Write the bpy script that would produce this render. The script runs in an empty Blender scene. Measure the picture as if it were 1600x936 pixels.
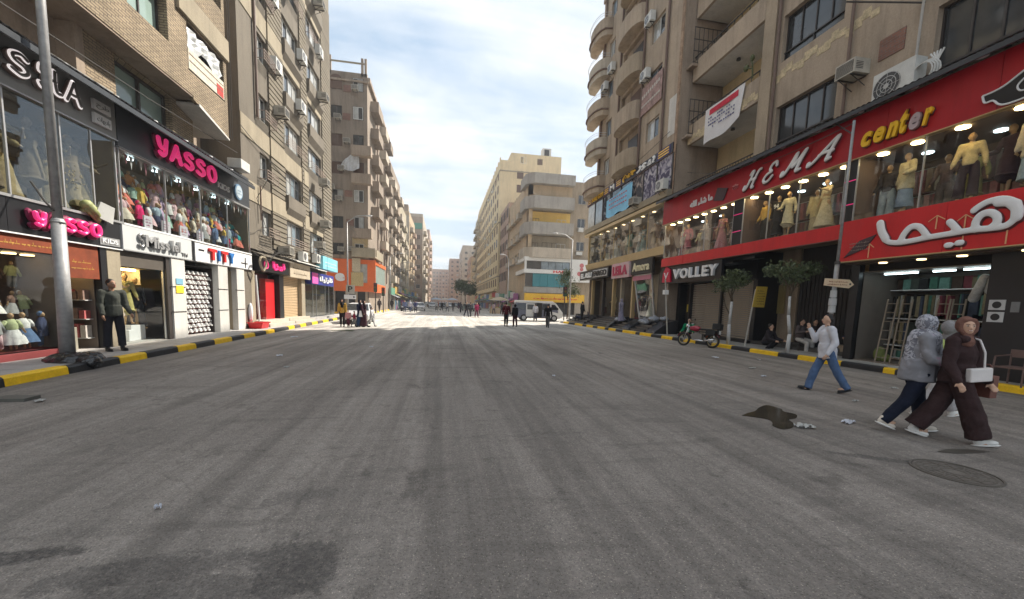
import bpy, bmesh, math, random
from mathutils import Vector, Matrix
R = math.radians
random.seed(7)
scene = bpy.context.scene
COL = scene.collection

# ------------------------------------------------------------------ camera
def make_camera():
    yaw, pitch, roll = R(9.9), R(5.9), R(1.75)
    f = Vector((math.sin(yaw)*math.cos(pitch), math.cos(yaw)*math.cos(pitch), -math.sin(pitch)))
    r = Vector((math.cos(yaw), -math.sin(yaw), 0)); u = r.cross(f)
    r2 = r*math.cos(roll) + u*math.sin(roll); u2 = -r*math.sin(roll) + u*math.cos(roll)
    cd = bpy.data.cameras.new('camera'); cd.sensor_width = 36; cd.lens = 13.95
    cd.shift_y = 0.04375; cd.clip_start = .05; cd.clip_end = 3000
    co = bpy.data.objects.new('camera', cd); COL.objects.link(co)
    m = Matrix((r2, u2, -f)).transposed().to_4x4(); m.translation = (0, 0, 1.7)
    co.matrix_world = m
    scene.camera = co
make_camera()

# ------------------------------------------------------------------ sky, sun, exposure
SUN_EL, SUN_AZ = R(45), math.atan2(.82, .60)      # azimuth from +Y (down the street) towards +X
def make_sky():
    w = bpy.data.worlds.new('World'); scene.world = w; w.use_nodes = True
    nt = w.node_tree; nt.nodes.clear(); N = nt.nodes.new; L = nt.links.new
    out = N('ShaderNodeOutputWorld'); bg = N('ShaderNodeBackground'); bg.inputs[1].default_value = .1
    sky = N('ShaderNodeTexSky'); sky.sky_type = 'NISHITA'; sky.sun_disc = False
    sky.sun_elevation = SUN_EL; sky.sun_rotation = SUN_AZ
    sky.air_density = 1.0; sky.dust_density = 1.2; sky.ozone_density = 1.2
    tc = N('ShaderNodeTexCoord'); sep = N('ShaderNodeSeparateXYZ'); L(tc.outputs['Generated'], sep.inputs[0])
    add = N('ShaderNodeMath'); add.operation = 'ADD'; L(sep.outputs[2], add.inputs[0]); add.inputs[1].default_value = .22
    mx = N('ShaderNodeMath'); mx.operation = 'MAXIMUM'; L(add.outputs[0], mx.inputs[0]); mx.inputs[1].default_value = .06
    comb = N('ShaderNodeCombineXYZ')
    for i in (0, 1):
        d = N('ShaderNodeMath'); d.operation = 'DIVIDE'; L(sep.outputs[i], d.inputs[0]); L(mx.outputs[0], d.inputs[1]); L(d.outputs[0], comb.inputs[i])
    mp = N('ShaderNodeMapping'); mp.inputs['Rotation'].default_value = (0, 0, R(35)); mp.inputs['Scale'].default_value = (.6, 2.5, 1); mp.inputs['Location'].default_value = (3.1, 1.7, 0)
    L(comb.outputs[0], mp.inputs[0])
    def noise(sc, det, rough, dist, vec):
        n = N('ShaderNodeTexNoise'); n.inputs['Scale'].default_value = sc; n.inputs['Detail'].default_value = det
        n.inputs['Roughness'].default_value = rough; n.inputs['Distortion'].default_value = dist; L(vec, n.inputs['Vector']); return n
    n1 = noise(1.15, 9, .56, .55, mp.outputs[0]); n2 = noise(4.6, 7, .62, .3, comb.outputs[0])
    m = N('ShaderNodeMix'); m.data_type = 'FLOAT'; m.inputs[0].default_value = .2; L(n1.outputs[0], m.inputs[2]); L(n2.outputs[0], m.inputs[3])
    rp = N('ShaderNodeValToRGB'); rp.color_ramp.elements[0].position = .40; rp.color_ramp.elements[1].position = .60
    rp.color_ramp.elements[0].color = (.10, .10, .10, 1); rp.color_ramp.elements[1].color = (.93, .93, .93, 1)
    L(m.outputs[0], rp.inputs[0])
    # thin high cloud: white, slightly blue where thin
    hz = N('ShaderNodeMapRange'); L(sep.outputs[2], hz.inputs[0]); hz.inputs[1].default_value = 0; hz.inputs[2].default_value = .45
    hz.inputs[3].default_value = .45; hz.inputs[4].default_value = 0
    fx = N('ShaderNodeMath'); fx.operation = 'MAXIMUM'; L(rp.outputs[0], fx.inputs[0]); L(hz.outputs[0], fx.inputs[1])
    gm = N('ShaderNodeMix'); gm.data_type = 'RGBA'; gm.inputs[0].default_value = .62; L(sky.outputs[0], gm.inputs[6]); gm.inputs[7].default_value = SKY_BLUE
    mix = N('ShaderNodeMix'); mix.data_type = 'RGBA'; L(fx.outputs[0], mix.inputs[0]); L(gm.outputs[2], mix.inputs[6])
    mix.inputs[7].default_value = SKY_CLOUD
    L(mix.outputs[2], bg.inputs[0]); L(bg.outputs[0], out.inputs[0])
SKY_BLUE = (2.9, 3.95, 4.9, 1)
SKY_CLOUD = (6.1, 6.3, 6.45, 1)
make_sky()
sl = bpy.data.lights.new('sun', 'SUN'); sl.energy = 5.0; sl.angle = R(.6); sl.color = (1, .93, .82)
so = bpy.data.objects.new('sun', sl); COL.objects.link(so)
so.rotation_euler = Vector((math.sin(SUN_AZ)*math.cos(SUN_EL), math.cos(SUN_AZ)*math.cos(SUN_EL), math.sin(SUN_EL))).to_track_quat('Z', 'Y').to_euler()
scene.view_settings.view_transform = 'Standard'; scene.view_settings.look = 'None'
scene.view_settings.exposure = .88; scene.view_settings.gamma = 1
try:
    scene.cycles.max_bounces = 6; scene.cycles.diffuse_bounces = 3; scene.cycles.glossy_bounces = 3
    scene.cycles.transparent_max_bounces = 10; scene.cycles.sample_clamp_indirect = 4; scene.cycles.caustics_reflective = False
    scene.cycles.use_denoising = True
except Exception: pass

# ------------------------------------------------------------------ materials
_m = {}
def _nt(name):
    m = bpy.data.materials.new(name); m.use_nodes = True
    nt = m.node_tree; b = nt.nodes['Principled BSDF']; return m, nt, b
def mat(name, col, rough=.75, metal=0, var=.15, scale=.8, fine=25, bump=.15, streak=0, coord='pos', spec=.4, emit=0, big=.0, stretch=(1, 1, 1)):
    if name in _m: return _m[name]
    m, nt, b = _nt(name); N = nt.nodes.new; L = nt.links.new
    b.inputs['Roughness'].default_value = rough; b.inputs['Metallic'].default_value = metal; b.inputs['Specular IOR Level'].default_value = spec
    if coord == 'pos': v = N('ShaderNodeNewGeometry').outputs['Position']
    else: v = N('ShaderNodeTexCoord').outputs['Object']
    mp = N('ShaderNodeMapping'); mp.inputs['Scale'].default_value = stretch; L(v, mp.inputs[0]); v = mp.outputs[0]
    n1 = N('ShaderNodeTexNoise'); n1.inputs['Scale'].default_value = scale; n1.inputs['Detail'].default_value = 5; n1.inputs['Roughness'].default_value = .62; L(v, n1.inputs['Vector'])
    rg = N('ShaderNodeMapRange'); rg.inputs[1].default_value = .3; rg.inputs[2].default_value = .7; rg.inputs[3].default_value = 1-var; rg.inputs[4].default_value = 1+var*.8
    L(n1.outputs[0], rg.inputs[0])
    sc = N('ShaderNodeVectorMath'); sc.operation = 'SCALE'; sc.inputs[0].default_value = col[:3]; L(rg.outputs[0], sc.inputs['Scale'])
    cur = sc.outputs[0]
    if fine:
        n2 = N('ShaderNodeTexNoise'); n2.inputs['Scale'].default_value = fine; n2.inputs['Detail'].default_value = 3; L(v, n2.inputs['Vector'])
        r2 = N('ShaderNodeMapRange'); r2.inputs[1].default_value = .3; r2.inputs[2].default_value = .7; r2.inputs[3].default_value = 1-var*.5; r2.inputs[4].default_value = 1+var*.5
        L(n2.outputs[0], r2.inputs[0]); s2 = N('ShaderNodeVectorMath'); s2.operation = 'SCALE'; L(cur, s2.inputs[0]); L(r2.outputs[0], s2.inputs['Scale']); cur = s2.outputs[0]
        if bump:
            bp = N('ShaderNodeBump'); bp.inputs['Strength'].default_value = bump; bp.inputs['Distance'].default_value = .02; L(n2.outputs[0], bp.inputs['Height']); L(bp.outputs[0], b.inputs['Normal'])
    if streak:
        ms = N('ShaderNodeMapping'); ms.inputs['Scale'].default_value = (1.6, 1.6, .22); L(v, ms.inputs[0])
        n3 = N('ShaderNodeTexNoise'); n3.inputs['Scale'].default_value = 1.1; n3.inputs['Detail'].default_value = 6; n3.inputs['Roughness'].default_value = .7; L(ms.outputs[0], n3.inputs['Vector'])
        r3 = N('ShaderNodeMapRange'); r3.inputs[1].default_value = .46; r3.inputs[2].default_value = .7; r3.inputs[3].default_value = 1; r3.inputs[4].default_value = 1-streak
        L(n3.outputs[0], r3.inputs[0]); s3 = N('ShaderNodeVectorMath'); s3.operation = 'SCALE'; L(cur, s3.inputs[0]); L(r3.outputs[0], s3.inputs['Scale']); cur = s3.outputs[0]
    L(cur, b.inputs['Base Color'])
    if emit:
        b.inputs['Emission Color'].default_value = (*col[:3], 1); b.inputs['Emission Strength'].default_value = emit
    _m[name] = m; return m
def brick_mat(name, c1, c2, mortar, bw=.25, bh=.075, ms=.012, bump=.5):
    if name in _m: return _m[name]
    m, nt, b = _nt(name); N = nt.nodes.new; L = nt.links.new
    g = N('ShaderNodeNewGeometry'); sp = N('ShaderNodeSeparateXYZ'); L(g.outputs['Position'], sp.inputs[0])
    ad = N('ShaderNodeMath'); ad.operation = 'ADD'; L(sp.outputs[0], ad.inputs[0]); L(sp.outputs[1], ad.inputs[1])
    cb = N('ShaderNodeCombineXYZ'); L(ad.outputs[0], cb.inputs[0]); L(sp.outputs[2], cb.inputs[1])
    t = N('ShaderNodeTexBrick'); L(cb.outputs[0], t.inputs['Vector']); t.inputs['Scale'].default_value = 1
    t.inputs['Brick Width'].default_value = bw; t.inputs['Row Height'].default_value = bh; t.inputs['Mortar Size'].default_value = ms
    t.inputs['Color1'].default_value = (*c1, 1); t.inputs['Color2'].default_value = (*c2, 1); t.inputs['Mortar'].default_value = (*mortar, 1)
    n = N('ShaderNodeTexNoise'); n.inputs['Scale'].default_value = .9; n.inputs['Detail'].default_value = 7; n.inputs['Roughness'].default_value = .7; L(g.outputs['Position'], n.inputs['Vector'])
    r = N('ShaderNodeMapRange'); r.inputs[1].default_value = .3; r.inputs[2].default_value = .7; r.inputs[3].default_value = .68; r.inputs[4].default_value = 1.2; L(n.outputs[0], r.inputs[0])
    s = N('ShaderNodeVectorMath'); s.operation = 'SCALE'; L(t.outputs['Color'], s.inputs[0]); L(r.outputs[0], s.inputs['Scale']); L(s.outputs[0], b.inputs['Base Color'])
    b.inputs['Roughness'].default_value = .9
    bp = N('ShaderNodeBump'); bp.invert = True; bp.inputs['Strength'].default_value = bump; bp.inputs['Distance'].default_value = .015; L(t.outputs['Fac'], bp.inputs['Height']); L(bp.outputs[0], b.inputs['Normal'])
    _m[name] = m; return m
def glass_mat(name, tint=(.9, .95, .95), refl=.12, gcol=(1, 1, 1), rough=.01, cap=.2):
    if name in _m: return _m[name]
    m = bpy.data.materials.new(name); m.use_nodes = True; nt = m.node_tree; nt.nodes.clear(); N = nt.nodes.new; L = nt.links.new
    o = N('ShaderNodeOutputMaterial'); t = N('ShaderNodeBsdfTransparent'); t.inputs[0].default_value = (*tint, 1)
    g = N('ShaderNodeBsdfGlossy'); g.inputs['Roughness'].default_value = rough; g.inputs[0].default_value = (*gcol, 1)
    lw = N('ShaderNodeFresnel'); lw.inputs[0].default_value = 1.22
    ad = N('ShaderNodeMath'); ad.operation = 'ADD'; ad.use_clamp = True; L(lw.outputs[0], ad.inputs[0]); ad.inputs[1].default_value = refl
    n = N('ShaderNodeTexNoise'); n.inputs['Scale'].default_value = .7; gg = N('ShaderNodeNewGeometry'); L(gg.outputs['Position'], n.inputs['Vector'])
    bp = N('ShaderNodeBump'); bp.inputs['Strength'].default_value = .04; bp.inputs['Distance'].default_value = .1; L(n.outputs[0], bp.inputs['Height']); L(bp.outputs[0], g.inputs['Normal'])
    mn = N('ShaderNodeMath'); mn.operation = 'MINIMUM'; L(ad.outputs[0], mn.inputs[0]); mn.inputs[1].default_value = cap; ad = mn
    x = N('ShaderNodeMixShader'); L(ad.outputs[0], x.inputs[0]); L(t.outputs[0], x.inputs[1]); L(g.outputs[0], x.inputs[2]); L(x.outputs[0], o.inputs[0])
    _m[name] = m; return m
def lamp_mat(name, col, s):
    if name in _m: return _m[name]
    m, nt, b = _nt(name); b.inputs['Base Color'].default_value = (.8, .8, .8, 1)
    b.inputs['Emission Color'].default_value = (*col, 1); b.inputs['Emission Strength'].default_value = s
    _m[name] = m; return m
def simple(name, col, rough=.6, metal=0, spec=.4, var=.12):
    return mat(name, col, rough, metal, var=var, scale=3, fine=0, coord='obj', spec=spec)
CLOTHS = {}
def cloth(col, tag=''):
    k = tuple(round(c, 3) for c in col)
    if k not in CLOTHS: CLOTHS[k] = mat('cloth_%d' % len(CLOTHS), col, .9, var=.22, scale=9, fine=60, bump=.25, coord='obj', spec=.2)
    return CLOTHS[k]
def pattern_cloth(name, c1, c2, scale, c3=None, thr=.5):
    if name in _m: return _m[name]
    m, nt, b = _nt(name); N = nt.nodes.new; L = nt.links.new
    v = N('ShaderNodeTexCoord').outputs['Object']
    n = N('ShaderNodeTexNoise'); n.inputs['Scale'].default_value = scale; n.inputs['Detail'].default_value = 4; n.inputs['Distortion'].default_value = 1.2; L(v, n.inputs['Vector'])
    r = N('ShaderNodeValToRGB'); e = r.color_ramp.elements; e[0].position = thr-.05; e[1].position = thr+.05; e[0].color = (*c1, 1); e[1].color = (*c2, 1)
    if c3: q = e.new(thr+.12); q.color = (*c3, 1)
    L(n.outputs[0], r.inputs[0]); L(r.outputs[0], b.inputs['Base Color']); b.inputs['Roughness'].default_value = .9
    _m[name] = m; return m
def leaf_mat(name, c1, c2):
    if name in _m: return _m[name]
    m, nt, b = _nt(name); N = nt.nodes.new; L = nt.links.new
    g = N('ShaderNodeNewGeometry'); n = N('ShaderNodeTexNoise'); n.inputs['Scale'].default_value = 6; L(g.outputs['Position'], n.inputs['Vector'])
    r = N('ShaderNodeValToRGB'); e = r.color_ramp.elements; e[0].position = .35; e[1].position = .65; e[0].color = (*c1, 1); e[1].color = (*c2, 1)
    L(n.outputs[0], r.inputs[0]); L(r.outputs[0], b.inputs['Base Color']); b.inputs['Roughness'].default_value = .55
    b.inputs['Subsurface Weight'].default_value = 0
    _m[name] = m; return m

# ------------------------------------------------------------------ mesh builder
class MB:
    def __init__(s): s.v = []; s.f = []; s.mi = []; s.cm = 0
    def quad(s, a, b, c, d):
        n = len(s.v); s.v += [tuple(a), tuple(b), tuple(c), tuple(d)]; s.f.append((n, n+1, n+2, n+3)); s.mi.append(s.cm)
    def poly(s, pts):
        n = len(s.v); s.v += [tuple(p) for p in pts]; s.f.append(tuple(range(n, n+len(pts)))); s.mi.append(s.cm)
    def box(s, x0, x1, y0, y1, z0, z1):
        if x0 > x1: x0, x1 = x1, x0
        if y0 > y1: y0, y1 = y1, y0
        if z0 > z1: z0, z1 = z1, z0
        n = len(s.v); s.v += [(x, y, z) for z in (z0, z1) for (x, y) in ((x0, y0), (x1, y0), (x1, y1), (x0, y1))]
        for q in ((3, 2, 1, 0), (4, 5, 6, 7), (0, 1, 5, 4), (1, 2, 6, 5), (2, 3, 7, 6), (3, 0, 4, 7)):
            s.f.append(tuple(n+i for i in q)); s.mi.append(s.cm)
        return s
    def prism(s, pts, d):
        "closed polygon pts (3d) extruded by vector d"
        n = len(s.v); k = len(pts); d = Vector(d)
        s.v += [tuple(p) for p in pts] + [tuple(Vector(p)+d) for p in pts]
        s.f.append(tuple(range(n+k-1, n-1, -1))); s.mi.append(s.cm)
        s.f.append(tuple(range(n+k, n+2*k))); s.mi.append(s.cm)
        for i in range(k):
            j = (i+1) % k; s.f.append((n+i, n+j, n+k+j, n+k+i)); s.mi.append(s.cm)
        return s
    def cyl(s, p0, p1, r0, r1=None, n=10, caps=True):
        r1 = r0 if r1 is None else r1
        p0, p1 = Vector(p0), Vector(p1); ax = (p1-p0).normalized()
        a = ax.orthogonal().normalized(); b = ax.cross(a); k = len(s.v)
        for p, r in ((p0, r0), (p1, r1)):
            for i in range(n):
                t = 2*math.pi*i/n; s.v.append(tuple(p+(a*math.cos(t)+b*math.sin(t))*r))
        for i in range(n):
            j = (i+1) % n; s.f.append((k+i, k+j, k+n+j, k+n+i)); s.mi.append(s.cm)
        if caps:
            s.f.append(tuple(k+i for i in range(n-1, -1, -1))); s.mi.append(s.cm)
            s.f.append(tuple(k+n+i for i in range(n))); s.mi.append(s.cm)
        return s
    def path(s, pts, r, n=8):
        rr = r if isinstance(r, (list, tuple)) else [r]*len(pts)
        for i in range(len(pts)-1): s.cyl(pts[i], pts[i+1], rr[i], rr[i+1], n)
        return s
    def ell(s, c, r, n=10, m=6, rot=None):
        c = Vector(c); r = (r, r, r) if not isinstance(r, (tuple, list)) else r; k = len(s.v); q = rot or Matrix.Identity(3)
        s.v.append(tuple(c+q@Vector((0, 0, -r[2]))))
        for j in range(1, m):
            a = -math.pi/2+math.pi*j/m
            for i in range(n):
                t = 2*math.pi*i/n; s.v.append(tuple(c+q@Vector((r[0]*math.cos(a)*math.cos(t), r[1]*math.cos(a)*math.sin(t), r[2]*math.sin(a)))))
        s.v.append(tuple(c+q@Vector((0, 0, r[2])))); top = len(s.v)-1
        for i in range(n):
            j = (i+1) % n; s.f.append((k, k+1+j, k+1+i)); s.mi.append(s.cm)
            s.f.append((top, k+1+(m-2)*n+i, k+1+(m-2)*n+j)); s.mi.append(s.cm)
            for l in range(m-2):
                a0 = k+1+l*n; s.f.append((a0+i, a0+j, a0+n+j, a0+n+i)); s.mi.append(s.cm)
        return s
    def cap(s, p0, p1, r0, r1, n=10):
        s.cyl(p0, p1, r0, r1, n); s.ell(p0, r0, n, 6); s.ell(p1, r1, n, 6); return s
    def lathe(s, c, prof, n=12, sx=1, sy=1):
        "prof: list of (r, z)"
        k = len(s.v); c = Vector(c)
        for r, z in prof:
            for i in range(n):
                t = 2*math.pi*i/n; s.v.append((c.x+r*sx*math.cos(t), c.y+r*sy*math.sin(t), c.z+z))
        for l in range(len(prof)-1):
            for i in range(n):
                j = (i+1) % n; a = k+l*n; s.f.append((a+i, a+j, a+n+j, a+n+i)); s.mi.append(s.cm)
        s.f.append(tuple(k+i for i in range(n-1, -1, -1))); s.mi.append(s.cm)
        a = k+(len(prof)-1)*n; s.f.append(tuple(a+i for i in range(n))); s.mi.append(s.cm)
        return s
    def mesh(s, name, mats, origin=(0, 0, 0), smooth=False):
        me = bpy.data.meshes.new(name); o = Vector(origin)
        me.from_pydata([tuple(Vector(v)-o) for v in s.v], [], s.f)
        for mm in (mats if isinstance(mats, (list, tuple)) else [mats]): me.materials.append(mm)
        if any(s.mi): me.polygons.foreach_set('material_index', s.mi)
        if smooth: me.polygons.foreach_set('use_smooth', [True]*len(me.polygons))
        me.update(); return me
def base(o):
    p = Vector((0, 0, 0)); m = o
    while m: p += m.location; m = m.parent
    return p
def link(name, me, parent=None, loc=None):
    o = bpy.data.objects.new(name, me); COL.objects.link(o)
    if parent: o.parent = parent
    if loc is not None: o.location = loc
    return o
def part(name, mb, mats, parent, smooth=False, bevel=0, label=None):
    "authored in world metres; parented (unrotated parents) so that it stays where it was drawn"
    me = mb.mesh(name, mats, base(parent) if parent else (0, 0, 0), smooth)
    o = link(name, me, parent)
    if bevel: bv = o.modifiers.new('b', 'BEVEL'); bv.width = bevel; bv.segments = 2; bv.limit_method = 'ANGLE'
    if label: o['label'] = label
    return o
def thing(name, label, cat, loc=(0, 0, 0), rotz=0, group=None):
    o = bpy.data.objects.new(name, None); COL.objects.link(o); o.location = loc; o.rotation_euler = (0, 0, rotz)
    o.empty_display_size = .2; o['label'] = label; o['category'] = cat
    if group: o['group'] = group
    return o
def struct(name, mb, m, smooth=False, parent=None, kind='structure'):
    o = part(name, mb, m, parent, smooth)
    if kind: o['kind'] = kind
    return o
def solo(name, mb, m, label, cat, loc=(0, 0, 0), group=None, smooth=False, bevel=0):
    me = mb.mesh(name, m, loc, smooth); o = link(name, me, None, loc); o['label'] = label; o['category'] = cat
    if bevel: bv = o.modifiers.new('b', 'BEVEL'); bv.width = bevel; bv.segments = 2; bv.limit_method = 'ANGLE'
    if group: o['group'] = group
    return o
def dup(o, loc=None, rotz=None, label=None, group=None, parent=None, scale=None, mats=None):
    c = o.copy(); COL.objects.link(c)
    if parent: c.parent = parent
    if loc is not None: c.location = loc
    if rotz is not None: c.rotation_euler = (0, 0, rotz)
    if scale is not None: c.scale = (scale,)*3
    if label: c['label'] = label
    if group: c['group'] = group
    for ch in o.children: dup(ch, parent=c)
    return c
def recolor(o, name, m):
    "give every child called name its own material, mesh still shared"
    for ch in o.children:
        if ch.name.split('.')[0] == name:
            ch.material_slots[0].link = 'OBJECT'; ch.material_slots[0].material = m
        recolor(ch, name, m)

# temporary scene in which modifiers and letters are evaluated to plain meshes
TMP = bpy.data.scenes.new('tmp')
def evaluate(ob):
    TMP.collection.objects.link(ob)
    TMP.view_layers[0].update(); dg = TMP.view_layers[0].depsgraph
    me = bpy.data.meshes.new_from_object(ob.evaluated_get(dg), depsgraph=dg)
    TMP.collection.objects.unlink(ob); return me

# frames: L wall faces +X, R wall faces -X, F wall faces -Y (towards the camera)
class Fr:
    def __init__(s, k, p): s.k = k; s.p = p; s.rz = {'L': R(90), 'R': R(-90), 'F': 0}[k]
    def pt(s, u, d, z):
        return {'L': (s.p+d, u, z), 'R': (s.p-d, u, z), 'F': (u, s.p-d, z)}[s.k]
    def box(s, mb, u0, u1, z0, z1, d0, d1):
        a, b = s.pt(u0, d0, z0), s.pt(u1, d1, z1); mb.box(a[0], b[0], a[1], b[1], z0, z1); return mb
    def wall(s, mb, u0, u1, z0, z1, holes=(), depth=.22, hm=None):
        "outer skin with real openings and their reveals; holes: (ua, ub, za, zb)"
        holes = [(max(a, u0), min(b, u1), max(c, z0), min(d, z1)) for a, b, c, d in holes if b > u0 and a < u1 and d > z0 and c < z1]
        us = sorted(set([u0, u1]+[h[0] for h in holes]+[h[1] for h in holes])); zs = sorted(set([z0, z1]+[h[2] for h in holes]+[h[3] for h in holes]))
        for j in range(len(zs)-1):
            zc = (zs[j]+zs[j+1])/2; run = None
            for i in range(len(us)):
                solid = i < len(us)-1 and not any(h[0] < (us[i]+us[i+1])/2 < h[1] and h[2] < zc < h[3] for h in holes)
                if solid and run is None: run = us[i]
                if not solid and run is not None:
                    mb.quad(s.pt(run, 0, zs[j]), s.pt(us[i], 0, zs[j]), s.pt(us[i], 0, zs[j+1]), s.pt(run, 0, zs[j+1])); run = None
        for a, b, c, d in holes:
            for (p, q) in (((a, c), (a, d)), ((a, d), (b, d)), ((b, d), (b, c)), ((b, c), (a, c))):
                mb.quad(s.pt(p[0], 0, p[1]), s.pt(q[0], 0, q[1]), s.pt(q[0], -depth, q[1]), s.pt(p[0], -depth, p[1]))
        return mb
    def place(s, name, me, u, z, parent, d=0):
        o = link(name, me, parent, Vector(s.pt(u, d, z))-base(parent)); o.rotation_euler = (0, 0, s.rz); return o
# ------------------------------------------------------------------ ground, road, pavements
def asphalt():
    m, nt, b = _nt('asphalt'); N = nt.nodes.new; L = nt.links.new
    g = N('ShaderNodeNewGeometry').outputs['Position']
    def noise(sc, det=5, rough=.6, st=(1, 1, 1), loc=(0, 0, 0), dist=0, rot=0):
        mp = N('ShaderNodeMapping'); mp.inputs['Scale'].default_value = st; mp.inputs['Location'].default_value = loc; mp.inputs['Rotation'].default_value = (0, 0, rot); L(g, mp.inputs[0])
        n = N('ShaderNodeTexNoise'); n.inputs['Scale'].default_value = sc; n.inputs['Detail'].default_value = det; n.inputs['Roughness'].default_value = rough; n.inputs['Distortion'].default_value = dist
        L(mp.outputs[0], n.inputs['Vector']); return n.outputs[0]
    def rng(v, a, b_, c, d):
        r = N('ShaderNodeMapRange'); r.inputs[1].default_value = a; r.inputs[2].default_value = b_; r.inputs[3].default_value = c; r.inputs[4].default_value = d; L(v, r.inputs[0]); return r.outputs[0]
    def mul(a, b_):
        x = N('ShaderNodeMath'); x.operation = 'MULTIPLY'
        for i, q in enumerate((a, b_)):
            if isinstance(q, (int, float)): x.inputs[i].default_value = q
            else: L(q, x.inputs[i])
        return x.outputs[0]
    def mx(f, a, b_):
        x = N('ShaderNodeMix'); x.data_type = 'RGBA'
        for i, q in ((0, f), (6, a), (7, b_)):
            if isinstance(q, (tuple, int, float)): x.inputs[i].default_value = q
            else: L(q, x.inputs[i])
        return x.outputs[2]
    sp = N('ShaderNodeSeparateXYZ'); L(g, sp.inputs[0])
    # dust: paler, smoother film thicker down the street and on the left half
    dust = rng(sp.outputs[1], 1.5, 14, 0, 1)
    dl = rng(sp.outputs[0], 1.5, -4.5, 0, .8)
    ad = N('ShaderNodeMath'); ad.operation = 'MAXIMUM'; L(dust, ad.inputs[0]); L(dl, ad.inputs[1])
    dn = rng(noise(.5, 6, .65, (1, .45, 1)), .35, .65, .45, 1.0)
    dust = mul(ad.outputs[0], dn)
    c = mx(dust, (.228, .20, .177, 1), (.282, .255, .228, 1))
    c = mx(mul(rng(sp.outputs[1], 14, 26, 0, 1), dn), c, (.57, .54, .49, 1))  # dust tone raised down the street, painting in the brightness of the sunlit crossing
    # aggregate: small pale and dark stones
    vo = N('ShaderNodeTexVoronoi'); vo.inputs['Scale'].default_value = 80; vo.inputs['Randomness'].default_value = 1; L(g, vo.inputs['Vector'])
    vs = N('ShaderNodeSeparateColor'); L(vo.outputs['Color'], vs.inputs[0])
    st = mul(rng(vo.outputs['Distance'], .15, .4, 1, 0), rng(vs.outputs[0], .55, .8, 0, 1))
    near = rng(dust, .1, .9, 1, .3)
    c = mx(mul(mul(st, near), .62), c, (.66, .57, .46, 1))
    st2 = mul(rng(vo.outputs['Distance'], .2, .45, 1, 0), rng(vs.outputs[1], .55, .7, 0, 1))
    c = mx(mul(mul(st2, near), .75), c, (.06, .055, .052, 1))
    # patchy tone
    k = rng(noise(.28, 6, .6, dist=.4), .3, .7, .82, 1.15)
    k = mul(k, rng(vs.outputs[2], 0, 1, .84, 1.16)); k = mul(k, rng(noise(38, 3, .7), .3, .7, .86, 1.14)); k = mul(k, rng(noise(3.4, 8, .8, loc=(5, 1, 0), dist=.4), .585, .63, 1, .74))
    k = mul(k, rng(noise(9, 4), .3, .7, .9, 1.1))
    # tyre drag streaks along the street
    k = mul(k, rng(noise(1.7, 5, .6, (1, .05, 1), dist=.25, rot=R(3)), .36, .64, .75, 1.19))
    k = mul(k, rng(noise(5.5, 4, .6, (1, .04, 1), (4, 0, 0), .2, R(-2)), .4, .6, .9, 1.07))
    vc = N('ShaderNodeTexVoronoi'); vc.feature = 'DISTANCE_TO_EDGE'; vc.inputs['Scale'].default_value = .33
    wv = N('ShaderNodeVectorMath'); wv.operation = 'ADD'; L(g, wv.inputs[0]); wn = N('ShaderNodeTexNoise'); wn.inputs['Scale'].default_value = 1.6; wn.inputs['Detail'].default_value = 6; L(g, wn.inputs['Vector']); L(wn.outputs['Color'], wv.inputs[1]); L(wv.outputs[0], vc.inputs['Vector'])
    k = mul(k, rng(vc.outputs['Distance'], .002, .009, .84, 1))
    k = mul(k, rng(noise(3.1, 4, .6, (.16, 1, 1), (2, 7, 0), .5, R(-12)), .56, .66, 1, .84))
    # oil blots
    k = mul(k, rng(noise(1.1, 8, .72, (1, .8, 1), (11, 3, 0), .3), .61, .68, 1, .66))
    sv = N('ShaderNodeVectorMath'); sv.operation = 'SCALE'; L(c, sv.inputs[0]); L(k, sv.inputs['Scale']); c = sv.outputs[0]
    # old tar stains with shapes of their own
    dis = noise(6.5, 10, .82, loc=(2, 2, 0)); tot = None
    for (x, y, rx, ry, ro, s) in ((-.92, 2.55, .27, .36, .2, .62), (-1.75, 2.62, .62, .16, .1, .55), (-2.7, 2.85, .40, .09, .1, .8), (-1.45, 2.38, .5, .16, .0, .5),
                                  (-1.2, 3.5, .35, .14, .3, .35), (3.4, 2.9, .25, .10, 0, .2), (5.1, 3.75, .5, .09, -.5, .6), (5.25, 5.2, 1.0, .9, 0, .12)):
        mp = N('ShaderNodeMapping'); mp.vector_type = 'TEXTURE'; mp.inputs['Location'].default_value = (x, y, 0); mp.inputs['Scale'].default_value = (rx, ry, 1); mp.inputs['Rotation'].default_value = (0, 0, ro); L(g, mp.inputs[0])
        ln = N('ShaderNodeVectorMath'); ln.operation = 'LENGTH'; L(mp.outputs[0], ln.inputs[0])
        aa = N('ShaderNodeMath'); aa.operation = 'MULTIPLY_ADD'; L(dis, aa.inputs[0]); aa.inputs[1].default_value = 3.4; aa.inputs[2].default_value = -1.7
        bb = N('ShaderNodeMath'); bb.operation = 'ADD'; L(ln.outputs['Value'], bb.inputs[0]); L(aa.outputs[0], bb.inputs[1])
        v = rng(bb.outputs[0], .8, 1.05, s, 0)
        if tot is None: tot = v
        else:
            q = N('ShaderNodeMath'); q.operation = 'MAXIMUM'; L(tot, q.inputs[0]); L(v, q.inputs[1]); tot = q.outputs[0]
    tot = mul(tot, rng(noise(26, 5, .7), .36, .62, .45, 1))
    c = mx(tot, c, (.03, .029, .03, 1))
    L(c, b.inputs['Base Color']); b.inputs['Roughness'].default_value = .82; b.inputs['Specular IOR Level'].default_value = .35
    bp = N('ShaderNodeBump'); bp.inputs['Strength'].default_value = .55; bp.inputs['Distance'].default_value = .012
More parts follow.
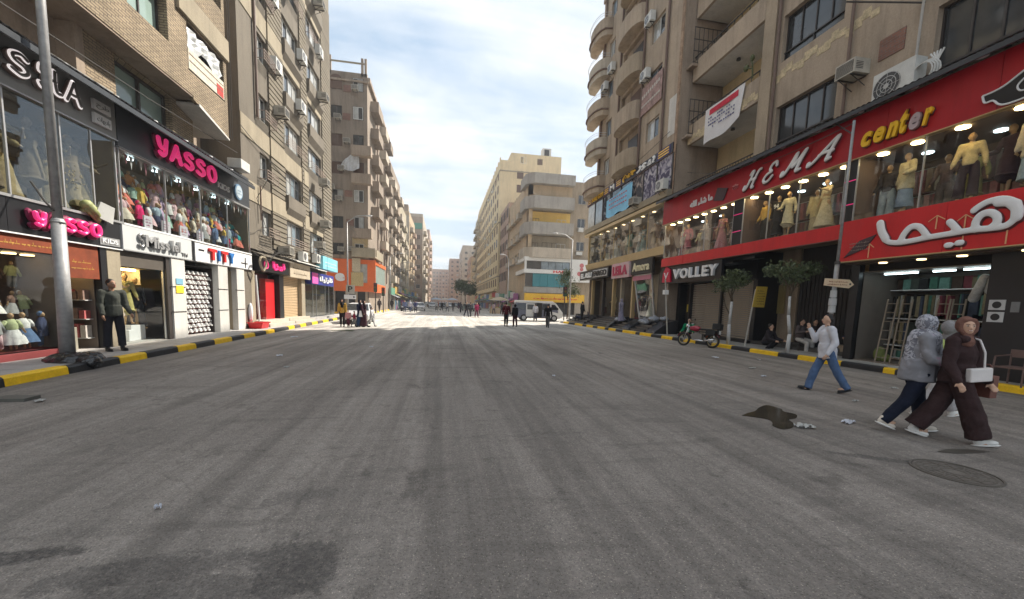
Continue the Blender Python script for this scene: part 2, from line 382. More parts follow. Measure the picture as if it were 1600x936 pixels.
    h = N('ShaderNodeMath'); h.operation = 'ADD'; L(vo.outputs['Distance'], h.inputs[0]); L(noise(22, 4), h.inputs[1]); L(h.outputs[0], bp.inputs['Height']); L(bp.outputs[0], b.inputs['Normal'])
    return m
ASPH = asphalt()
GROUND = mat('dusty_ground', (.27, .25, .22), .95, scale=.2)
TILE = mat('pavement_tile', (.36, .34, .31), .8, var=.25, scale=1.3)
TILEL = mat('pale_pavement', (.42, .40, .38), .75, var=.2, scale=1.2)
mb = MB(); mb.quad((-900, -300, -.01), (900, -300, -.01), (900, 1500, -.01), (-900, 1500, -.01)); struct('ground', mb, GROUND)
def kxL(y): return -7.45-.03*(y-9) if y < 40 else -8.4
def kxR(y): return 12.75-.065*(y-9) if y < 36 else 11.0
mb = MB()
ys = [-30, 5, 9, 15, 21, 28, 36, 60, 110, 200, 420]
for a, b_ in zip(ys, ys[1:]): mb.quad((-60, a, 0), (60, a, 0), (60, b_, 0), (-60, b_, 0))
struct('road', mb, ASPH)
def pavement(side, y0, y1, xin, z=.15, m=TILEL, name='pavement', gap=.62):
    "slabs as pieces near the camera, recessed joints between them"
    kx = kxL if side == 'L' else kxR; s = -1 if side == 'L' else 1
    mb = MB(); n = 14
    for i in range(n):
        a = y0+(y1-y0)*i/n; b_ = y0+(y1-y0)*(i+1)/n
        p = [(kx(a)+s*.16, a, 0), (xin, a, 0), (xin, b_, 0), (kx(b_)+s*.16, b_, 0)]
        if s < 0: p = p[::-1]
        mb.prism(p, (0, 0, z-.012))
    root = struct(name, mb, GROUND)
    k = 0; a = y0
    while a < min(y1, 22):
        b_ = a+gap; x = kx((a+b_)/2)+s*.18
        while (x > xin+.1 if s < 0 else x < xin-.1) and k < 280:
            x2 = x+s*gap; x2 = max(x2, xin) if s < 0 else min(x2, xin)
            m2 = MB(); dz = random.uniform(-.003, .004); m2.box(x+s*.006, x2-s*.006, a+.006, b_-.006, z-.04, z+dz)
            part('paving_slab', m2, m, root); x = x2; k += 1
        a = b_
    if a < y1:
        m2 = MB(); s2 = kx
        m2.prism([(kx(a)+s*.16, a, z-.04), (xin, a, z-.04), (xin, y1, z-.04), (kx(y1)+s*.16, y1, z-.04)][::(1 if s > 0 else -1)], (0, 0, .04)); part('paving_surface', m2, m, root)
    return root
pavement('L', 4, 35.5, -10.6); pavement('R', 3, 36.6, 17.0, z=.17, m=TILE)
# far pavements beyond the cross streets
for s, x0, x1, y0, y1 in ((-1, -8.4, -12, 46, 400), (1, 11.0, 13.2, 57, 400)):
    mb = MB(); mb.box(x0, x1, y0, y1, 0, .15)
    if s < 0: mb.box(-30, -12, 46, 48.4, 0, .15)
    else: mb.box(13.2, 40, 57, 60.0, 0, .15)
    struct('pavement', mb, TILE)
YEL = mat('kerb_yellow_paint', (.88, .54, .012), .55, var=.16, scale=3.5, fine=40, bump=.3)
BLK = mat('kerb_black_paint', (.022, .022, .024), .5, var=.4, scale=3, fine=40, bump=.3)
WHT = mat('kerb_worn_paint', (.45, .44, .42), .7, var=.3, scale=4)
BRN = mat('kerb_worn_brown', (.10, .08, .07), .7, var=.3, scale=4)
def kerb(side, marks, h=.17):
    kx = kxL if side == 'L' else kxR; s = -1 if side == 'L' else 1
    mb = MB(); a, b_ = marks[0][0], marks[-1][1]; n = 12
    for i in range(n):
        p, q = a+(b_-a)*i/n, a+(b_-a)*(i+1)/n
        pts = [(kx(p)+s*.03, p, -.005), (kx(p)+s*.15, p, -.005), (kx(q)+s*.15, q, -.005), (kx(q)+s*.03, q, -.005)]
        mb.prism(pts if s > 0 else pts[::-1], (0, 0, h-.03))
    root = struct('kerb', mb, GROUND)
    for (p, q, m) in marks:
        n = max(1, round((q-p)/.9))
        for i in range(n):
            y0 = p+(q-p)*i/n+.008; y1 = p+(q-p)*(i+1)/n-.008; j = random.uniform(-.012, .012)
            x0, x1 = kx(y0)+j, kx(y1)+j; hh = h+random.uniform(-.012, .01)
            # chamfered front edge
            prof = [(0, 0), (0.012, hh-.035), (.045, hh), (.18, hh), (.18, 0)]
            a_ = [(x0+s*u, y0, z-.004) for u, z in prof]; c_ = [(x1+s*u, y1, z-.004) for u, z in prof]; mb = MB(); k = 5
            mb.v = a_+c_; mb.f = [tuple(range(5)), tuple(range(9, 4, -1))]+[(i2, i2+5, (i2+1) % 5+5, (i2+1) % 5) for i2 in range(5)]; mb.mi = [0]*7
            part('kerb_stone', mb, m, root)
    return root
Y_, B_, W_, D_ = YEL, BLK, WHT, BRN
kerb('L', [(4.4, 6.3, Y_), (6.3, 8.1, B_), (8.1, 9.35, Y_), (9.35, 10.7, B_), (10.7, 11.6, Y_), (11.6, 12.9, B_), (12.9, 13.8, Y_), (13.8, 14.9, B_), (14.9, 16.1, Y_), (16.1, 17.1, B_), (17.1, 18.1, Y_), (18.1, 19.2, B_),
           (19.2, 20.2, Y_), (20.2, 22.1, B_), (22.1, 23.0, Y_), (23.0, 24.0, D_), (24, 25, Y_), (25, 26.2, D_), (26.2, 27.4, Y_), (27.4, 28.8, D_), (28.8, 30.2, Y_), (30.2, 31.6, B_), (31.6, 33, Y_), (33, 35.5, B_)])
kerb('R', [(3, 5, B_), (5, 7.3, Y_), (7.3, 9.2, B_), (9.2, 9.5, Y_), (9.5, 10.7, B_), (10.7, 12.2, Y_), (12.2, 13.0, B_), (13.0, 14.3, Y_), (14.3, 15.3, B_), (15.3, 16.5, Y_), (16.5, 17.6, B_), (17.6, 18.5, Y_), (18.5, 19.4, B_), (19.4, 20.4, Y_),
           (20.4, 21.4, B_), (21.4, 22.6, Y_), (22.6, 23.1, B_), (23.1, 24.7, Y_), (24.7, 25.7, B_), (25.7, 26.7, Y_), (26.7, 27.3, B_), (27.3, 28.5, Y_), (28.5, 29.3, B_), (29.3, 30.5, Y_), (30.5, 31.3, B_), (31.3, 32.9, Y_), (32.9, 34.4, B_), (34.4, 35.7, Y_), (35.7, 36.6, W_)])
# kerb of the far corner block
mb = MB(); mb.box(-8.4, -8.25, 46, 400, 0, .18); mb.box(-30, -8.4, 45.85, 46, 0, .18); rt = struct('kerb', mb, GROUND)
for i in range(12):
    mb = MB(); mb.box(-8.235, -8.42, 46+i*1.6, 47.5+i*1.6, 0.0, .19); part('kerb_stone', mb, (YEL, WHT)[i % 2], rt)
    mb = MB(); mb.box(-8.4-i*1.5, -9.8-i*1.5, 45.83, 46.02, 0.0, .19); part('kerb_stone', mb, (YEL, WHT)[i % 2], rt)
mb = MB(); mb.box(10.9, 11.05, 57, 400, 0, .18); struct('kerb', mb, GROUND)

# ------------------------------------------------------------------ shared facade pieces
PL = {
 'tan': mat('plaster_tan', (.37, .30, .22), .9, var=.16, scale=.5, fine=18, streak=.35),
 'taupe': mat('plaster_taupe', (.285, .23, .18), .9, var=.18, scale=.4, fine=16, streak=.4),
 'olive': mat('plaster_olive', (.172, .148, .116), .9, var=.14, scale=.5, fine=18, streak=.25),
 'beige': mat('plaster_beige', (.34, .29, .21), .9, var=.12, scale=.6, fine=18, streak=.25),
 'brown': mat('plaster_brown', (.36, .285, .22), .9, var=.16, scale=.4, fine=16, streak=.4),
 'brownlit': mat('plaster_brown_lit', (.41, .33, .25), .9, var=.16, scale=.4, fine=16, streak=.35),  # paler copy of the brown plaster, lit tone put into the colour
 'cream': mat('plaster_cream', (.68, .55, .34), .9, var=.1, scale=.35, fine=16, streak=.15),
 'sand': mat('plaster_sand', (.50, .385, .255), .9, var=.13, scale=.35, fine=16, streak=.25),
 'grey': mat('plaster_grey', (.37, .345, .31), .9, var=.13, scale=.5, fine=16, streak=.3),
 'yellow': mat('plaster_yellow', (.78, .53, .15), .9, var=.08, scale=.4, fine=16, streak=.1),
 'pink': mat('plaster_pinkish', (.43, .30, .23), .9, var=.14, scale=.4, fine=16, streak=.25),
 'pale': mat('plaster_pale', (.48, .42, .34), .9, var=.14, scale=.4, fine=16, streak=.3),
 'khaki': mat('plaster_khaki', (.42, .37, .27), .9, var=.14, scale=.4, fine=16, streak=.3),
 'white': mat('plaster_white', (.62, .60, .56), .85, var=.08, scale=.5, fine=16, streak=.2),
 'butter': mat('plaster_butter', (.58, .47, .29), .9, var=.1, scale=.5, fine=16, streak=.2),
}
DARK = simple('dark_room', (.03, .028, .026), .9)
FRM = simple('dark_bronze_frame', (.05, .042, .038), .45)
ALU = simple('aluminium', (.50, .50, .50), .35, .6)
WHF = simple('white_frame', (.62, .62, .60), .5)
WOOD = simple('brown_shutter', (.13, .075, .05), .6)
IRON = simple('iron_rail', (.05, .045, .04), .6)
RAIL = simple('painted_rail', (.32, .25, .21), .6)
PIPE = simple('brown_pipe', (.17, .115, .09), .6)
GL_D = mat('window_glass_dark', (.035, .04, .045), .06, var=.3, scale=1, fine=0, spec=.8)
GL_B = mat('window_glass_blue', (.20, .26, .31), .08, var=.35, scale=1.3, fine=0, spec=.8)
GL_W = mat('window_glass_curtain', (.42, .43, .42), .12, var=.3, scale=2.2, fine=0, spec=.7)
GL_G = mat('window_glass_green', (.30, .40, .36), .1, var=.12, scale=.8, fine=0, spec=.7)
_w = {}
def wmesh(w, h, kind):
    "frame mesh and list of (pane mesh, x, material) in window-local space: x along, -y outwards, z up from the sill"
    k = (round(w, 2), round(h, 2), kind)
    if k in _w: return _w[k]
    fm = {'slide': ALU, 'white': WHF, 'dark': FRM, 'shut': WOOD, 'blue': ALU, 'green': FRM, 'curtain': WHF}[kind]
    f = MB(); t = .05
    f.box(-w/2, w/2, .0, .07, 0, t); f.box(-w/2, w/2, .0, .07, h-t, h); f.box(-w/2, -w/2+t, .0, .07, t, h-t); f.box(w/2-t, w/2, .0, .07, t, h-t)
    n = 2 if w < 2 else (3 if w < 2.6 else 4); pw = (w-2*t)/n; panes = []
    if kind == 'shut':
        for i in range(n):
            x = -w/2+t+pw*i; f.box(x, x+.05, -.01, .05, t, h-t); f.box(x+pw-.05, x+pw, -.01, .05, t, h-t)
            s = MB(); q = int((h-2*t)/.09)
            for j in range(q): s.box(x+.05, x+pw-.05, .0, .025, t+j*.09, t+j*.09+.065)
            panes.append((s.mesh('louvre', WOOD), WOOD))
        f.box(-w/2+t, w/2-t, .06, .065, t, h-t)
    else:
        opts = {'slide': (GL_D, GL_W, GL_B), 'white': (GL_D, GL_D, GL_W), 'dark': (GL_D, GL_D, GL_D), 'blue': (GL_B, GL_D, GL_W), 'green': (GL_G,)*4, 'curtain': (GL_W, GL_D, GL_W)}[kind]
        for i in range(n):
            x = -w/2+t+pw*i
            if i: f.box(x-.025, x+.025, -.005, .065, t, h-t)
            s = MB(); s.box(x+.028, x+pw-.028, .03+.008*(i % 2), .045+.008*(i % 2), t+.003, h-t-.003)
            panes.append((s.mesh('pane', opts[i % len(opts)]), None))
    _w[k] = (f.mesh('window', fm), panes); return _w[k]
def window(fr, uc, z, w, h, kind, parent, detail=True, recess=.12):
    if detail:
        fm, panes = wmesh(w, h, kind)
        o = fr.place('window', fm, uc, z, parent, -recess)
        for me, _ in panes: link('shutter' if kind == 'shut' else 'pane', me, o)
        return o
    k = ('far', round(w, 2), round(h, 2), kind)
    if k not in _w:
        f = MB(); t = .06; f.box(-w/2, w/2, 0, .06, 0, t); f.box(-w/2, w/2, 0, .06, h-t, h); f.box(-w/2, -w/2+t, 0, .06, t, h-t); f.box(w/2-t, w/2, 0, .06, t, h-t); f.box(-.03, .03, 0, .06, t, h-t)
        f.cm = 1; f.box(-w/2+t, w/2-t, .03, .05, t, h-t)
        _w[k] = f.mesh('window', [{'shut': WOOD, 'dark': FRM, 'green': FRM}.get(kind, WHF), {'shut': WOOD, 'dark': GL_D, 'blue': GL_B, 'green': GL_G, 'curtain': GL_W}.get(kind, GL_D)])
    return fr.place('window', _w[k], uc, z, parent, -recess)
def rail(mb, fr, u0, u1, z0, h, d, n=8, r=.012, bars=True):
    for zz in (z0+.05, z0+h): fr.box(mb, u0, u1, zz-r, zz+r, d-r, d+r)
    if bars:
        for i in range(n+1):
            u = u0+(u1-u0)*i/n; fr.box(mb, u-r*.7, u+r*.7, z0, z0+h, d-r*.7, d+r*.7)

# air conditioner: casing > fan_grille, bracket
ACW = mat('ac_white', (.60, .60, .57), .5, var=.12, scale=4, fine=0, coord='obj'); ACD = simple('ac_grille', (.06, .06, .06), .5)
ACY = mat('ac_aged', (.44, .41, .35), .6, var=.2, scale=4, fine=0, coord='obj')
_ac = {}
def ac_proto(kind):
    if kind in _ac: return _ac[kind]
    t = bpy.data.objects.new('air_conditioner', None)
    w, h, d = {'split': (.86, .6, .34), 'box': (.68, .46, .62), 'big': (1.15, .98, .42)}[kind]
    m = MB(); m.box(-w/2, w/2, -d, 0, 0, h)
    me = m.mesh('casing', ACY if kind == 'box' else ACW)
    g = MB()
    if kind != 'box':
        cx = -w*.14; r = h*.40
        for rr in (r, r*.72, r*.45):
            for i in range(20):
                a, b_ = 2*math.pi*i/20, 2*math.pi*(i+1)/20
                g.quad((cx+rr*math.cos(a), -d-.012, h/2+rr*math.sin(a)), (cx+rr*math.cos(b_), -d-.012, h/2+rr*math.sin(b_)), (cx+(rr-.02)*math.cos(b_), -d-.012, h/2+(rr-.02)*math.sin(b_)), (cx+(rr-.02)*math.cos(a), -d-.012, h/2+(rr-.02)*math.sin(a)))
        dk = MB(); dk.cyl((cx, -d-.001, h/2), (cx, -d-.008, h/2), r, r, 20)
        for i in range(4):
            a = math.pi*i/4; g.cyl((cx+r*math.cos(a), -d-.012, h/2+r*math.sin(a)), (cx-r*math.cos(a), -d-.012, h/2-r*math.sin(a)), .006, .006, 4)
        g.cyl((cx, -d-.008, h/2), (cx, -d-.02, h/2), r*.2, r*.2, 12)
        g2 = g.mesh('fan_guard', ALU); fan = dk.mesh('fan', ACD)
    else:
        for i in range(9): g.box(-w/2+.04, w/2-.04, -d-.008, -d, .05+i*.042, .05+i*.042+.02)
        for sx in (-1, 1):
            for i in range(5): g.box(sx*(w/2), sx*(w/2+.006), -d+.06, -d*.45, .12+i*.05, .14+i*.05)
        g2 = g.mesh('grille', ACD); fan = None
    b = MB()
    for sx in (-1, 1):
        b.box(sx*w*.32-.02, sx*w*.32+.02, -d, .0, -.04, -.005); b.cyl((sx*w*.32, -d+.05, -.03), (sx*w*.32, 0, -.32), .014, .014, 4)
    b.box(-w*.32, w*.32, -.03, -.01, -.05, -.03); bm_ = b.mesh('bracket', IRON)
    _ac[kind] = (me, g2, fan, bm_); return _ac[kind]
def ac(fr, u, z, d, kind, label, group='air conditioners on the facades'):
    me, g2, fan, br = ac_proto(kind)
    t = thing('air_conditioner', label, 'air conditioner', fr.pt(u, d, z), fr.rz, group)
    link('casing', me, t); link('grille' if kind == 'box' else 'fan_guard', g2, t)
    if fan: link('fan', fan, t)
    link('bracket', br, t); return t
# ------------------------------------------------------------------ left: brick building with the shops under it
BRICK = brick_mat('yellow_brick', (.385, .30, .195), (.285, .22, .14), (.14, .105, .075), bump=.9)
FL = Fr('L', -9.2); FB = Fr('L', -8.5)
def brick_building():
    t = thing('apartment_building', 'sandy yellow brick building with projecting upper bays above the pink lettered black shop signs', 'building', (-9.2, 12, 0))
    # core
    mb = MB(); mb.box(-22, -10.6, 3, 20.3, 0, 24); mb.box(-10.6, -9.6, 3, 17, 7.0, 24); part('wall', mb, PL['brown'], t, label='brown plastered recessed wall')
    mb = MB(); FL.wall(mb, 12.65, 17.2, 6.9, 8.6, [(13.65, 16.05, 6.95, 8.3)], .3); mb.quad((-9.6, 17.2, 6.9), (-9.2, 17.2, 6.9), (-9.2, 17.2, 8.6), (-9.6, 17.2, 8.6))
    part('wall', mb, BRICK, t)
    mb = MB(); mb.box(-9.6, -9.19, 12.4, 12.65, 6.9, 8.6); mb.box(-10.6, -9.3, 9.2, 12.1, 6.9, 7.0); part('pier', mb, PL['brown'], t)
    mb = MB(); mb.box(-9.55, -9.5, 13.65, 14.84, 6.95, 8.3); part('pane', mb, GL_G, t); mb = MB(); mb.box(-9.55, -9.5, 14.9, 16.05, 6.95, 8.3); part('pane', mb, GL_G, t)
    mb = MB(); mb.box(-9.48, -9.4, 13.65, 16.05, 8.22, 8.3); mb.box(-9.48, -9.4, 14.83, 14.9, 6.9, 8.22); mb.box(-9.48, -9.4, 13.65, 13.72, 6.9, 8.22); mb.box(-9.48, -9.4, 15.98, 16.05, 6.9, 8.22); part('window_frame', mb, FRM, t)
    # projecting brick bay, repeated upwards
    hol = []
    for f in range(4):
        z = 9.15+f*3.3; hol += [(13.2, 14.85, z+.3, z+1.55), (15.8, 18.05, z, z+1.5), (9.4, 11.6, z+.1, z+1.5)]
    mb = MB(); FB.wall(mb, 8.5, 18.25, 8.42, 22, hol, .35); mb.prism([FB.pt(16, 0, 8.42), FB.pt(18.25, 0, 8.42), FB.pt(18.25, 0, 7.86), FB.pt(16, 0, 8.3)], (-.12, 0, 0)); part('wall', mb, BRICK, t)
    mb = MB(); mb.quad((-10.5, 18.25, 7.86), (-8.5, 18.25, 7.86), (-8.5, 18.25, 22), (-10.5, 18.25, 22)); part('wall', mb, BRICK, t); mb = MB(); mb.quad((-8.5, 8.5, 8.42), (-10.5, 8.5, 8.42), (-10.5, 8.5, 22), (-8.5, 8.5, 22))
    part('wall', mb, BRICK, t)
    mb = MB(); mb.prism([(-10.6, 16.3, 8.2), (-10.6, 18.27, 7.8), (-10.6, 18.27, 7.86), (-10.6, 16.3, 8.3)], (2.12, 0, 0)); part('soffit', mb, PL['white'], t); mb = MB(); mb.box(-10.5, -8.52, 8.52, 16.29, 8.36, 8.42); part('soffit', mb, PL['brown'], t)
    mb = MB(); FB.box(mb, 15.3, 18.3, 10.75, 11.5, .003, .1); FB.box(mb, 8.5, 13.2, 10.95, 11.3, .002, .06); part('concrete_band', mb, PL['beige'], t)
    for k, (a, b_, c, d) in enumerate(hol):
        if d > 20: continue
        kind = 'green' if k % 3 == 0 else 'dark'
        window(FB, (a+b_)/2, c, b_-a, d-c, kind, t, True, .25)
    mb = MB(); mb.box(-9.3, -8.3, 12.9, 15.0, 11.9, 12.1); part('ledge', mb, PL['olive'], t)
    # vertical service cables
    mb = MB()
    for y in (18.6, 18.75): mb.cyl((-8.6, y, 8), (-8.55, y+.1, 20), .012, .012, 5)
    part('cable', mb, IRON, t)
    mb = MB(); mb.box(-9.1, -8.7, 17.2, 17.5, 8.2, 8.25); part('lintel', mb, PL['olive'], t)
    return t
brick_building()
# torn plastic sheet and banner hung in the bay window
mb = MB(); n = 9
for i in range(n):
    for j in range(4):
        def P(i, j):
            u = 15.85+(2.1)*i/n; z = 9.95+(.62)*j/4-(.25*math.sin(i*1.1)*(j == 0)); return FB.pt(u, -.05+.05*math.sin(i*2.3+j), z)
        mb.quad(P(i, j), P(i+1, j), P(i+1, j+1), P(i, j+1))
solo('plastic_sheet', mb, mat('torn_plastic', (.60, .62, .62), .4, var=.4, scale=3, fine=0), 'torn white plastic sheet hanging across the brick bay window', 'plastic sheet', FB.pt(15.8, 0, 9.9))
mb = MB(); FB.box(mb, 15.82, 18.0, 9.2, 9.85, -.02, 0.01)
bn = thing('window_banner', 'cream and red striped banner filling the lower half of the brick bay window', 'banner', FB.pt(16.9, 0, 9.2)); part('cloth', mb, cloth((.66, .60, .50)), bn)
mb = MB(); FB.box(mb, 17.5, 17.95, 9.22, 9.6, .011, .016); part('print', mb, cloth((.5, .08, .07)), bn)
mb = MB()
for z in (9.45, 9.68): FB.box(mb, 15.85, 17.95, z, z+.03, .012, .017)
part('stripe', mb, cloth((.16, .12, .10)), bn)

# ------------------------------------------------------------------ left: tall block with ribbed stone strips
F2 = Fr('L', -9.3)
RIB = mat('coursed_stone', (.192, .165, .124), .9, var=.15, scale=1.2, fine=20, streak=.12)
def ribbed_building():
    t = thing('apartment_building', 'tall olive and beige block with ribbed stone strips and many air conditioners', 'building', (-9.3, 28, 0))
    H = 33.0; z0 = 4.0; rows = [z0+.75+2.88*i for i in range(10)]
    cols = [('A', 22.95, 24.1, 1.25), ('B', 26.15, 28.9, 1.4), ('C', 30.35, 33.4, 1.45)]
    holes = [(a, b_, z+.1, z+.1+h) for _, a, b_, h in cols for z in rows]
    mb = MB(); mb.box(-24, -9.75, 21, 36, 0, H); part('wall', mb, PL['olive'], t)
    mb = MB(); mb.quad((-9.3, 21, z0), (-9.75, 21, z0), (-9.75, 21, H), (-9.3, 21, H)); mb.quad((-9.75, 36, z0), (-9.3, 36, z0), (-9.3, 36, H), (-9.75, 36, H)); mb.quad((-9.75, 21, H), (-9.75, 36, H), (-9.3, 36, H), (-9.3, 21, H))
    F2.wall(mb, 21, 36, z0, H, holes, .3); part('wall', mb, PL['olive'], t)
    # beige bands
    for i, z in enumerate(rows):
        if i % 2 == 1 or i == 0:
            for j, (u0, u1) in enumerate(((21.0, 24.12), (24.12, 26.1), (26.12, 29.3), (29.32, 30.2), (30.22, 33.6))):
                if (i // 2+j) % 5 == 4 and i: continue
                mb = MB(); F2.box(mb, u0, u1-.02, z+1.55, z+2.45, .0, .035 if j % 2 == 0 else .095); part('stone_band', mb, PL['beige'], t)
    # ribbed strips: one stone course after another
    course = {}
    for (u0, u1, d) in ((24.14, 26.1, .0), (29.0, 30.25, .0), (33.6, 35.98, .0)):
        w = u1-u0; mb = MB(); mb.box(-w/2, w/2, -.075, 0, 0, .205)
        me = mb.mesh('stone_course', RIB); z = z0+.3
        while z < 24 and z < H-.3:
            F2.place('stone_course', me, (u0+u1)/2, z, t, random.uniform(-.004, .008)); z += .27
        mb = MB(); F2.box(mb, u0, u1, z, H-.2, 0, .05); part('stone_strip', mb, RIB, t)
    # sloping sill boxes and top slabs that project at the B and C bays
    kinds = ['slide', 'curtain', 'dark', 'slide', 'curtain', 'white', 'slide']
    k = 0
    for c, a, b_, h in cols:
        for i, z in enumerate(rows):
            if z > 27: continue
            window(F2, (a+b_)/2, z+.1, b_-a, h, kinds[(k*3+i) % 7], t, True, .16); k += 1
            if c != 'A' and i in (1, 3, 4, 6):
                m2 = MB(); pts = [F2.pt(a-.1, .0, z-1.1), F2.pt(a-.1, .24, z-.7), F2.pt(a-.1, .24, z+.02), F2.pt(a-.1, 0, z+.02)]
                m2.prism(pts, (0, b_-a+.2, 0)); part('sill_box', m2, PL['olive'], t)
            elif i < 8:
                m2 = MB(); dd = .38 if c == 'A' else .30
                for q in range(4): F2.box(m2, a-.1, b_+.1, z+.02+q*.14, z+.05+q*.14, dd-.012, dd+.012)
                for u in (a-.1, (a+b_)/2, b_+.1): F2.box(m2, u-.012, u+.012, z-.02, z+.46, dd-.012, dd+.012)
                for u in (a-.1, b_+.1): F2.box(m2, u-.012, u+.012, z+.0, z+.03, 0, dd); F2.box(m2, u-.012, u+.012, z+.42, z+.45, 0, dd)
                part('window_rail', m2, RAIL, t)
        if c != 'A':
            m2 = MB(); F2.box(m2, a-.2, b_+.25, 31.6, 31.8, .0, .5); part('cornice', m2, PL['beige'], t)
    # pipe down the near edge of the A windows
    mb = MB(); mb.cyl(F2.pt(22.6, .1, 10.5), F2.pt(22.6, .1, 33), .07, .07, 8); mb.cyl(F2.pt(22.6, .12, 5.5), F2.pt(22.6, .12, 7.2), .04, .04, 6); part('drain_pipe', mb, PIPE, t)
    mb = MB(); mb.box(-24, -9.2, 20.9, 36.1, H, H+.9); part('roof', mb, PL['olive'], t)
    mb = MB(); pts = [F2.pt(21.0+i*.5, .06, 4.9-.22*math.sin(i*1.3)) for i in range(12)]; mb.path(pts, .012, 5)
    mb.path([F2.pt(22.4, .5, 7.4), F2.pt(22.2, .1, 6.5), F2.pt(22.6, .3, 5.2), F2.pt(23.4, .5, 4.6)], .014, 5); part('cable', mb, IRON, t)
    return t, rows, cols
L2, rows2, cols2 = ribbed_building()
w5 = 'ribbed stone block'
_acs = [(24.6, 14.5, .05, 'split', 'third'), (25.0, 11.6, .05, 'box', 'second'), (24.4, 17.3, .05, 'split', 'fourth'), (25.1, 4.15, .1, 'box', 'lowest')]
fl_ = {4.1: 'shop canopy', 4.85: 'first row', 7.6: 'second row', 10.5: 'third row', 13.4: 'fourth row', 16.3: 'fifth row', 19.2: 'sixth row', 22: 'seventh row'}
for (u, z, d, kind, lab) in (
    (24.75, 13.75, .05, 'split', 'upper fan unit on the nearest strip of the ribbed block, above a small box one'),
    (25.0, 11.55, .02, 'box', 'small box air conditioner on the nearest strip of the ribbed block below a fan unit'),
    (24.5, 17.0, .05, 'split', 'topmost air conditioner beside the nearest window column of the ribbed block'),
    (24.9, 4.05, .12, 'box', 'aged box air conditioner above the small pink sign of the ribbed block'),
    (28.2, 4.0, .08, 'split', 'white air conditioner above the rolled shutter shop of the ribbed block'),
    (28.3, 16.2, .26, 'split', 'white air conditioner under the upper middle window of the ribbed block'),
    (27.9, 13.1, .26, 'split', 'white air conditioner under the third-row middle window of the ribbed block'),
    (27.0, 19.3, .26, 'box', 'boxy air conditioner high under a middle window of the ribbed block'),
    (31.9, 18.6, .26, 'split', 'large air conditioner high on the far window column of the ribbed block'),
    (32.2, 15.8, .26, 'box', 'box air conditioner on the far window column below the large unit'),
    (31.6, 21.6, .26, 'box', 'highest box air conditioner on the far window column of the ribbed block'),
    (31.7, 9.75, .36, 'box', 'box air conditioner at mid height on the far window column of the ribbed block'),
    (31.9, 6.85, .36, 'box', 'box air conditioner two windows above the blue sign'),
    (30.9, 4.15, .1, 'split', 'round-fan air conditioner beside the pale blue sign'),
    (31.3, 5.25, .1, 'box', 'narrow air conditioner in the window above the pale blue sign')):
    ac(F2, u, z, d, kind, lab)

# ------------------------------------------------------------------ generic block for the rest of the street
def block(name_label, x0, x1, y0, y1, H, wall, sides, floors, zb, fh, cols, kinds, seed, balc=(), roofm=None, detail=False, parapet=.9, base=None, acs=0, fcols=None, side='L', zw=1.3, rec=.12):
    rnd = random.Random(seed)
    t = thing('apartment_building', name_label, 'building', ((x0+x1)/2, (y0+y1)/2, 0))
    wm = PL[wall]
    xf = x1 if side == 'L' else x0          # street face
    FS = Fr(side, xf); FF = Fr('F', y0)
    dep = .3
    # openings
    hs = []; hf = []
    for f in range(floors):
        z = zb+fh*f+.95
        for c, (u, w) in enumerate(cols): hs.append((u-w/2, u+w/2, z, z+zw, f, c))
        for c, (u, w) in enumerate(fcols or ()): hf.append((u-w/2, u+w/2, z, z+zw, f, c))
    mb = MB(); FS.wall(mb, y0, y1, 0, H, [h[:4] for h in hs], dep); part('wall', mb, wm, t)
    mb = MB(); FF.wall(mb, x0, x1, 0, H, [h[:4] for h in hf], dep); part('wall', mb, PL[sides], t)
    mb = MB(); s = dep+.002
    ax, bx = (x0, x1-s) if side == 'L' else (x0+s, x1)
    mb.box(ax, bx, y0+s, y1, 0, H-.02); part('inner_wall', mb, wm, t)
    mb = MB()
    mb.box(x0, x1, y0, y0+.2, H, H+parapet); mb.box(x0, x1, y1-.2, y1, H, H+parapet); mb.box(x0, x0+.2, y0+.2, y1-.2, H, H+parapet); mb.box(x1-.2, x1, y0+.2, y1-.2, H, H+parapet); mb.box(x0+.2, x1-.2, y0+.2, y1-.2, H-.01, H+.05)
    if roofm != 'none': part('roof', mb, PL[roofm or wall], t)
    for (a, b_, c, d, f, k) in hs:
        window(FS, (a+b_)/2, c, b_-a, d-c, kinds[(f*7+k*3+rnd.randint(0, 2)) % len(kinds)], t, detail, rec)
        if acs and rnd.random() < acs:
            m2 = MB(); FS.box(m2, b_+.1, b_+.85, c-.3, c+.2, .0, .45); part('air_conditioner', m2, ACW, t)
    for (a, b_, c, d, f, k) in hf:
        window(FF, (a+b_)/2, c, b_-a, d-c, kinds[(f*5+k*3+rnd.randint(0, 1)) % len(kinds)], t, detail)
    for (u0, u1, dd, mname, fset, hh) in balc:
        for f in fset:
            z = zb+fh*f; m2 = MB()
            FS.box(m2, u0, u1, z-.12, z+.0, .0, dd); FS.box(m2, u0, u1, z+.0, z+hh, dd-.1, dd); FS.box(m2, u0, u0+.1, z, z+hh, .0, dd-.1); FS.box(m2, u1-.1, u1, z, z+hh, .0, dd-.1)
            part('balcony', m2, PL[mname], t)
    return t, FS, FF
def rcols(y0, y1, w, n): return [(y0+(y1-y0)*(i+.5)/n, w) for i in range(n)]

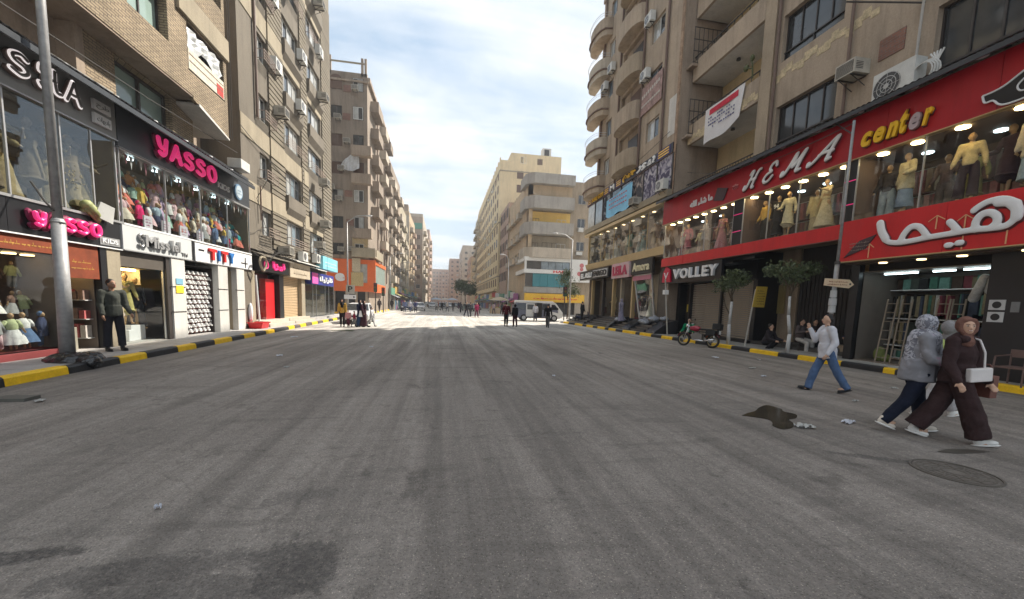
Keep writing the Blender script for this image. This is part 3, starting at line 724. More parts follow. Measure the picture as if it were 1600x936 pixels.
# orange-shop corner block across the side street
def corner_block():
    fh = 2.92; H = 25.6
    t, FS, FF = block('brown corner apartment block with laundry balconies above the orange shop', -24, -8.5, 48, 64.5, H, 'taupe', 'taupe', 7, 5.6, fh, [(55.2, 1.2), (58.0, 1.0), (60.6, 1.4), (63.0, 1.0)],
        ['shut', 'dark', 'white', 'slide'], 3, [(50.0, 53.6, .9, 'taupe', (2, 3, 4, 5, 6), 1.0), (56.6, 59.3, .8, 'pale', (1, 2, 3, 4, 5, 6), .95), (61.4, 64.3, .8, 'taupe', (1, 3, 4, 5, 6), .95)],
        detail=True, fcols=[(-11.7, 1.15), (-14.6, 1.1), (-19, 1.2)], parapet=.35, acs=.35)
    # chamfer-side windows near the corner of the front face, one per storey, with their small frames
    for f in range(7):
        z = 5.6+fh*f+.95
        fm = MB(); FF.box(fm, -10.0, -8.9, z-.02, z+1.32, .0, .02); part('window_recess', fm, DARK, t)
        window(FF, -9.45, z, 1.0, 1.28, ['white', 'slide', 'curtain', 'shut', 'dark', 'curtain', 'slide'][f], t, True, -.08)
        if f in (1, 3, 4):
            m2 = MB(); FF.box(m2, -10.05, -8.0, z-1.08, z-.95, 0, .95); FF.box(m2, -10.05, -8.0, z-.95, z-.05, .85, .95); FF.box(m2, -10.05, -9.95, z-.95, z-.05, 0, .85); FF.box(m2, -8.1, -8.0, z-.95, z-.05, .0, .85); part('balcony', m2, PL['brown'], t)
    # cream balcony just above the orange shop
    m2 = MB(); FF.box(m2, -10.1, -7.6, 6.3, 6.45, 0, 1.0); FF.box(m2, -10.1, -7.6, 6.45, 7.3, .9, 1.0); FF.box(m2, -10.1, -10.0, 6.45, 7.3, 0, .9); m2.box(-7.7, -7.6, 48.0, 53, 6.45, 7.3); m2.box(-8.5, -7.6, 48.0, 53, 6.3, 6.45); part('balcony', m2, PL['beige'], t)
    m2 = MB(); FF.box(m2, -10.2, -8.52, 7.5, 8.6, .0, .03); part('wall_panel', m2, PL['butter'], t)
    # roof terrace posts and rail
    for u in (-12.3, -9.0, -8.65): m2 = MB(); m2.box(u-.12, u+.12, 48, 48.24, 25.6, 27.5); part('roof_post', m2, PL['brown'], t)
    m2 = MB(); m2.box(-12.4, -8.6, 48.02, 48.12, 26.9, 27.05); m2.box(-15, -8.8, 50, 50.2, 25.6, 26.9); part('roof_rail', m2, PL['beige'], t)
    m2 = MB(); m2.box(-24.2, -8.3, 47.8, 48, 24.95, 25.15); m2.box(-8.5, -8.2, 48, 64.6, 25.2, 25.6); part('cornice', m2, PL['brown'], t)
    # arched top-left window
    m2 = MB(); c = -11.7; z = 24.1; pts = [FF.pt(c-.62, .0, z), FF.pt(c+.62, .0, z)]+[FF.pt(c+.62*math.cos(a), .0, z+.95+.55*math.sin(a)) for a in [math.pi*i/8 for i in range(9)]]
    m2.prism(pts, (0, -.06, 0)); part('arched_shutter', m2, WOOD, t)
    m2 = MB()
    for (u, z) in ((-10.5, 23.9), (-10.6, 21.0), (-10.5, 12.9), (-10.4, 9.8)): FF.box(m2, u-.45, u+.35, z, z+.7, .0, .03)
    part('brick_patch', m2, brick_mat('red_brick', (.30, .13, .09), (.22, .10, .07), (.2, .16, .13)), t)
    # drain pipes on the street side
    for y in (54.2, 57.0, 59.7, 62.0): m2 = MB(); m2.cyl((-8.4, y, 4), (-8.4, y, 25), .07, .07, 6); part('drain_pipe', m2, PIPE, t)
    # orange shop front
    m2 = MB(); FF.box(m2, -14, -10.1, 2.5, 6.1, .0, .12); FF.box(m2, -8.6, -7.7, 2.5, 6.1, .0, .12); FF.box(m2, -10.1, -8.6, 5.6, 6.1, 0, .12); FF.box(m2, -10.1, -8.6, 2.5, 3.5, 0, .12)
    m2.box(-8.5, -7.9, 48.0, 57.5, 5.7, 6.1); m2.box(-8.5, -7.95, 48.02, 57.4, 2.5, 3.5)
    part('orange_fascia', m2, mat('orange_cladding', (.72, .15, .04), .5, var=.08, scale=1, fine=0), t)
    m2 = MB(); FF.box(m2, -10.1, -8.6, 3.5, 5.6, .0, .04); part('display_glass', m2, GL_W, t)
    m2 = MB(); m2.box(-8.46, -8.0, 48.3, 57.3, 3.5, 5.7); part('display_glass', m2, GL_G, t)
    m2 = MB(); FF.box(m2, -14, -8.5, .15, 2.5, .0, .03); part('dark_shopfront', m2, DARK, t)
    for u in (-13.5, -12.2, -10.9, -9.8, -8.7): m2 = MB(); FF.box(m2, u-.12, u+.12, .15, 2.5, .03, .16); part('pillar', m2, PL['brown'], t)
    return t, FF
L3, FF3 = corner_block()
for (u, z, lab) in ((-11.3, 6.9, 'air conditioner beside the white window just above the orange shop'), (-10.3, 7.0, 'small air conditioner between the two lowest windows of the brown corner block'),
    (-11.5, 12.4, 'air conditioner under the shuttered window at mid height of the brown corner block'), (-11.2, 15.6, 'air conditioner left of the sagging white cloth'),
    (-10.6, 18.5, 'lone air conditioner on the plain storey of the brown corner block'), (-11.5, 20.9, 'air conditioner below the second row from the top of the brown corner block'), (-9.7, 24.0, 'air conditioner in the top corner window of the brown corner block'),
    (-12.3, 13.6, 'dark-edged air conditioner beside the ribbed block edge')):
    ac(FF3, u, z, .02, 'box', lab)
# sagging white laundry sheet
mb = MB()
A = [(-11.0, 15.9), (-9.6, 15.9)]
for i in range(8):
    for j in range(5):
        def P(i, j):
            s, q = i/8, j/5; top = 17.3 if s > .5 else 15.9+s*2.8
            u = -11.2+1.9*s; zt = 16.2+1.2*math.sin(s*math.pi*.62); zb_ = 15.9-.35*math.sin(s*math.pi); return FF3.pt(u, .5+.1*math.sin(i*2+j), zb_+(zt-zb_)*q)
        mb.quad(P(i, j), P(i+1, j), P(i+1, j+1), P(i, j+1))
solo('laundry_sheet', mb, cloth((.55, .56, .58)), 'large pale sheet sagging from a balcony of the brown corner block', 'laundry', FF3.pt(-10.2, .5, 15.9))

# further blocks on the same side
SH = ['white', 'shut', 'slide', 'dark', 'curtain']
def far_left():
    out = []
    def ct(y0, y1, n, w=1.2): return rcols(y0, y1, w, n)
    out.append(block('grey brown block with stacked balconies behind the orange-shop block', -24, -8.6, 64.8, 82, 22.6, 'taupe', 'taupe', 6, 4.6, 2.95, ct(65, 82, 7), SH, 11, [(66.6, 69.5, .9, 'pale', range(6), .95), (72, 75, .8, 'brownlit', range(6), .95), (77, 80.5, .9, 'pale', range(1, 6), .95)], acs=.3))
    out.append(block('pale khaki block with narrow windows and a low flat roof', -24, -9.0, 82.3, 100, 20.6, 'khaki', 'pale', 5, 4.6, 3.0, ct(82.5, 100, 7), SH, 12, [(84, 87, .9, 'pale', range(5), .95), (90, 93.5, .9, 'khaki', range(5), .95), (96, 99, .7, 'pale', (1, 3), .95)], acs=.3, fcols=[(-9.9, .9)]))
    out.append(block('pinkish tan block with a small dark penthouse', -24, -9.0, 108, 128, 23.5, 'sand', 'pale', 6, 4.6, 3.05, ct(108.5, 128, 7), SH, 13, [(110, 114, .9, 'pale', range(6), .95), (119, 123, .9, 'pink', range(6), .95)], fcols=[(-10.5, 1.2), (-13, 1.2)]))
    out.append(block('taller brown block with a green roof hut in the distance', -26, -6.8, 132, 172, 28.0, 'pale', 'brown', 7, 4.6, 3.1, ct(133, 172, 10, 1.5), SH, 14, [(135, 140, 1, 'pale', range(7), .95), (150, 156, 1, 'sand', range(7), .95)], fcols=[(-8.2, 1.2), (-10.5, 1.2), (-13.5, 1.2)]))
    out.append(block('hazy reddish block at the far bend of the street', -28, -6.4, 180, 225, 31.5, 'pink', 'pink', 9, 3.6, 2.95, ct(181, 225, 8, 1.6), SH, 15, [(183, 189, 1, 'pale', range(9), .95)], fcols=[(-11, 1.3), (-15, 1.3)]))
    p = MB(); p.box(-12.5, -9.6, 112, 115, 23.5, 27); part('penthouse', p, PL['brown'], out[2][0])
    p = MB(); p.box(-9.6, -7.0, 131.8, 133, 24.2, 26.0); part('green_hut', p, mat('green_cladding', (.10, .32, .24), .7, fine=0), out[3][0])
    return out
FARL = far_left()
# ------------------------------------------------------------------ right: building over the red shop
FR = Fr('R', 14.0); FI = Fr('R', 15.4)
def red_shop_building():
    t = thing('apartment_building', 'stained brown building with long loggias above the two storey red shop', 'building', (14.5, 14, 0))
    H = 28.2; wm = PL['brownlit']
    mb = MB(); mb.box(15.9, 30, 2, 22.2, 0, H); part('wall', mb, PL['butter'], t, label='yellowish wall at the back of the loggias')
    hol = []
    for f in range(5):
        z = 8.45+3.65*f
        hol += [(13.15, 15.9, z+.1, z+1.95), (7.4, 10.2, z+.05, z+2.15), (3.2, 5.6, z+.1, z+1.95)]
    mb = MB(); FR.wall(mb, 2, 16.9, 7.7, H, hol, .3); mb.box(14.35, 15.9, 16.72, 16.9, 7.7, H); mb.box(14.35, 15.9, 2, 16.7, 7.7, 7.9); mb.quad((14, 16.9, 7.7), (14.35, 16.9, 7.7), (14.35, 16.9, H), (14, 16.9, H)); mb.quad((14, 2, H), (15.9, 2, H), (15.9, 22.2, H), (14, 22.2, H))
    part('wall', mb, wm, t)
    for k, (a, b_, c, d) in enumerate(hol):
        if c > 25.5: continue
        window(FR, (a+b_)/2, c+.42, b_-a, d-c-.42, 'dark', t, True, .2)
        m2 = MB(); FR.box(m2, a+.03, b_-.03, c+.02, c+.36, -.24, -.2); part('pane', m2, GL_D, t)
        m2 = MB()
        for u in (a+.02, (a+b_)/2-.02, b_-.06): FR.box(m2, u, u+.04, c+.0, c+.42, -.2, -.15)
        FR.box(m2, a, b_, c+.37, c+.42, -.2, -.13); part('window_frame', m2, FRM, t)
    # loggia slabs, parapets and inner openings
    for f in range(6):
        z = 7.95+3.42*f+ (0 if f == 0 else -.2)
        m2 = MB(); m2.box(13.95, 15.9, 16.9, 22.15, z, z+.14); part('soffit', m2, PL['white'], t)
        if f > 0:
            m2 = MB(); m2.box(13.9, 14.05, 16.9, 22.15, z-.02, z+1.05); m2.box(14.05, 15.9, 22.05, 22.15, z+.14, z+1.05); part('parapet', m2, wm, t)
        m2 = MB()
        if f == 0:
            m2.box(13.95, 14.07, 16.9, 22.15, z, z+.45)
            part('parapet', m2, PL['pale'], t); m2 = MB()
            for i in range(27): y = 17+i*.19; m2.box(14.0, 14.02, y, y+.02, z+.45, z+.95)
            m2.box(13.98, 14.04, 16.95, 22.15, z+.95, z+.99); m2.box(13.98, 14.04, 16.95, 22.15, z+.7, z+.72)
        else:
            for y in [17+i*.5 for i in range(11)]: m2.box(13.96, 13.99, y, y+.03, z+1.05, z+1.32)
            m2.box(13.95, 14.0, 16.95, 22.15, z+1.32, z+1.36)
        part('balcony_rail', m2, IRON, t)
        m2 = MB(); m2.box(15.8, 15.88, 18.0, 19.1, z+.15, z+2.3); part('balcony_door', m2, WOOD, t)
        m2 = MB(); m2.cyl((14.8, 19.6, z+.0), (14.8, 19.6, z-.1), .09, .11, 10); part('ceiling_lamp', m2, IRON, t)
    # repaired plaster strips, pier and pipes
    m2 = MB(); FR.box(m2, 16.25, 16.9, 7.7, H-.1, .003, .09); part('pier', m2, PL['tan'], t)
    for (u, dd) in ((16.05, .06), (12.75, .05)): m2 = MB(); m2.cyl(FR.pt(u, .09, 8), FR.pt(u, .09, H-.5), dd, dd, 8); part('drain_pipe', m2, PIPE, t)
    m2 = MB(); m2.cyl(FR.pt(10.55, .12, 8.35), FR.pt(10.5, .12, 14), .035, .035, 8); part('drain_pipe', m2, simple('grey_pipe', (.40, .38, .35), .5), t, label='thin pale grey pipe')
    m2 = MB()
    for i in range(16):
        a, b_ = 11.9+i*.28, 11.9+(i+1)*.28; z = 11.55+.12*math.sin(i*1.7); w = .22+.12*abs(math.sin(i*2.3)); p = MB
        FR.box(m2, a, b_, z, z+w, .0, .012)
    part('plaster_scar', m2, mat('scar_plaster', (.52, .43, .28), .95, var=.35, scale=4, fine=20), t, label='rough pale band of bare plaster')
    m2 = MB()
    for i in range(24): a = 16.9+i*.22; FRb = .2+.16*abs(math.sin(i*1.9)); m2.box(13.885, 13.9, a, a+.22, 11.25+.1*math.sin(i), 11.3+FRb)
    part('plaster_scar', m2, mat('scar_plaster', (.52, .43, .28)), t)
    m2 = MB(); m2.box(13.1, 14.0, 2, 22, 7.98, 8.12); 
    for i in range(60):
        y = 3+i*.31; m2.box(13.05, 13.35, y, y+.3, 8.08+random.uniform(-.02, .03), 8.16+random.uniform(0, .1))
    part('rubble_ledge', m2, mat('rubble_ledge', (.40, .36, .29), .95, var=.4, scale=5), t)
    m2 = MB(); FR.box(m2, 11.0, 11.75, 9.95, 10.6, .0, .03); part('brick_patch', m2, brick_mat('red_brick', (.30, .13, .09), (.22, .10, .07), (.2, .16, .13)), t)
    m2 = MB(); m2.cyl(FR.pt(12.2, 1.0, 11.95), FR.pt(10.5, .1, 10.9), .025, .025, 6); part('pipe_arm', m2, IRON, t)
    # arcade wall at street level: beige panel, dark openings and pillars
    m2 = MB(); m2.box(15.4, 15.9, 15.3, 18.1, .17, 4.6); part('arcade_wall', m2, PL['tan'], t)
    m2 = MB(); m2.box(15.5, 15.9, 2, 15.3, .17, 4.6); part('dark_shopfront', m2, simple('blackened_wall', (.035, .03, .028), .6), t)
    m2 = MB(); m2.box(15.2, 15.42, 17.35, 17.6, .17, 3.9); m2.box(15.0, 15.3, 12.3, 12.55, .17, 3.6); part('wooden_post', m2, mat('ochre_wood', (.42, .28, .13), .7), t)
    m2 = MB(); m2.box(15.33, 15.4, 15.9, 16.6, 1.6, 2.9); part('wall_panel', m2, mat('olive_board', (.33, .27, .12), .6), t)
    for i in range(14): m2 = MB(); m2.box(15.44, 15.5, 12.75+i*.18, 12.9+i*.18, .3, 3.4); part('gate_slat', m2, simple('dark_gate', (.028, .026, .026), .5), t)
    m2 = MB(); m2.box(13.1, 15.9, 2, 22.2, 4.45, 4.6); part('arcade_ceiling', m2, PL['tan'], t)
    m2 = MB(); m2.box(14.1, 15.7, 11.2, 22, .17, .32); part('door_step', m2, mat('dark_step', (.07, .065, .06), .6), t)
    return t
HB = red_shop_building()
ac(FR, 10.7, 8.2, .25, 'big', 'big new white air conditioner with a large fan standing on the red shop awning')
ac(FR, 12.35, 9.75, .0, 'box', 'old boxy air conditioner on the wall above the big new white one')
ac(FI, 20.5, 9.0, -.4, 'box', 'box air conditioner inside the lowest loggia above the red shop')
# coil of white cable on the awning
mb = MB()
for k in range(4):
    r = .26+.03*k; mb.path([(13.35+.05*k, 9.95+r*math.cos(a), 8.6+r*math.sin(a)) for a in [2*math.pi*i/16 for i in range(17)]], .02, 5)
for k in range(5): mb.path([(13.4+.03*k, 9.75+.08*k, 8.2), (13.5, 9.8-.05*k, 8.6), (13.55, 9.6+.08*k, 9.1)], .022, 5)
solo('cable_coil', mb, simple('white_cable', (.62, .62, .60), .5), 'tangled coil of white cable beside the big white air conditioner', 'cable', (13.4, 9.9, 8.2))
# banner on the loggia parapet
def hanging(name, label, cat, P, nu, nv, m):
    mb = MB()
    for i in range(nu):
        for j in range(nv): mb.quad(P(i/nu, j/nv), P((i+1)/nu, j/nv), P((i+1)/nu, (j+1)/nv), P(i/nu, (j+1)/nv))
    return solo(name, mb, m, label, cat, P(0, 0), smooth=True)
def bandmat(name, stops, axis=2, lo=0, hi=1):
    if name in _m: return _m[name]
    m, nt, b = _nt(name); N = nt.nodes.new; L = nt.links.new
    g = N('ShaderNodeNewGeometry'); sp = N('ShaderNodeSeparateXYZ'); L(g.outputs['Position'], sp.inputs[0])
    r = N('ShaderNodeMapRange'); r.inputs[1].default_value = lo; r.inputs[2].default_value = hi; L(sp.outputs[axis], r.inputs[0])
    cr = N('ShaderNodeValToRGB'); cr.color_ramp.interpolation = 'CONSTANT'; e = cr.color_ramp.elements
    e[0].position = 0; e[0].color = (*stops[0][1], 1); e[1].position = stops[1][0]; e[1].color = (*stops[1][1], 1)
    for p, c in stops[2:]: q = e.new(p); q.color = (*c, 1)
    L(r.outputs[0], cr.inputs[0]); L(cr.outputs[0], b.inputs['Base Color']); b.inputs['Roughness'].default_value = .7; _m[name] = m; return m
bl = hanging('hanging_banner', 'white and red banner tied over the loggia parapet above the red shop', 'banner',
    lambda s, v: (13.84-.03*math.sin(s*9), 20.6-2.9*s+.25*(1-v)*s, 12.35-(1.75-.35*s+ .35*math.sin(s*3.1)*s)*(1-v)), 12, 6, mat('banner_white', (.66, .65, .66), .7, var=.08))
mb = MB(); mb.box(13.79, 13.81, 18.1, 20.2, 11.95, 12.22)
o = part('red_print', mb, cloth((.55, .05, .08)), bl)
mb = MB()
for r_ in range(4):
    for i in range(12):
        if random.random() < .75: y = 18.3+i*.17; mb.box(13.79, 13.80, y, y+random.uniform(.05, .14), 11.75-r_*.17, 11.82-r_*.17)
part('small_print', mb, cloth((.12, .12, .25)), bl)['kind'] = 'stuff'
mb = MB(); mb.path([(13.85, 17.3, 12.3), (13.7, 17.2, 12.9), (13.75, 17.35, 13.1)], .04, 5); mb.ell((13.72, 17.25, 13.15), (.1, .1, .14)); mb.path([(13.75, 17.25, 12.7), (13.8, 17.6, 12.9)], .03, 5); mb.ell((13.8, 17.7, 12.95), (.09, .14, .16))
solo('potted_cactus', mb, mat('dusty_green', (.10, .11, .05)), 'dusty plant stems at the end of the banner parapet', 'plant', (13.8, 17.3, 12.2))

# ------------------------------------------------------------------ right: gym tower with curved balconies
FG = Fr('R', 13.3)
def gym_tower():
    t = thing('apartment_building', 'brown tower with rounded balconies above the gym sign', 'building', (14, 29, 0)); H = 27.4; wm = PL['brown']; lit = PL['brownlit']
    rows = [11.75+3.1*i for i in range(5)]
    hol = []
    for z in rows: hol += [(24.6, 26.2, z+.9, z+2.2), (32.3, 33.4, z+.9, z+2.2)]
    bay = (27.0, 30.6)
    for z in rows: hol.append((bay[0]+.1, bay[1]-.1, z+.15, z+2.75))
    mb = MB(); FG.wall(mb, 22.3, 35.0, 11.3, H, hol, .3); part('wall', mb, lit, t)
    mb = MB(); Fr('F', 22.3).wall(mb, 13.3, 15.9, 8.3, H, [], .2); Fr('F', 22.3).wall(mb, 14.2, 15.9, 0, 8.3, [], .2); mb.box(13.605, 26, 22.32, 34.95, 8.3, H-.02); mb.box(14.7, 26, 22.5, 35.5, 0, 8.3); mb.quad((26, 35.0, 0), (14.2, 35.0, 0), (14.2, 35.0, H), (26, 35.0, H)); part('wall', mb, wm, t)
    mb = MB(); mb.box(13.2, 26, 22.2, 35.1, H, H+.3); part('roof', mb, wm, t)
    for i, z in enumerate(rows):
        window(FG, 25.4, z+.9, 1.6, 1.3, 'blue' if i % 2 else 'curtain', t, True, .14); window(FG, 32.85, z+.9, 1.1, 1.3, 'blue' if i % 3 else 'curtain', t, True, .14)
        m2 = MB(); FG.box(m2, 27.9, 29.4, z+.15, z+2.3, -.28, -.22); part('balcony_door', m2, WOOD if i % 2 else FRM, t)
        m2 = MB(); FG.box(m2, 27.15, 27.8, z+.15, z+2.7, -.28, -.24); FG.box(m2, 29.45, 30.45, z+.15, z+2.7, -.28, -.24); part('balcony_wall', m2, lit, t)
        # rounded middle balcony
        def curved(yc, hw, out, z0, z1, x0=13.3, n=10, th=.12, arc=1.0):
            m3 = MB(); P_ = []
            for k in range(n+1):
                a = math.pi*k/n; y = yc-hw*math.cos(a)*arc; x = x0-out*math.sin(a)**.62; P_.append((x, y))
            for k in range(n):
                (xa, ya), (xb, yb) = P_[k], P_[k+1]
                def inn(x, y): return (x+(x0-x)*.12 if x < x0 else x, yc+(y-yc)*.94)
                xc, yc2 = inn(xb, yb); xd, yd = inn(xa, ya)
                m3.prism([(xa, ya, z0), (xd, yd, z0), (xc, yc2, z0), (xb, yb, z0)], (0, 0, z1-z0))
            m3.prism([(x, y, z0-.14) for x, y in P_], (0, 0, .139)); return m3
        part('balcony', curved(28.8, 1.78, .85, z, z+1.05), lit if i % 2 else PL['tan'], t)
        part('balcony', curved(34.7, 1.75, 1.0, z-.3, z+.9), PL['pale'] if i % 2 else lit, t)
        m2 = MB(); m2.path([(13.2-1.0*math.sin(math.pi*k/8)**.62, 34.7-1.72*math.cos(math.pi*k/8), z+1.25) for k in range(9)], .018, 5)
        m2.path([(13.2-1.0*math.sin(math.pi*k/8)**.62, 34.7-1.72*math.cos(math.pi*k/8), z+1.08) for k in range(9)], .014, 5); part('balcony_rail', m2, ALU, t)
        m2 = MB(); m2.path([(13.25-1.02*math.sin(math.pi*k/8)**.62, 34.7-1.77*math.cos(math.pi*k/8), z+.02) for k in range(9)], .07, 6); part('balcony_band', m2, PIPE, t)
    for u in (24.0, 27.0, 30.8, 34.3): m2 = MB(); m2.cyl(FG.pt(u, .1, 11.4), FG.pt(u, .1, H), .075, .075, 8); part('drain_pipe', m2, PIPE, t)
    m2 = MB(); FG.box(m2, 22.35, 22.6, 8, H, .0, .05); part('pier', m2, mat('flaking_brick', (.33, .23, .16), .95, var=.4, scale=3), t)
    # caged side balconies on the face looking at the camera
    for z in (11.6, 15.4):
        m2 = MB(); m2.box(13.55, 15.85, 21.75, 22.3, z-.12, z); part('side_balcony', m2, PL['brown'], t)
        m2 = MB()
        for i in range(9):
            x = 13.6+i*.27; m2.box(x, x+.025, 21.75, 21.775, z, z+1.9)
        for zz in (z+.05, z+.65, z+1.25, z+1.88): m2.box(13.58, 15.8, 21.75, 21.78, zz, zz+.03)
        part('cage_rail', m2, IRON, t)
    m2 = MB(); m2.box(13.28, 13.36, 22.45, 23.4, 12.0, 14.2); part('white_sheet_panel', m2, PL['white'], t)
    # podium: sloping gold framed storey, dark base
    m2 = MB(); m2.box(13.35, 13.7, 22.4, 36.5, 8.3, 11.3); part('gym_wall', m2, DARK, t)
    return t
GT = gym_tower()
for (u, z, d, kind, lab) in ((26.3, 16.75, .1, 'split', 'white air conditioner below a blue window halfway up the gym tower'), (26.1, 20.1, .1, 'split', 'white air conditioner near the top of the frame on the gym tower'),
    (33.5, 19.6, .1, 'split', 'air conditioner nearest the rounded corner balconies of the gym tower'), (32.2, 20.4, .1, 'split', 'air conditioner beside the small blue corner window of the gym tower'),
    (22.95, 8.75, .25, 'split', 'round-fan air conditioner at the end of the gym sign ledge'), (26.2, 8.65, .2, 'box', 'square air conditioner beside the blue gym banner'), (34.0, 12.1, .1, 'split', 'air conditioner above the far end of the gym sign')):
    ac(FG, u, z, d, kind, lab)
bl = thing('wall_banner', 'weathered reddish banner strapped below an air conditioner on the gym tower', 'banner', (13.2, 25.7, 14.7))
mb = MB(); mb.box(13.19, 13.23, 24.3, 27.1, 14.7, 16.5); part('cloth', mb, mat('banner_faded', (.33, .22, .20), .8, var=.5, scale=2.5), bl)
mb = MB()
for i in range(9): mb.box(13.175, 13.19, 24.6+i*.26, 24.75+i*.26, 15.9-.02*i, 16.1-.02*i); mb.box(13.175, 13.19, 24.5+i*.27, 24.7+i*.27, 15.2, 15.32)
part('lettering', mb, cloth((.55, .52, .48)), bl)['kind'] = 'stuff'

# ------------------------------------------------------------------ right: far corner block with wrap-round balconies
def balcony_block():
    t = thing('apartment_building', 'corner block with grey wrap-round balconies above a yellow shop sign', 'building', (12.5, 62, 0)); H = 18.2
    FS = Fr('R', 12.6); FF = Fr('F', 61.0); FF2 = Fr('F', 61.6)
    hs = [(62.6+2.6*c, 63.9+2.6*c, 8.9+3.6*f, 10.3+3.6*f) for f in range(3) for c in range(6)]
    hf = [(20.6, 21.9, 10.3+3.6*f, 11.7+3.6*f) for f in range(3)]
    mb = MB(); FS.wall(mb, 61.0, 79, 0, H, hs, .3); part('wall', mb, PL['sand'], t)
    mb = MB(); FF2.wall(mb, 19.4, 27, 0, 20.8, hf, .3); part('wall', mb, PL['tan'], t)
    mb = MB(); mb.box(12.9, 27, 61.95, 79, 0, H); mb.box(19.4, 27, 61.95, 75, H, 20.8); part('inner_wall', mb, PL['sand'], t)
    for f, (z, m) in enumerate(((8.9, 'beige'), (12.6, 'yellow'), (16.2, 'sand'))):
        mb = MB(); FF.box(mb, 12.6, 19.4, z, z+3.3, -.9, -.6); part('recessed_wall', mb, PL[m], t)
        window(FF, 18.0, z+1.0, 1.5, 1.3, 'white', t, True, .58); window(FF, 13.9, z+1.0, 1.0, 1.3, 'shut', t, False, .58)
        if f == 0: window(FF, 16.2, z+1.1, 2.4, 1.3, 'dark', t, True, .58)
    for k, (z0, z1) in enumerate(((9.0, 10.3), (12.5, 14.1), (16.3, 17.9), (19.9, 21.2))):
        m = PL['grey'] if k else PL['pale']; mb = MB()
        mb.prism([(12.0, 61.2, z0), (13.2, 59.9, z0), (19.5, 59.9, z0), (19.5, 60.05, z0), (13.3, 60.05, z0), (12.15, 61.25, z0), (12.15, 65, z0), (12.0, 65, z0)], (0, 0, z1-z0))
        mb.prism([(12.0, 61.2, z0-.2), (13.2, 59.9, z0-.2), (19.5, 59.9, z0-.2), (19.5, 61.6, z0-.2), (12.6, 61.6, z0-.2), (12.6, 65, z0-.2), (12.0, 65, z0-.2)], (0, 0, .199)); part('balcony', mb, m, t)
    mb = MB(); mb.box(12.6, 19.4, 61.0, 79, H, H+2.0); mb.box(12.6, 13.2, 61.0, 61.6, 8.9, 20); part('pier', mb, PL['sand'], t)
    for i, (a, b_, c, d) in enumerate(hs): window(FS, (a+b_)/2, c, b_-a, d-c, SH[i % 5], t, False)
    for i, (a, b_, c, d) in enumerate(hf): window(FF2, (a+b_)/2, c, b_-a, d-c, 'white', t, True)
    m2 = MB(); FF2.box(m2, 20.5, 21.5, 9.6, 10.1, 0, .5); FF2.box(m2, 20.7, 21.5, 13.2, 13.8, 0, .5); part('air_conditioner', m2, ACW, t)
    for f in range(3):
        for i in range(5): m2 = MB(); FS.box(m2, 66+2.6*i, 68+2.6*i, 8.5+3.6*f, 9.4+3.6*f, .0, .7); part('balcony', m2, PL['sand' if i % 2 else 'pale'], t)
    # podium: white cladding, glazing, teal panels, grey band, yellow sign
    W = mat('white_cladding', (.68, .68, .66), .45, var=.05, fine=0); TE = mat('teal_panel', (.045, .22, .26), .35, var=.12, scale=.5, fine=0)
    m2 = MB(); FF.box(m2, 12.1, 19.4, 8.3, 8.9, -.1, .6); FF.box(m2, 12.1, 19.4, 6.45, 7.05, -.1, .5); m2.box(12.05, 12.6, 61.1, 68, 8.3, 8.9); m2.box(12.1, 12.6, 61.1, 68, 6.45, 7.05); FF.box(m2, 12.2, 12.45, 7.05, 8.3, -.1, .5); part('white_cladding', m2, W, t)
    m2 = MB(); FF.box(m2, 19.4, 24.5, 5.3, 8.8, -.4, .45); part('white_sign_panel', m2, W, t)
    for i in range(6): m2 = MB(); FF.box(m2, 12.5+i*1.15, 13.6+i*1.15, 7.08, 8.28, -.05, .3); part('pane', m2, GL_B if i > 1 else GL_D, t)
    for i in range(6): m2 = MB(); FF.box(m2, 12.35+i*1.18, 13.5+i*1.18, 4.4, 6.42, -.05, .3); part('teal_panel', m2, TE if i > 0 else GL_D, t)
    m2 = MB(); FF.box(m2, 12.2, 19.4, 3.45, 4.35, -.1, .35); part('grey_band', m2, PL['grey'], t)
    m2 = MB(); FF.box(m2, 12.4, 22.0, .15, 2.0, .0, .03); part('dark_shopfront', m2, DARK, t)
    m2 = MB(); FF.box(m2, 12.5, 14.6, .15, 2.0, .03, .12); FF.box(m2, 20.5, 21.5, .15, 2.3, .03, .3); part('shop_pier', m2, PL['pale'], t)
    return t, FF
R3, FF3R = balcony_block()
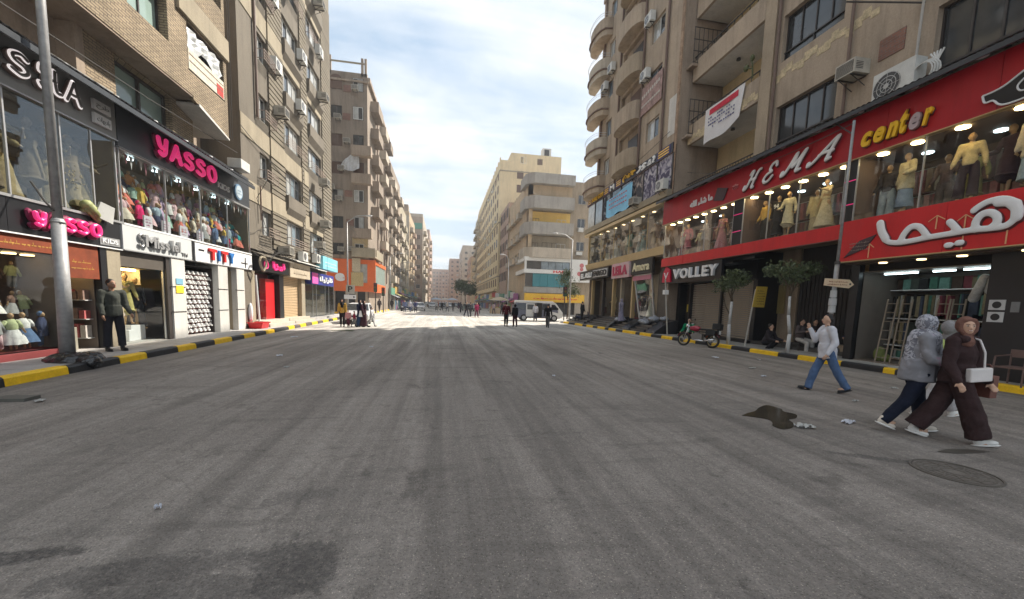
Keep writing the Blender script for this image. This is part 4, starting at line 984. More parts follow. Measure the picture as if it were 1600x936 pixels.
def far_right():
    out = []
    SHT = ['shut', 'dark', 'shut', 'white']
    def ct(y0, y1, n, w=1.1): return rcols(y0, y1, w, n)
    # low pinkish block and tall cream tower
    out.append(block('narrow reddish tan block between the balcony block and the cream tower', 12.4, 26, 79.3, 90.5, 20.5, 'pink', 'sand', 5, 5.4, 3.1, ct(79.5, 90.5, 5, 1.0), ['dark', 'shut'], 21, side='R', zw=1.8, rec=-.06, fcols=[(13.6, .9)]))
    t, FS, FF = block('tall cream apartment tower with rows of narrow brown windows', 12.0, 26.0, 91, 150, 32.0, 'cream', 'cream', 9, 4.6, 3.0, ct(91.5, 150, 14, 1.6), ['shut', 'dark', 'shut'], 22, side='R', zw=1.7, rec=-.06, fcols=[(16.6, 1.5), (19.8, 1.4)], acs=.12, parapet=1.3)
    m2 = MB(); m2.box(11.4, 12.0, 92, 149, 4.4, 5.0); part('cornice', m2, PL['cream'], t)
    for z in (7.6, 19.6, 30.9): m2 = MB(); m2.box(11.9, 12.0, 91, 150, z, z+.25); m2.box(12, 26, 90.9, 91, z, z+.25); part('string_course', m2, PL['beige'], t)
    m2 = MB(); m2.box(14.4, 26, 90.97, 104, 32.0, 35.0); part('penthouse', m2, PL['cream'], t)
    m2 = MB(); m2.box(21.6, 23.6, 91.2, 93, 35.0, 36.7); part('roof_hut', m2, PL['white'], t)
    m2 = MB(); m2.box(22.0, 23.1, 91.1, 91.2, 35.1, 36.4); part('hut_door', m2, DARK, t)
    for i in range(18): m2 = MB(); m2.box(12, 12.3, 92+i*3.2, 92.3+i*3.2, 33.3, 34.1); part('roof_post', m2, PL['cream'], t)
    window(FF, 17.2, 32.9, 1.3, 1.4, 'white', t, True, -.06); window(FF, 21.0, 32.9, 1.2, 1.3, 'shut', t, True, -.06)
    for i in range(7): m2 = MB(); m2.box(11.2, 12.0, 134+i*2.2, 135.4+i*2.2, 28-3.1*(i % 3), 29.-3.1*(i % 3)); part('balcony', m2, PL['pale'], t)
    out.append((t, FS, FF))
    out.append(block('narrow grey green block with wide glazed bays beyond the cream tower', 12.6, 26, 152, 168, 33, 'khaki', 'pale', 9, 5.0, 3.05, ct(152.5, 168, 5, 1.3), SH, 23, [(154, 158, 1.0, 'pale', range(9), .95), (161, 166, 1.0, 'khaki', range(9), .95)], side='R', rec=-.05, fcols=[(14.2, 1.6)]))
    out.append(block('reddish brown block far down beyond the cream tower', 11.4, 24, 175, 200, 20.5, 'pink', 'sand', 5, 4.6, 3.0, ct(176, 200, 6, 1.4), SH, 24, side='R', rec=-.05, fcols=[(12.6, 1.1), (15, 1.2)]))
    out.append(block('hazy pale block with a flat top far down the street', 9.5, 24, 215, 260, 30.5, 'pale', 'pale', 8, 4.6, 3.05, ct(216, 260, 9, 1.6), SH, 25, side='R', rec=-.05, fcols=[(11.5, 1.4), (15, 1.4)]))
    out.append(block('distant rosy block stepping into the bend of the street', 3.5, 20, 275, 330, 29.5, 'pink', 'pink', 9, 3.4, 2.9, ct(276, 330, 9, 1.8), SH, 26, side='R', rec=-.05, fcols=[(5.5, 1.4), (9, 1.4), (12.5, 1.4)]))
    out.append(block('farthest block closing the street under the sky', -18, 6, 345, 380, 27.5, 'pink', 'pink', 8, 3.4, 2.9, ct(346, 380, 5, 1.8), SH, 27, side='R', rec=-.05, fcols=[(-16+i*2.6, 1.4) for i in range(8)]))
    out.append(block('distant brown block left of the vanishing point', -30, -9.5, 225, 300, 26.5, 'pink', 'pink', 8, 3.4, 2.9, ct(226, 300, 10, 1.8), SH, 28, side='L', fcols=[(-12, 1.4), (-16, 1.4)]))
    return out
FARR = far_right()
# low shops continuing on the right of the far street
rnd = random.Random(5)
def shop_row(side, x, ylist, parentname):
    cols_ = [(.5, .06, .06), (.1, .2, .4), (.6, .6, .58), (.55, .35, .1), (.12, .3, .2), (.35, .12, .3), (.6, .5, .2), (.2, .2, .22)]
    words = {0: 'red', 1: 'blue', 2: 'white', 3: 'amber', 4: 'green', 5: 'purple', 6: 'yellow', 7: 'charcoal'}
    for i, (y0, y1, zt, d) in enumerate(ylist):
        k = rnd.randrange(8); s = 1 if side == 'L' else -1
        t = thing('shopfront', '%s fascia shopfront with sun awning, number %s along the %s row' % (words[k], ['one', 'two', 'three', 'four', 'five', 'six', 'seven', 'eight', 'nine', 'ten', 'eleven', 'twelve', 'thirteen', 'fourteen'][i], parentname), 'shopfront', (x, (y0+y1)/2, .15), 0, 'far shopfronts, ' + parentname)
        m2 = MB(); m2.box(x, x+s*.05, y0, y1, .15, zt-1.1); part('dark_opening', m2, DARK, t)
        m2 = MB(); m2.box(x, x+s*.35, y0, y1-.1, zt-1.1, zt); part('fascia', m2, mat('fascia_'+words[k], cols_[k], .6, fine=0), t)
        for q in range(3): yy = y0+(y1-y0)*(q+.0)/2.2; m2 = MB(); m2.box(x+s*.05, x+s*.3, yy, yy+.35, .15, zt-1.1); part('pillar', m2, PL['pale'], t)
        m2 = MB(); m2.prism([(x, y0, zt-1.0), (x+s*d, y0, zt-1.45), (x+s*d, y0, zt-1.55), (x, y0, zt-1.1)][::(-s)], (0, y1-y0-.15, 0)); part('awning', m2, mat('fascia_'+words[(k+3) % 8], cols_[(k+3) % 8], .7, fine=0), t)
        for q in range(3): yy = y0+.6+(y1-y0-1)*q/3; m2 = MB(); m2.box(x+s*.4, x+s*.8, yy, yy+.4, .15, 1.4+.3*rnd.random()); part('goods_rack', m2, cloth((rnd.uniform(.1, .6), rnd.uniform(.1, .5), rnd.uniform(.1, .5))), t)
shop_row('L', -8.45, [(65+i*5.2, 70+i*5.2, 3.6+.3*(i % 3), 1.2) for i in range(7)]+[(109+i*8, 116+i*8, 3.8+.4*(i % 2), 1.4) for i in range(6)], 'orange-shop side')
shop_row('R', 12.35, [(66+i*3.4, 69.2+i*3.4, 3.4+.3*(i % 3), 1.0) for i in range(4)], 'van side')
shop_row('R', 12.15, [(80+i*6.5, 86+i*6.5, 3.6+.3*(i % 3), 1.2) for i in range(11)], 'cream tower side')
# ------------------------------------------------------------------ lettering
def blob(mb, vox, sm=3, disp=0, dscale=.15):
    me = mb.mesh('b', []); o = bpy.data.objects.new('b', me)
    r = o.modifiers.new('r', 'REMESH'); r.mode = 'VOXEL'; r.voxel_size = vox; r.use_smooth_shade = True
    if disp:
        tx = bpy.data.textures.new('c', 'CLOUDS'); tx.noise_scale = dscale; d = o.modifiers.new('d', 'DISPLACE'); d.texture = tx; d.strength = disp; d.mid_level = .5
    if sm: s = o.modifiers.new('s', 'SMOOTH'); s.factor = .5; s.iterations = sm
    out = evaluate(o); bpy.data.objects.remove(o); return out
AR = {'ه': 'ﻩﻪﻫﻬ', 'ي': 'ﻱﻲﻳﻴ', 'م': 'ﻡﻢﻣﻤ', 'ا': 'ﺍﺎﺍﺎ', 'ش': 'ﺵﺶﺷﺸ', 'ء': 'ﺀﺀﺀﺀ', 'ل': 'ﻝﻞﻟﻠ', 'ب': 'ﺏﺐﺑﺒ', 'و': 'ﻭﻮﻭﻮ', 'ر': 'ﺭﺮﺭﺮ', 'ج': 'ﺝﺞﺟﺠ', 'ط': 'ﻁﻂﻃﻄ', 'ح': 'ﺡﺢﺣﺤ', 'د': 'ﺩﺪﺩﺪ', 'ت': 'ﺕﺖﺗﺘ', 'ز': 'ﺯﺰﺯﺰ', 'ن': 'ﻥﻦﻧﻨ', 'ة': 'ﺓﺔﺓﺔ', 'س': 'ﺱﺲﺳﺴ', 'ع': 'ﻉﻊﻋﻌ', 'ف': 'ﻑﻒﻓﻔ', 'ك': 'ﻙﻚﻛﻜ'}
NOJOIN = set('اءورزدة ')
def shape(s):
    out = ''
    for i, ch in enumerate(s):
        if ch not in AR: out += ch; continue
        pv = i > 0 and s[i-1] in AR and s[i-1] not in NOJOIN and ch != 'ء'; nx = i < len(s)-1 and s[i+1] in AR and ch not in NOJOIN and s[i+1] != 'ء'
        out += AR[ch][(3 if nx else 1) if pv else (2 if nx else 0)]
    return out[::-1]
_tx = {}
def text_mesh(body, off=0, ext=.05, shear=0, res=3, bev=0):
    k = (body, off, ext, shear, bev)
    if k in _tx: return _tx[k]
    c = bpy.data.curves.new('t', 'FONT'); c.body = body; c.offset = off; c.extrude = ext; c.shear = shear; c.resolution_u = res; c.bevel_depth = bev
    o = bpy.data.objects.new('t', c); me = evaluate(o); bpy.data.objects.remove(o); bpy.data.curves.remove(c); _tx[k] = me; return me
def fit(me0, fr, ua, ub, z0, z1, d, depth, m, parent, name='lettering', tilt=0):
    "fit a letter mesh between reading-left ua and reading-right ub; face stands 'depth' proud of d"
    xs = [v.co.x for v in me0.vertices]; ys = [v.co.y for v in me0.vertices]; zs = [v.co.z for v in me0.vertices]
    if not xs: return
    me = me0.copy(); x0, x1, y0, y1, a, b_ = min(xs), max(xs), min(ys), max(ys), min(zs), max(zs)
    w, h = abs(ub-ua), z1-z0
    for v in me.vertices:
        X = (v.co.x-x0)/(x1-x0)*w-w/2; Z = (v.co.y-y0)/(y1-y0)*h; Dp = (v.co.z-a)/(b_-a)*depth
        v.co = (X, -Dp, Z+tilt*X)
    me.materials.clear(); me.materials.append(m); me.update()
    return fr.place(name, me, (ua+ub)/2, z0, parent, d)
def text(fr, ua, ub, z0, z1, d, body, m, parent, off=.02, depth=.06, shear=0, name='lettering', tilt=0):
    return fit(text_mesh(body, off, .05, shear), fr, ua, ub, z0, z1, d, depth, m, parent, name, tilt)
def letters(fr, spans, body, z0, z1, d, m, parent, **kw):
    for ch, (a, b_) in zip(body, spans): text(fr, a, b_, z0, z1, d, ch, m if not isinstance(m, list) else m[body.index(ch)], parent, name='letter', **kw)
def catmull(p, n=5):
    if len(p) < 3: return p
    q = [p[0]]+list(p)+[p[-1]]; out = []
    for i in range(1, len(q)-2):
        for k in range(n):
            t = k/n; out.append(tuple(.5*((2*q[i][j])+(-q[i-1][j]+q[i+1][j])*t+(2*q[i-1][j]-5*q[i][j]+4*q[i+1][j]-q[i+2][j])*t*t+(-q[i-1][j]+3*q[i][j]-3*q[i+1][j]+q[i+2][j])*t**3) for j in range(2)))
    out.append(tuple(p[-1])); return out
def stroke_mesh(paths, w=.09, flat=.5):
    mb = MB()
    for p in paths:
        wid = w
        if isinstance(p, tuple) and isinstance(p[0], (int, float)) : wid, p = p
        pts = catmull(p)
        for i in range(len(pts)-1): mb.cyl((pts[i][0], pts[i][1], 0), (pts[i+1][0], pts[i+1][1], 0), wid, wid, 8)
        for q in pts: mb.ell((q[0], q[1], 0), wid, 8, 4)
    mb.v = [(x, y, z*flat) for x, y, z in mb.v]
    return mb.mesh('letter', [])
STR = {
 'Y': [[(.02, .95), (.12, .55), (.35, .45), (.55, .62)], [(.62, 1.0), (.56, .6), (.5, .25), (.3, .05), (.1, .15)]],
 'A': [[(.0, .0), (.2, .45), (.42, 1.0)], [(.42, 1.0), (.55, .5), (.72, .0)], [(.18, .38), (.4, .36), (.62, .4)]],
 'S': [[(.62, .85), (.4, 1.0), (.1, .85), (.15, .6), (.5, .45), (.6, .2), (.35, .0), (.02, .12)]],
 'O': [[(.35, 1.0), (.08, .8), (.02, .4), (.2, .05), (.5, .05), (.68, .4), (.6, .85), (.35, 1.0)]],
 'h': [[(.02, .22), (.0, .05), (.14, .02), (.26, .2), (.36, .6), (.42, .95), (.28, 1.0), (.2, .84)], [(.98, .97), (.84, .92), (.72, .5), (.68, .06), (.82, .02)], [(.3, .5), (.52, .52), (.76, .5)]],
 'e': [[(.78, .78), (.66, 1.0), (.38, .95), (.3, .7), (.5, .53), (.2, .45), (.04, .2), (.2, .0), (.5, .03), (.7, .25)]],
 'm': [[(.0, .2), (.03, .02), (.16, .06), (.28, .5), (.34, .95), (.4, .6), (.46, .3), (.62, .65), (.74, .98), (.72, .5), (.74, .05), (.9, .04)]],
 'a': [[(.0, .15), (.06, .0), (.22, .12), (.5, .6), (.78, 1.0), (.78, .5), (.8, .04), (.92, .04)], [(.34, .38), (.56, .42), (.86, .38)]],
 'H': [[(.05, .7), (.1, .95), (.3, 1.0), (.38, .8), (.3, .4), (.22, .08), (.08, .0), (.0, .12)], [(.62, 1.0), (.6, .5), (.66, .05), (.85, .05)], [(.3, .5), (.62, .52)]],
}
def strokes(fr, ch, ua, ub, z0, z1, d, m, parent, w=.09, depth=.08, shear=0, tilt=0):
    me = stroke_mesh(STR[ch], w)
    for v in me.vertices: v.co.x += shear*v.co.y
    return fit(me, fr, ua, ub, z0, z1, d, depth, m, parent, 'letter', tilt)
def scribble(fr, ua, ub, z0, z1, d, m, parent, rows=2, seed=1, name='small_print'):
    r = random.Random(seed); mb = MB(); lo, hi = min(ua, ub), max(ua, ub); h = (z1-z0)/rows
    for q in range(rows):
        u = lo+r.uniform(0, .1)*(hi-lo)
        while u < hi-.03*(hi-lo):
            w = r.uniform(.3, .9)*h; zz = z0+h*q+h*.25
            if u+w > hi: break
            fr.box(mb, u, u+w, zz, zz+h*r.uniform(.12, .2), d, d+.004)
            if r.random() < .6: fr.box(mb, u+w*.3, u+w*.42, zz, zz+h*.5, d, d+.004)
            if r.random() < .4: fr.box(mb, u+w*.6, u+w*.75, zz-h*.15, zz, d, d+.004)
            u += w+r.uniform(.08, .25)*h
    o = part(name, mb, m, parent); o['kind'] = 'stuff'; return o

RED = mat('red_acrylic', (.60, .013, .018), .38, var=.1, scale=.8, fine=0, spec=.5, streak=.18); REDD = mat('red_acrylic_deep', (.40, .008, .016), .4, var=.12, scale=.8, fine=0, streak=.22)
BLACK = mat('black_panel', (.018, .018, .020), .3, var=.2, scale=.6, fine=0); WHITE = mat('white_letter', (.78, .78, .78), .45, var=.03, fine=0)
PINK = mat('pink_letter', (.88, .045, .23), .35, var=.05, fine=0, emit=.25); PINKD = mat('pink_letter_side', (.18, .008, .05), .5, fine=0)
SLATE = mat('slate_panel', (.05, .055, .062), .35, var=.2, scale=.7, fine=0); GREYP = mat('grey_panel', (.30, .30, .29), .4, var=.08, scale=.7, fine=0)
PGREY = mat('pale_grey_panel', (.56, .58, .58), .4, var=.05, scale=.6, fine=0); YELLOWL = mat('yellow_letter', (.85, .50, .02), .4, fine=0, var=.04)
CHROME = mat('polished_letter', (.42, .42, .42), .3, .4, var=.05, fine=0); GOLD = mat('gold_trim', (.50, .37, .19), .35, .2, var=.1, fine=0)
SHOPGL = glass_mat('display_glass', (.86, .9, .89), .03); SHOPGL2 = glass_mat('display_glass_mirrory', (.85, .87, .85), .10, (.85, .9, .92), cap=.2)
WARM = lamp_mat('warm_lamp', (1, .74, .34), 12.0); COLD = lamp_mat('cold_tube', (.75, .95, 1), 4.5); WARMD = lamp_mat('warm_lamp_soft', (1, .72, .36), 2.6)
WH_EM = lamp_mat('white_neon', (1, .9, .88), .35)
S9 = Fr('L', -9.0)
def corr_awning(fr, u0, u1, d0, z0, d1, z1a, z1b, label, pitch=.16, m=None):
    "corrugated sheet from (d0, z0) at the wall out to (d1, z1)"
    t = thing('awning', label, 'awning', fr.pt((u0+u1)/2, d0, z0)); mb = MB(); n = int((u1-u0)/pitch)
    P = lambda i, k: fr.pt(u0+i*pitch/2, (d0, d1)[k], (z0, z1a+(z1b-z1a)*i/(2*n))[k]+(.035 if i % 2 else 0))
    for i in range(2*n): mb.quad(P(i, 0), P(i+1, 0), P(i+1, 1), P(i, 1))
    o = part('corrugated_sheet', mb, m or BLACK, t); sd = o.modifiers.new('s', 'SOLIDIFY'); sd.thickness = .012
    mb = MB(); a, b_ = fr.pt(u0, d1-.03, z1a-.10), fr.pt(u1, d1-.03, z1b-.10)
    mb.prism([fr.pt(u0, d1-.05, z1a-.14), fr.pt(u0, d1, z1a-.14), fr.pt(u0, d1, z1a-.01), fr.pt(u0, d1-.05, z1a-.01)], Vector(fr.pt(u1, d1, z1b))-Vector(fr.pt(u0, d1, z1a))); part('edge_trim', mb, SLATE, t)
    k = 0; u = u0+.5
    while u < u1:
        mb = MB(); q = (u-u0)/(u1-u0); mb.prism([fr.pt(u, d0, z0-.06), fr.pt(u, d1-.05, z1a+(z1b-z1a)*q-.1), fr.pt(u, d1-.05, z1a+(z1b-z1a)*q-.05), fr.pt(u, d0, z0-.01)], (0, .04, 0)); part('rib', mb, SLATE, t); u += 1.1
    u = u0+.9
    while u < u1:
        mb = MB(); dm = (d0+d1)/2+.1; q = (u-u0)/(u1-u0); zm = (z0+z1a+(z1b-z1a)*q)/2-.07; c = fr.pt(u, dm, zm); mb.cyl(c, (c[0], c[1], c[2]-.03), .13, .13, 14); part('downlight', mb, WHITE, t); u += 1.45
    return t
corr_awning(S9, 6, 19.9, -.2, 7.16, .7, 6.72, 6.5, 'black corrugated awning running above the pink lettered shop')

def signboard(name, label, fr, u0, u1, z0, z1, d0, d1, m, trim=None):
    t = thing(name, label, 'sign', fr.pt((u0+u1)/2, d0, z0)); n = max(1, round((u1-u0)/2.4))
    for i in range(n): mb = MB(); a = u0+(u1-u0)*i/n; b_ = u0+(u1-u0)*(i+1)/n; fr.box(mb, a+.004, b_-.004, z0, z1, d0, d1-.004*(i % 2)*(n > 1)); part('panel', mb, m, t, bevel=.006)
    if trim:
        mb = MB(); fr.box(mb, u0, u1, z0-.03, z0-.001, d0, d1+.03); part('trim', mb, trim, t)
    return t
# grey SHA sign
t = signboard('shop_sign', 'grey shop sign with outlined letters S H A above the dim mannequins', S9, 7.2, 13.26, 5.87, 7.12, -.3, .0, GREYP, ALU)
for ch, a, b_ in (('S', 10.35, 10.75), ('H', 10.95, 11.5), ('A', 11.58, 12.0)):
    zt = 6.66 if ch == 'S' else 6.72
    strokes(S9, ch, a-.08, b_+.08, 6.09, zt+.02, .02, mat('letter_brown', (.10, .07, .06), .5), t, .17, .1)
    strokes(S9, ch, a-.05, b_+.05, 6.12, zt, .12, WH_EM, t, .14, .03); strokes(S9, ch, a-.01, b_+.01, 6.155, zt-.035, .145, mat('letter_core', (.20, .18, .17), .4), t, .075, .03)
strokes(S9, 'S', 9.75, 10.12, 6.14, 6.66, .05, mat('copper', (.35, .16, .08), .4), t, .1, .06)
for z, w, nm in ((6.36, 'طرح', 'upper'), (6.02, 'بادىهات'.replace('ى', 'ي'), 'lower')):
    mb = MB(); S9.box(mb, 12.45, 12.98, z, z+.25, .02, .09); part('tag', mb, WHITE, t); text(S9, 12.52, 12.92, z+.04, z+.2, .09, shape(w), GREYP, t, 0, .01)
# black YASSO sign, above and below
def yasso(u, z0, z1, d, t, body='YASSO', w=.13):
    for ch, (a, b_) in zip(body, u):
        strokes(S9, ch, a-.06, b_+.06, z0-.07, z1+.05, d, PINKD, t, w+.05, .1); strokes(S9, ch, a, b_, z0, z1, d+.1, PINK, t, w, .1)
t = signboard('shop_sign', 'black upper sign with big pink bubble letters and a round badge', S9, 13.28, 20.95, 5.72, 7.08, -.3, .0, SLATE, ALU)
yasso([(14.62, 15.15), (15.2, 15.85), (15.92, 16.5), (16.6, 17.2), (17.3, 17.95)], 5.98, 6.62, .0, t)
text(S9, 18.25, 19.15, 5.98, 6.2, 0, 'KIDS', WHITE, t, .01, .04)
mb = MB(); c = S9.pt(19.85, 0, 6.2); mb.cyl(c, (c[0]+.07, c[1], c[2]), .33, .33, 24); part('badge', mb, simple('badge_blue', (.12, .22, .34)), t)
mb = MB(); mb.cyl((c[0]+.07, c[1], c[2]), (c[0]+.085, c[1], c[2]), .27, .27, 24); part('badge_face', mb, simple('badge_pale', (.42, .5, .56)), t)
scribble(S9, 19.66, 20.04, 6.08, 6.32, .087, simple('badge_blue', (.12, .22, .34)), t, 2, 4)
t = signboard('shop_sign', 'black lower sign with pink bubble letters beside the lamp post', S9, 7.2, 13.16, 2.88, 3.6, -.3, .0, BLACK, WHITE)
yasso([(10.55, 10.85), (10.9, 11.22), (11.28, 11.58), (11.62, 11.92), (11.98, 12.32)], 3.06, 3.42, .0, t, w=.14)
text(S9, 12.5, 13.02, 2.98, 3.1, 0, 'KIDS', WHITE, t, .02, .03)
mb = MB(); S9.box(mb, 12.44, 13.1, 2.93, 3.14, .0, .012); part('strip', mb, ALU, t)
# pale sign of the Miss shop
t = signboard('shop_sign', 'pale grey sign with curly silver letters over the lit dress window', S9, 13.2, 16.35, 2.9, 3.62, -.3, .02, PGREY, ALU)
for i, (ch, a, b_) in enumerate((('M', 13.95, 14.4), ('i', 14.44, 14.52), ('s', 14.57, 14.77), ('s', 14.82, 15.02), ('l', 15.15, 15.22), ('e', 15.26, 15.46), ('l', 15.5, 15.57))):
    text(S9, a, b_, 3.07, 3.42 if ch in 'Mil' else 3.3, .02, ch, CHROME, t, .03, .1, name='letter')
strokes(S9, 'S', 13.72, 13.95, 3.02, 3.46, .02, CHROME, t, .1, .08); text(S9, 15.75, 16.05, 2.98, 3.1, .02, 'TM', CHROME, t, .01, .03)
# white sign with red and blue letters
t = signboard('shop_sign', 'white sign with red and blue letters under the toy window', S9, 16.55, 20.95, 2.9, 3.56, -.3, .02, WHITE, ALU)
mb = MB(); S9.box(mb, 16.36, 16.54, 2.9, 3.6, -.3, .0); part('black_divider', mb, BLACK, t)
RB = [mat('letter_red', (.62, .03, .03), .4, fine=0), mat('letter_blue', (.03, .18, .5), .4, fine=0)]
for i, (ch, a, b_) in enumerate((('T', 17.35, 17.85), ('i', 17.98, 18.1), ('T', 18.22, 18.68), ('Y', 18.78, 19.2))): text(S9, a, b_, 3.02, 3.46, .02, ch, RB[i % 2], t, .06, .08, name='letter')
mb = MB(); S9.box(mb, 16.75, 17.1, 3.3, 3.36, .02, .03); S9.box(mb, 19.9, 20.5, 3.12, 3.16, .02, .03); S9.box(mb, 20.25, 20.32, 2.95, 3.4, .02, .03); part('thin_logo', mb, BLACK, t)

# display boxes on the left
ORD = ['first', 'second', 'third', 'fourth', 'fifth', 'sixth', 'seventh', 'eighth', 'ninth', 'tenth', 'eleventh', 'twelfth', 'thirteenth', 'fourteenth', 'fifteenth', 'sixteenth', 'seventeenth', 'eighteenth', 'nineteenth', 'twentieth', 'twenty-first', 'twenty-second', 'twenty-third', 'twenty-fourth', 'twenty-fifth']
def room(name, label, x0, x1, y0, y1, z0, z1, wallm, floorm, parent_cat='display window', side='L', ends=True):
    t = thing(name, label, parent_cat, ((x0+x1)/2, (y0+y1)/2, z0)); e = .03
    mb = MB(); mb.box(x0, x1, y0, y1, z0-e, z0); part('floor', mb, floorm, t)
    mb = MB(); mb.box(x0, x1, y0, y1, z1, z1+e); part('ceiling', mb, wallm, t)
    xb = x0 if side == 'L' else x1; s = -1 if side == 'L' else 1
    mb = MB(); mb.box(xb, xb+s*e, y0, y1, z0, z1); part('back_wall', mb, wallm, t)
    if ends:
        for y, q in ((y0, -1), (y1, 1)): mb = MB(); mb.box(x0, x1, y, y+q*.02, z0, z1); part('side_wall', mb, wallm, t)
    return t
def glazing(t, fr, us, z0, z1, d, gm, fm, mull=.035):
    for a, b_ in zip(us, us[1:]):
        mb = MB(); mb.quad(fr.pt(a+.01, d, z0), fr.pt(b_-.01, d, z0), fr.pt(b_-.01, d, z1), fr.pt(a+.01, d, z1)); part('pane', mb, gm, t)
    for a in us: mb = MB(); fr.box(mb, a-mull/2, a+mull/2, z0, z1, d-.03, d+.02); part('mullion', mb, fm, t)
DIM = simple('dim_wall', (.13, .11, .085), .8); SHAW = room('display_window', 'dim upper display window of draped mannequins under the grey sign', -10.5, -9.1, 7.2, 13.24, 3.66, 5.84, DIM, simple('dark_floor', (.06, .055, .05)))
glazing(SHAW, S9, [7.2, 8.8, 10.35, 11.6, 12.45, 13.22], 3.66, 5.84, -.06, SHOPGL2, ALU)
mb = MB(); S9.box(mb, 7.2, 13.26, 3.6, 3.66, -.2, .03); part('sill', mb, ALU, SHAW)
TOYW = room('display_window', 'long upper display window packed with small colourful children clothes', -10.3, -9.1, 13.3, 20.9, 3.62, 5.7, simple('olive_wall', (.16, .14, .10)), simple('dark_floor', (.06, .055, .05)))
glazing(TOYW, S9, [13.32, 15.2, 17.1, 19.0, 20.9], 3.64, 5.7, -.04, SHOPGL, ALU, .02)
mb = MB(); S9.box(mb, 13.28, 20.93, 5.68, 5.73, -.05, .03); S9.box(mb, 13.28, 20.93, 3.6, 3.65, -.05, .03); part('sill', mb, WHITE, TOYW)
BUNT = [simple('bunting_a', (.50, .42, .38)), simple('bunting_b', (.30, .12, .14)), simple('bunting_c', (.55, .55, .55)), simple('bunting_d', (.10, .16, .2))]
for i in range(38):
    u = 13.5+i*.195; mb = MB(); c = S9.pt(u, -.1, 5.62); h = .18+.1*(i % 3)
    mb.prism([(c[0], u-.07, 5.64), (c[0], u+.07, 5.64), (c[0], u, 5.64-h)], (-.01, 0, 0)); part('pennant', mb, BUNT[i % 4], TOYW)
# dolls' ground-floor window and doorway, lit by added lamps
KIDW = room('display_window', 'ground floor window of children clothes behind the lamp post', -10.5, -9.1, 7.2, 11.35, .3, 2.5, simple('shop_brown', (.20, .16, .13)), simple('red_plinth', (.28, .06, .06)))
glazing(KIDW, S9, [7.2, 9.3, 11.35], .3, 2.5, -.06, SHOPGL, FRM)
mb = MB(); S9.box(mb, 7.2, 11.4, .15, .3, -.3, -.02); part('plinth', mb, simple('red_plinth', (.28, .06, .06)), KIDW)
ORG = mat('orange_valance', (.22, .045, .014), .7, var=.3, scale=3, fine=0)
v = thing('shop_banner', 'rust orange valance banner below the black lower sign', 'banner', S9.pt(10, 0, 2.5)); mb = MB(); S9.box(mb, 7.2, 11.5, 2.52, 2.86, -.12, -.03); part('cloth', mb, ORG, v)
mb = MB(); S9.box(mb, 11.5, 12.42, 2.0, 2.86, -.12, -.05); part('cloth', mb, ORG, v); scribble(S9, 11.6, 12.3, 2.2, 2.5, -.05, simple('mustard', (.45, .24, .05)), v, 2, 8); scribble(S9, 9.0, 11.3, 2.6, 2.76, -.03, simple('mustard', (.45, .24, .05)), v, 1, 9)
D = room('shop_doorway', 'narrow doorway with shelves of clothes between the black post and the window', -10.5, -9.2, 11.5, 12.42, .16, 2.4, simple('shop_brown', (.14, .11, .09)), TILEL, 'doorway')
for z in (.7, 1.2, 1.7):
    mb = MB(); mb.box(-10.45, -10.0, 11.6, 12.35, z, z+.03); part('shelf', mb, WHF, D)
    for k in range(4):
        mb = MB(); mb.box(-10.4, -10.02, 11.64+k*.18, 11.78+k*.18, z+.03, z+.28+.08*(k % 2)); part('folded_clothes', mb, cloth(random.choice([(.4, .1, .1), (.25, .3, .32), (.5, .45, .4), (.2, .15, .12)])), D)
for z in (.45, .95, 1.45):
    mb = MB(); mb.box(-10.4, -9.25, 12.18, 12.40, z-.02, z); part('shelf', mb, WHF, D)
    for k in range(7): mb = MB(); mb.box(-10.35+.155*k, -10.23+.155*k, 12.2, 12.39, z, z+random.uniform(.18, .4)); part('folded_clothes', mb, cloth(random.choice([(.45, .12, .12), (.4, .42, .44), (.55, .5, .45), (.3, .2, .16), (.5, .3, .33)])), D)
mb = MB(); mb.box(-9.6, -9.3, 11.62, 11.95, .17, .75); part('carton', mb, simple('carton', (.30, .28, .22)), D)
LFR = thing('colonnade', 'row of pale pillars', 'colonnade', (-9.1, 14, .15))
LFR['label'] = 'pale pillars and dark frames under the signs from the pink lettering to the silver rack'
for a, b_, m in ((11.36, 11.5, FRM), (12.45, 12.64, BLACK), (12.66, 13.12, PL['beige']), (15.0, 15.18, FRM), (15.2, 15.9, PL['white']), (18.0, 18.72, PL['white']), (19.46, 20.14, PL['white']), (20.16, 20.9, PL['olive'])):
    mb = MB(); mb.box(-9.8, -9.02 if m is not PL['white'] else -8.98, a, b_, .15, 2.88); part('pillar', mb, m, LFR, bevel=.008)
for u in (15.5, 18.3, 19.7):
    for z in (1.05, 1.9): mb = MB(); mb.box(-9.0, -8.965, u-.36, u+.36, z, z+.025); part('strap', mb, BLACK, LFR)
mb = MB(); mb.box(-10.6, -9.02, 7, 20.95, 3.56, 3.6); part('slab', mb, PL['grey'], LFR)
mb = MB(); mb.box(-8.975, -8.96, 15.35, 15.75, 1.7, 1.95); part('poster', mb, mat('yellow_poster', (.80, .58, .04), .6, fine=0), LFR)
mb = MB(); mb.box(-8.975, -8.96, 15.37, 15.73, 2.0, 2.2); part('poster', mb, mat('blue_poster', (.2, .42, .55), .6, fine=0), LFR)
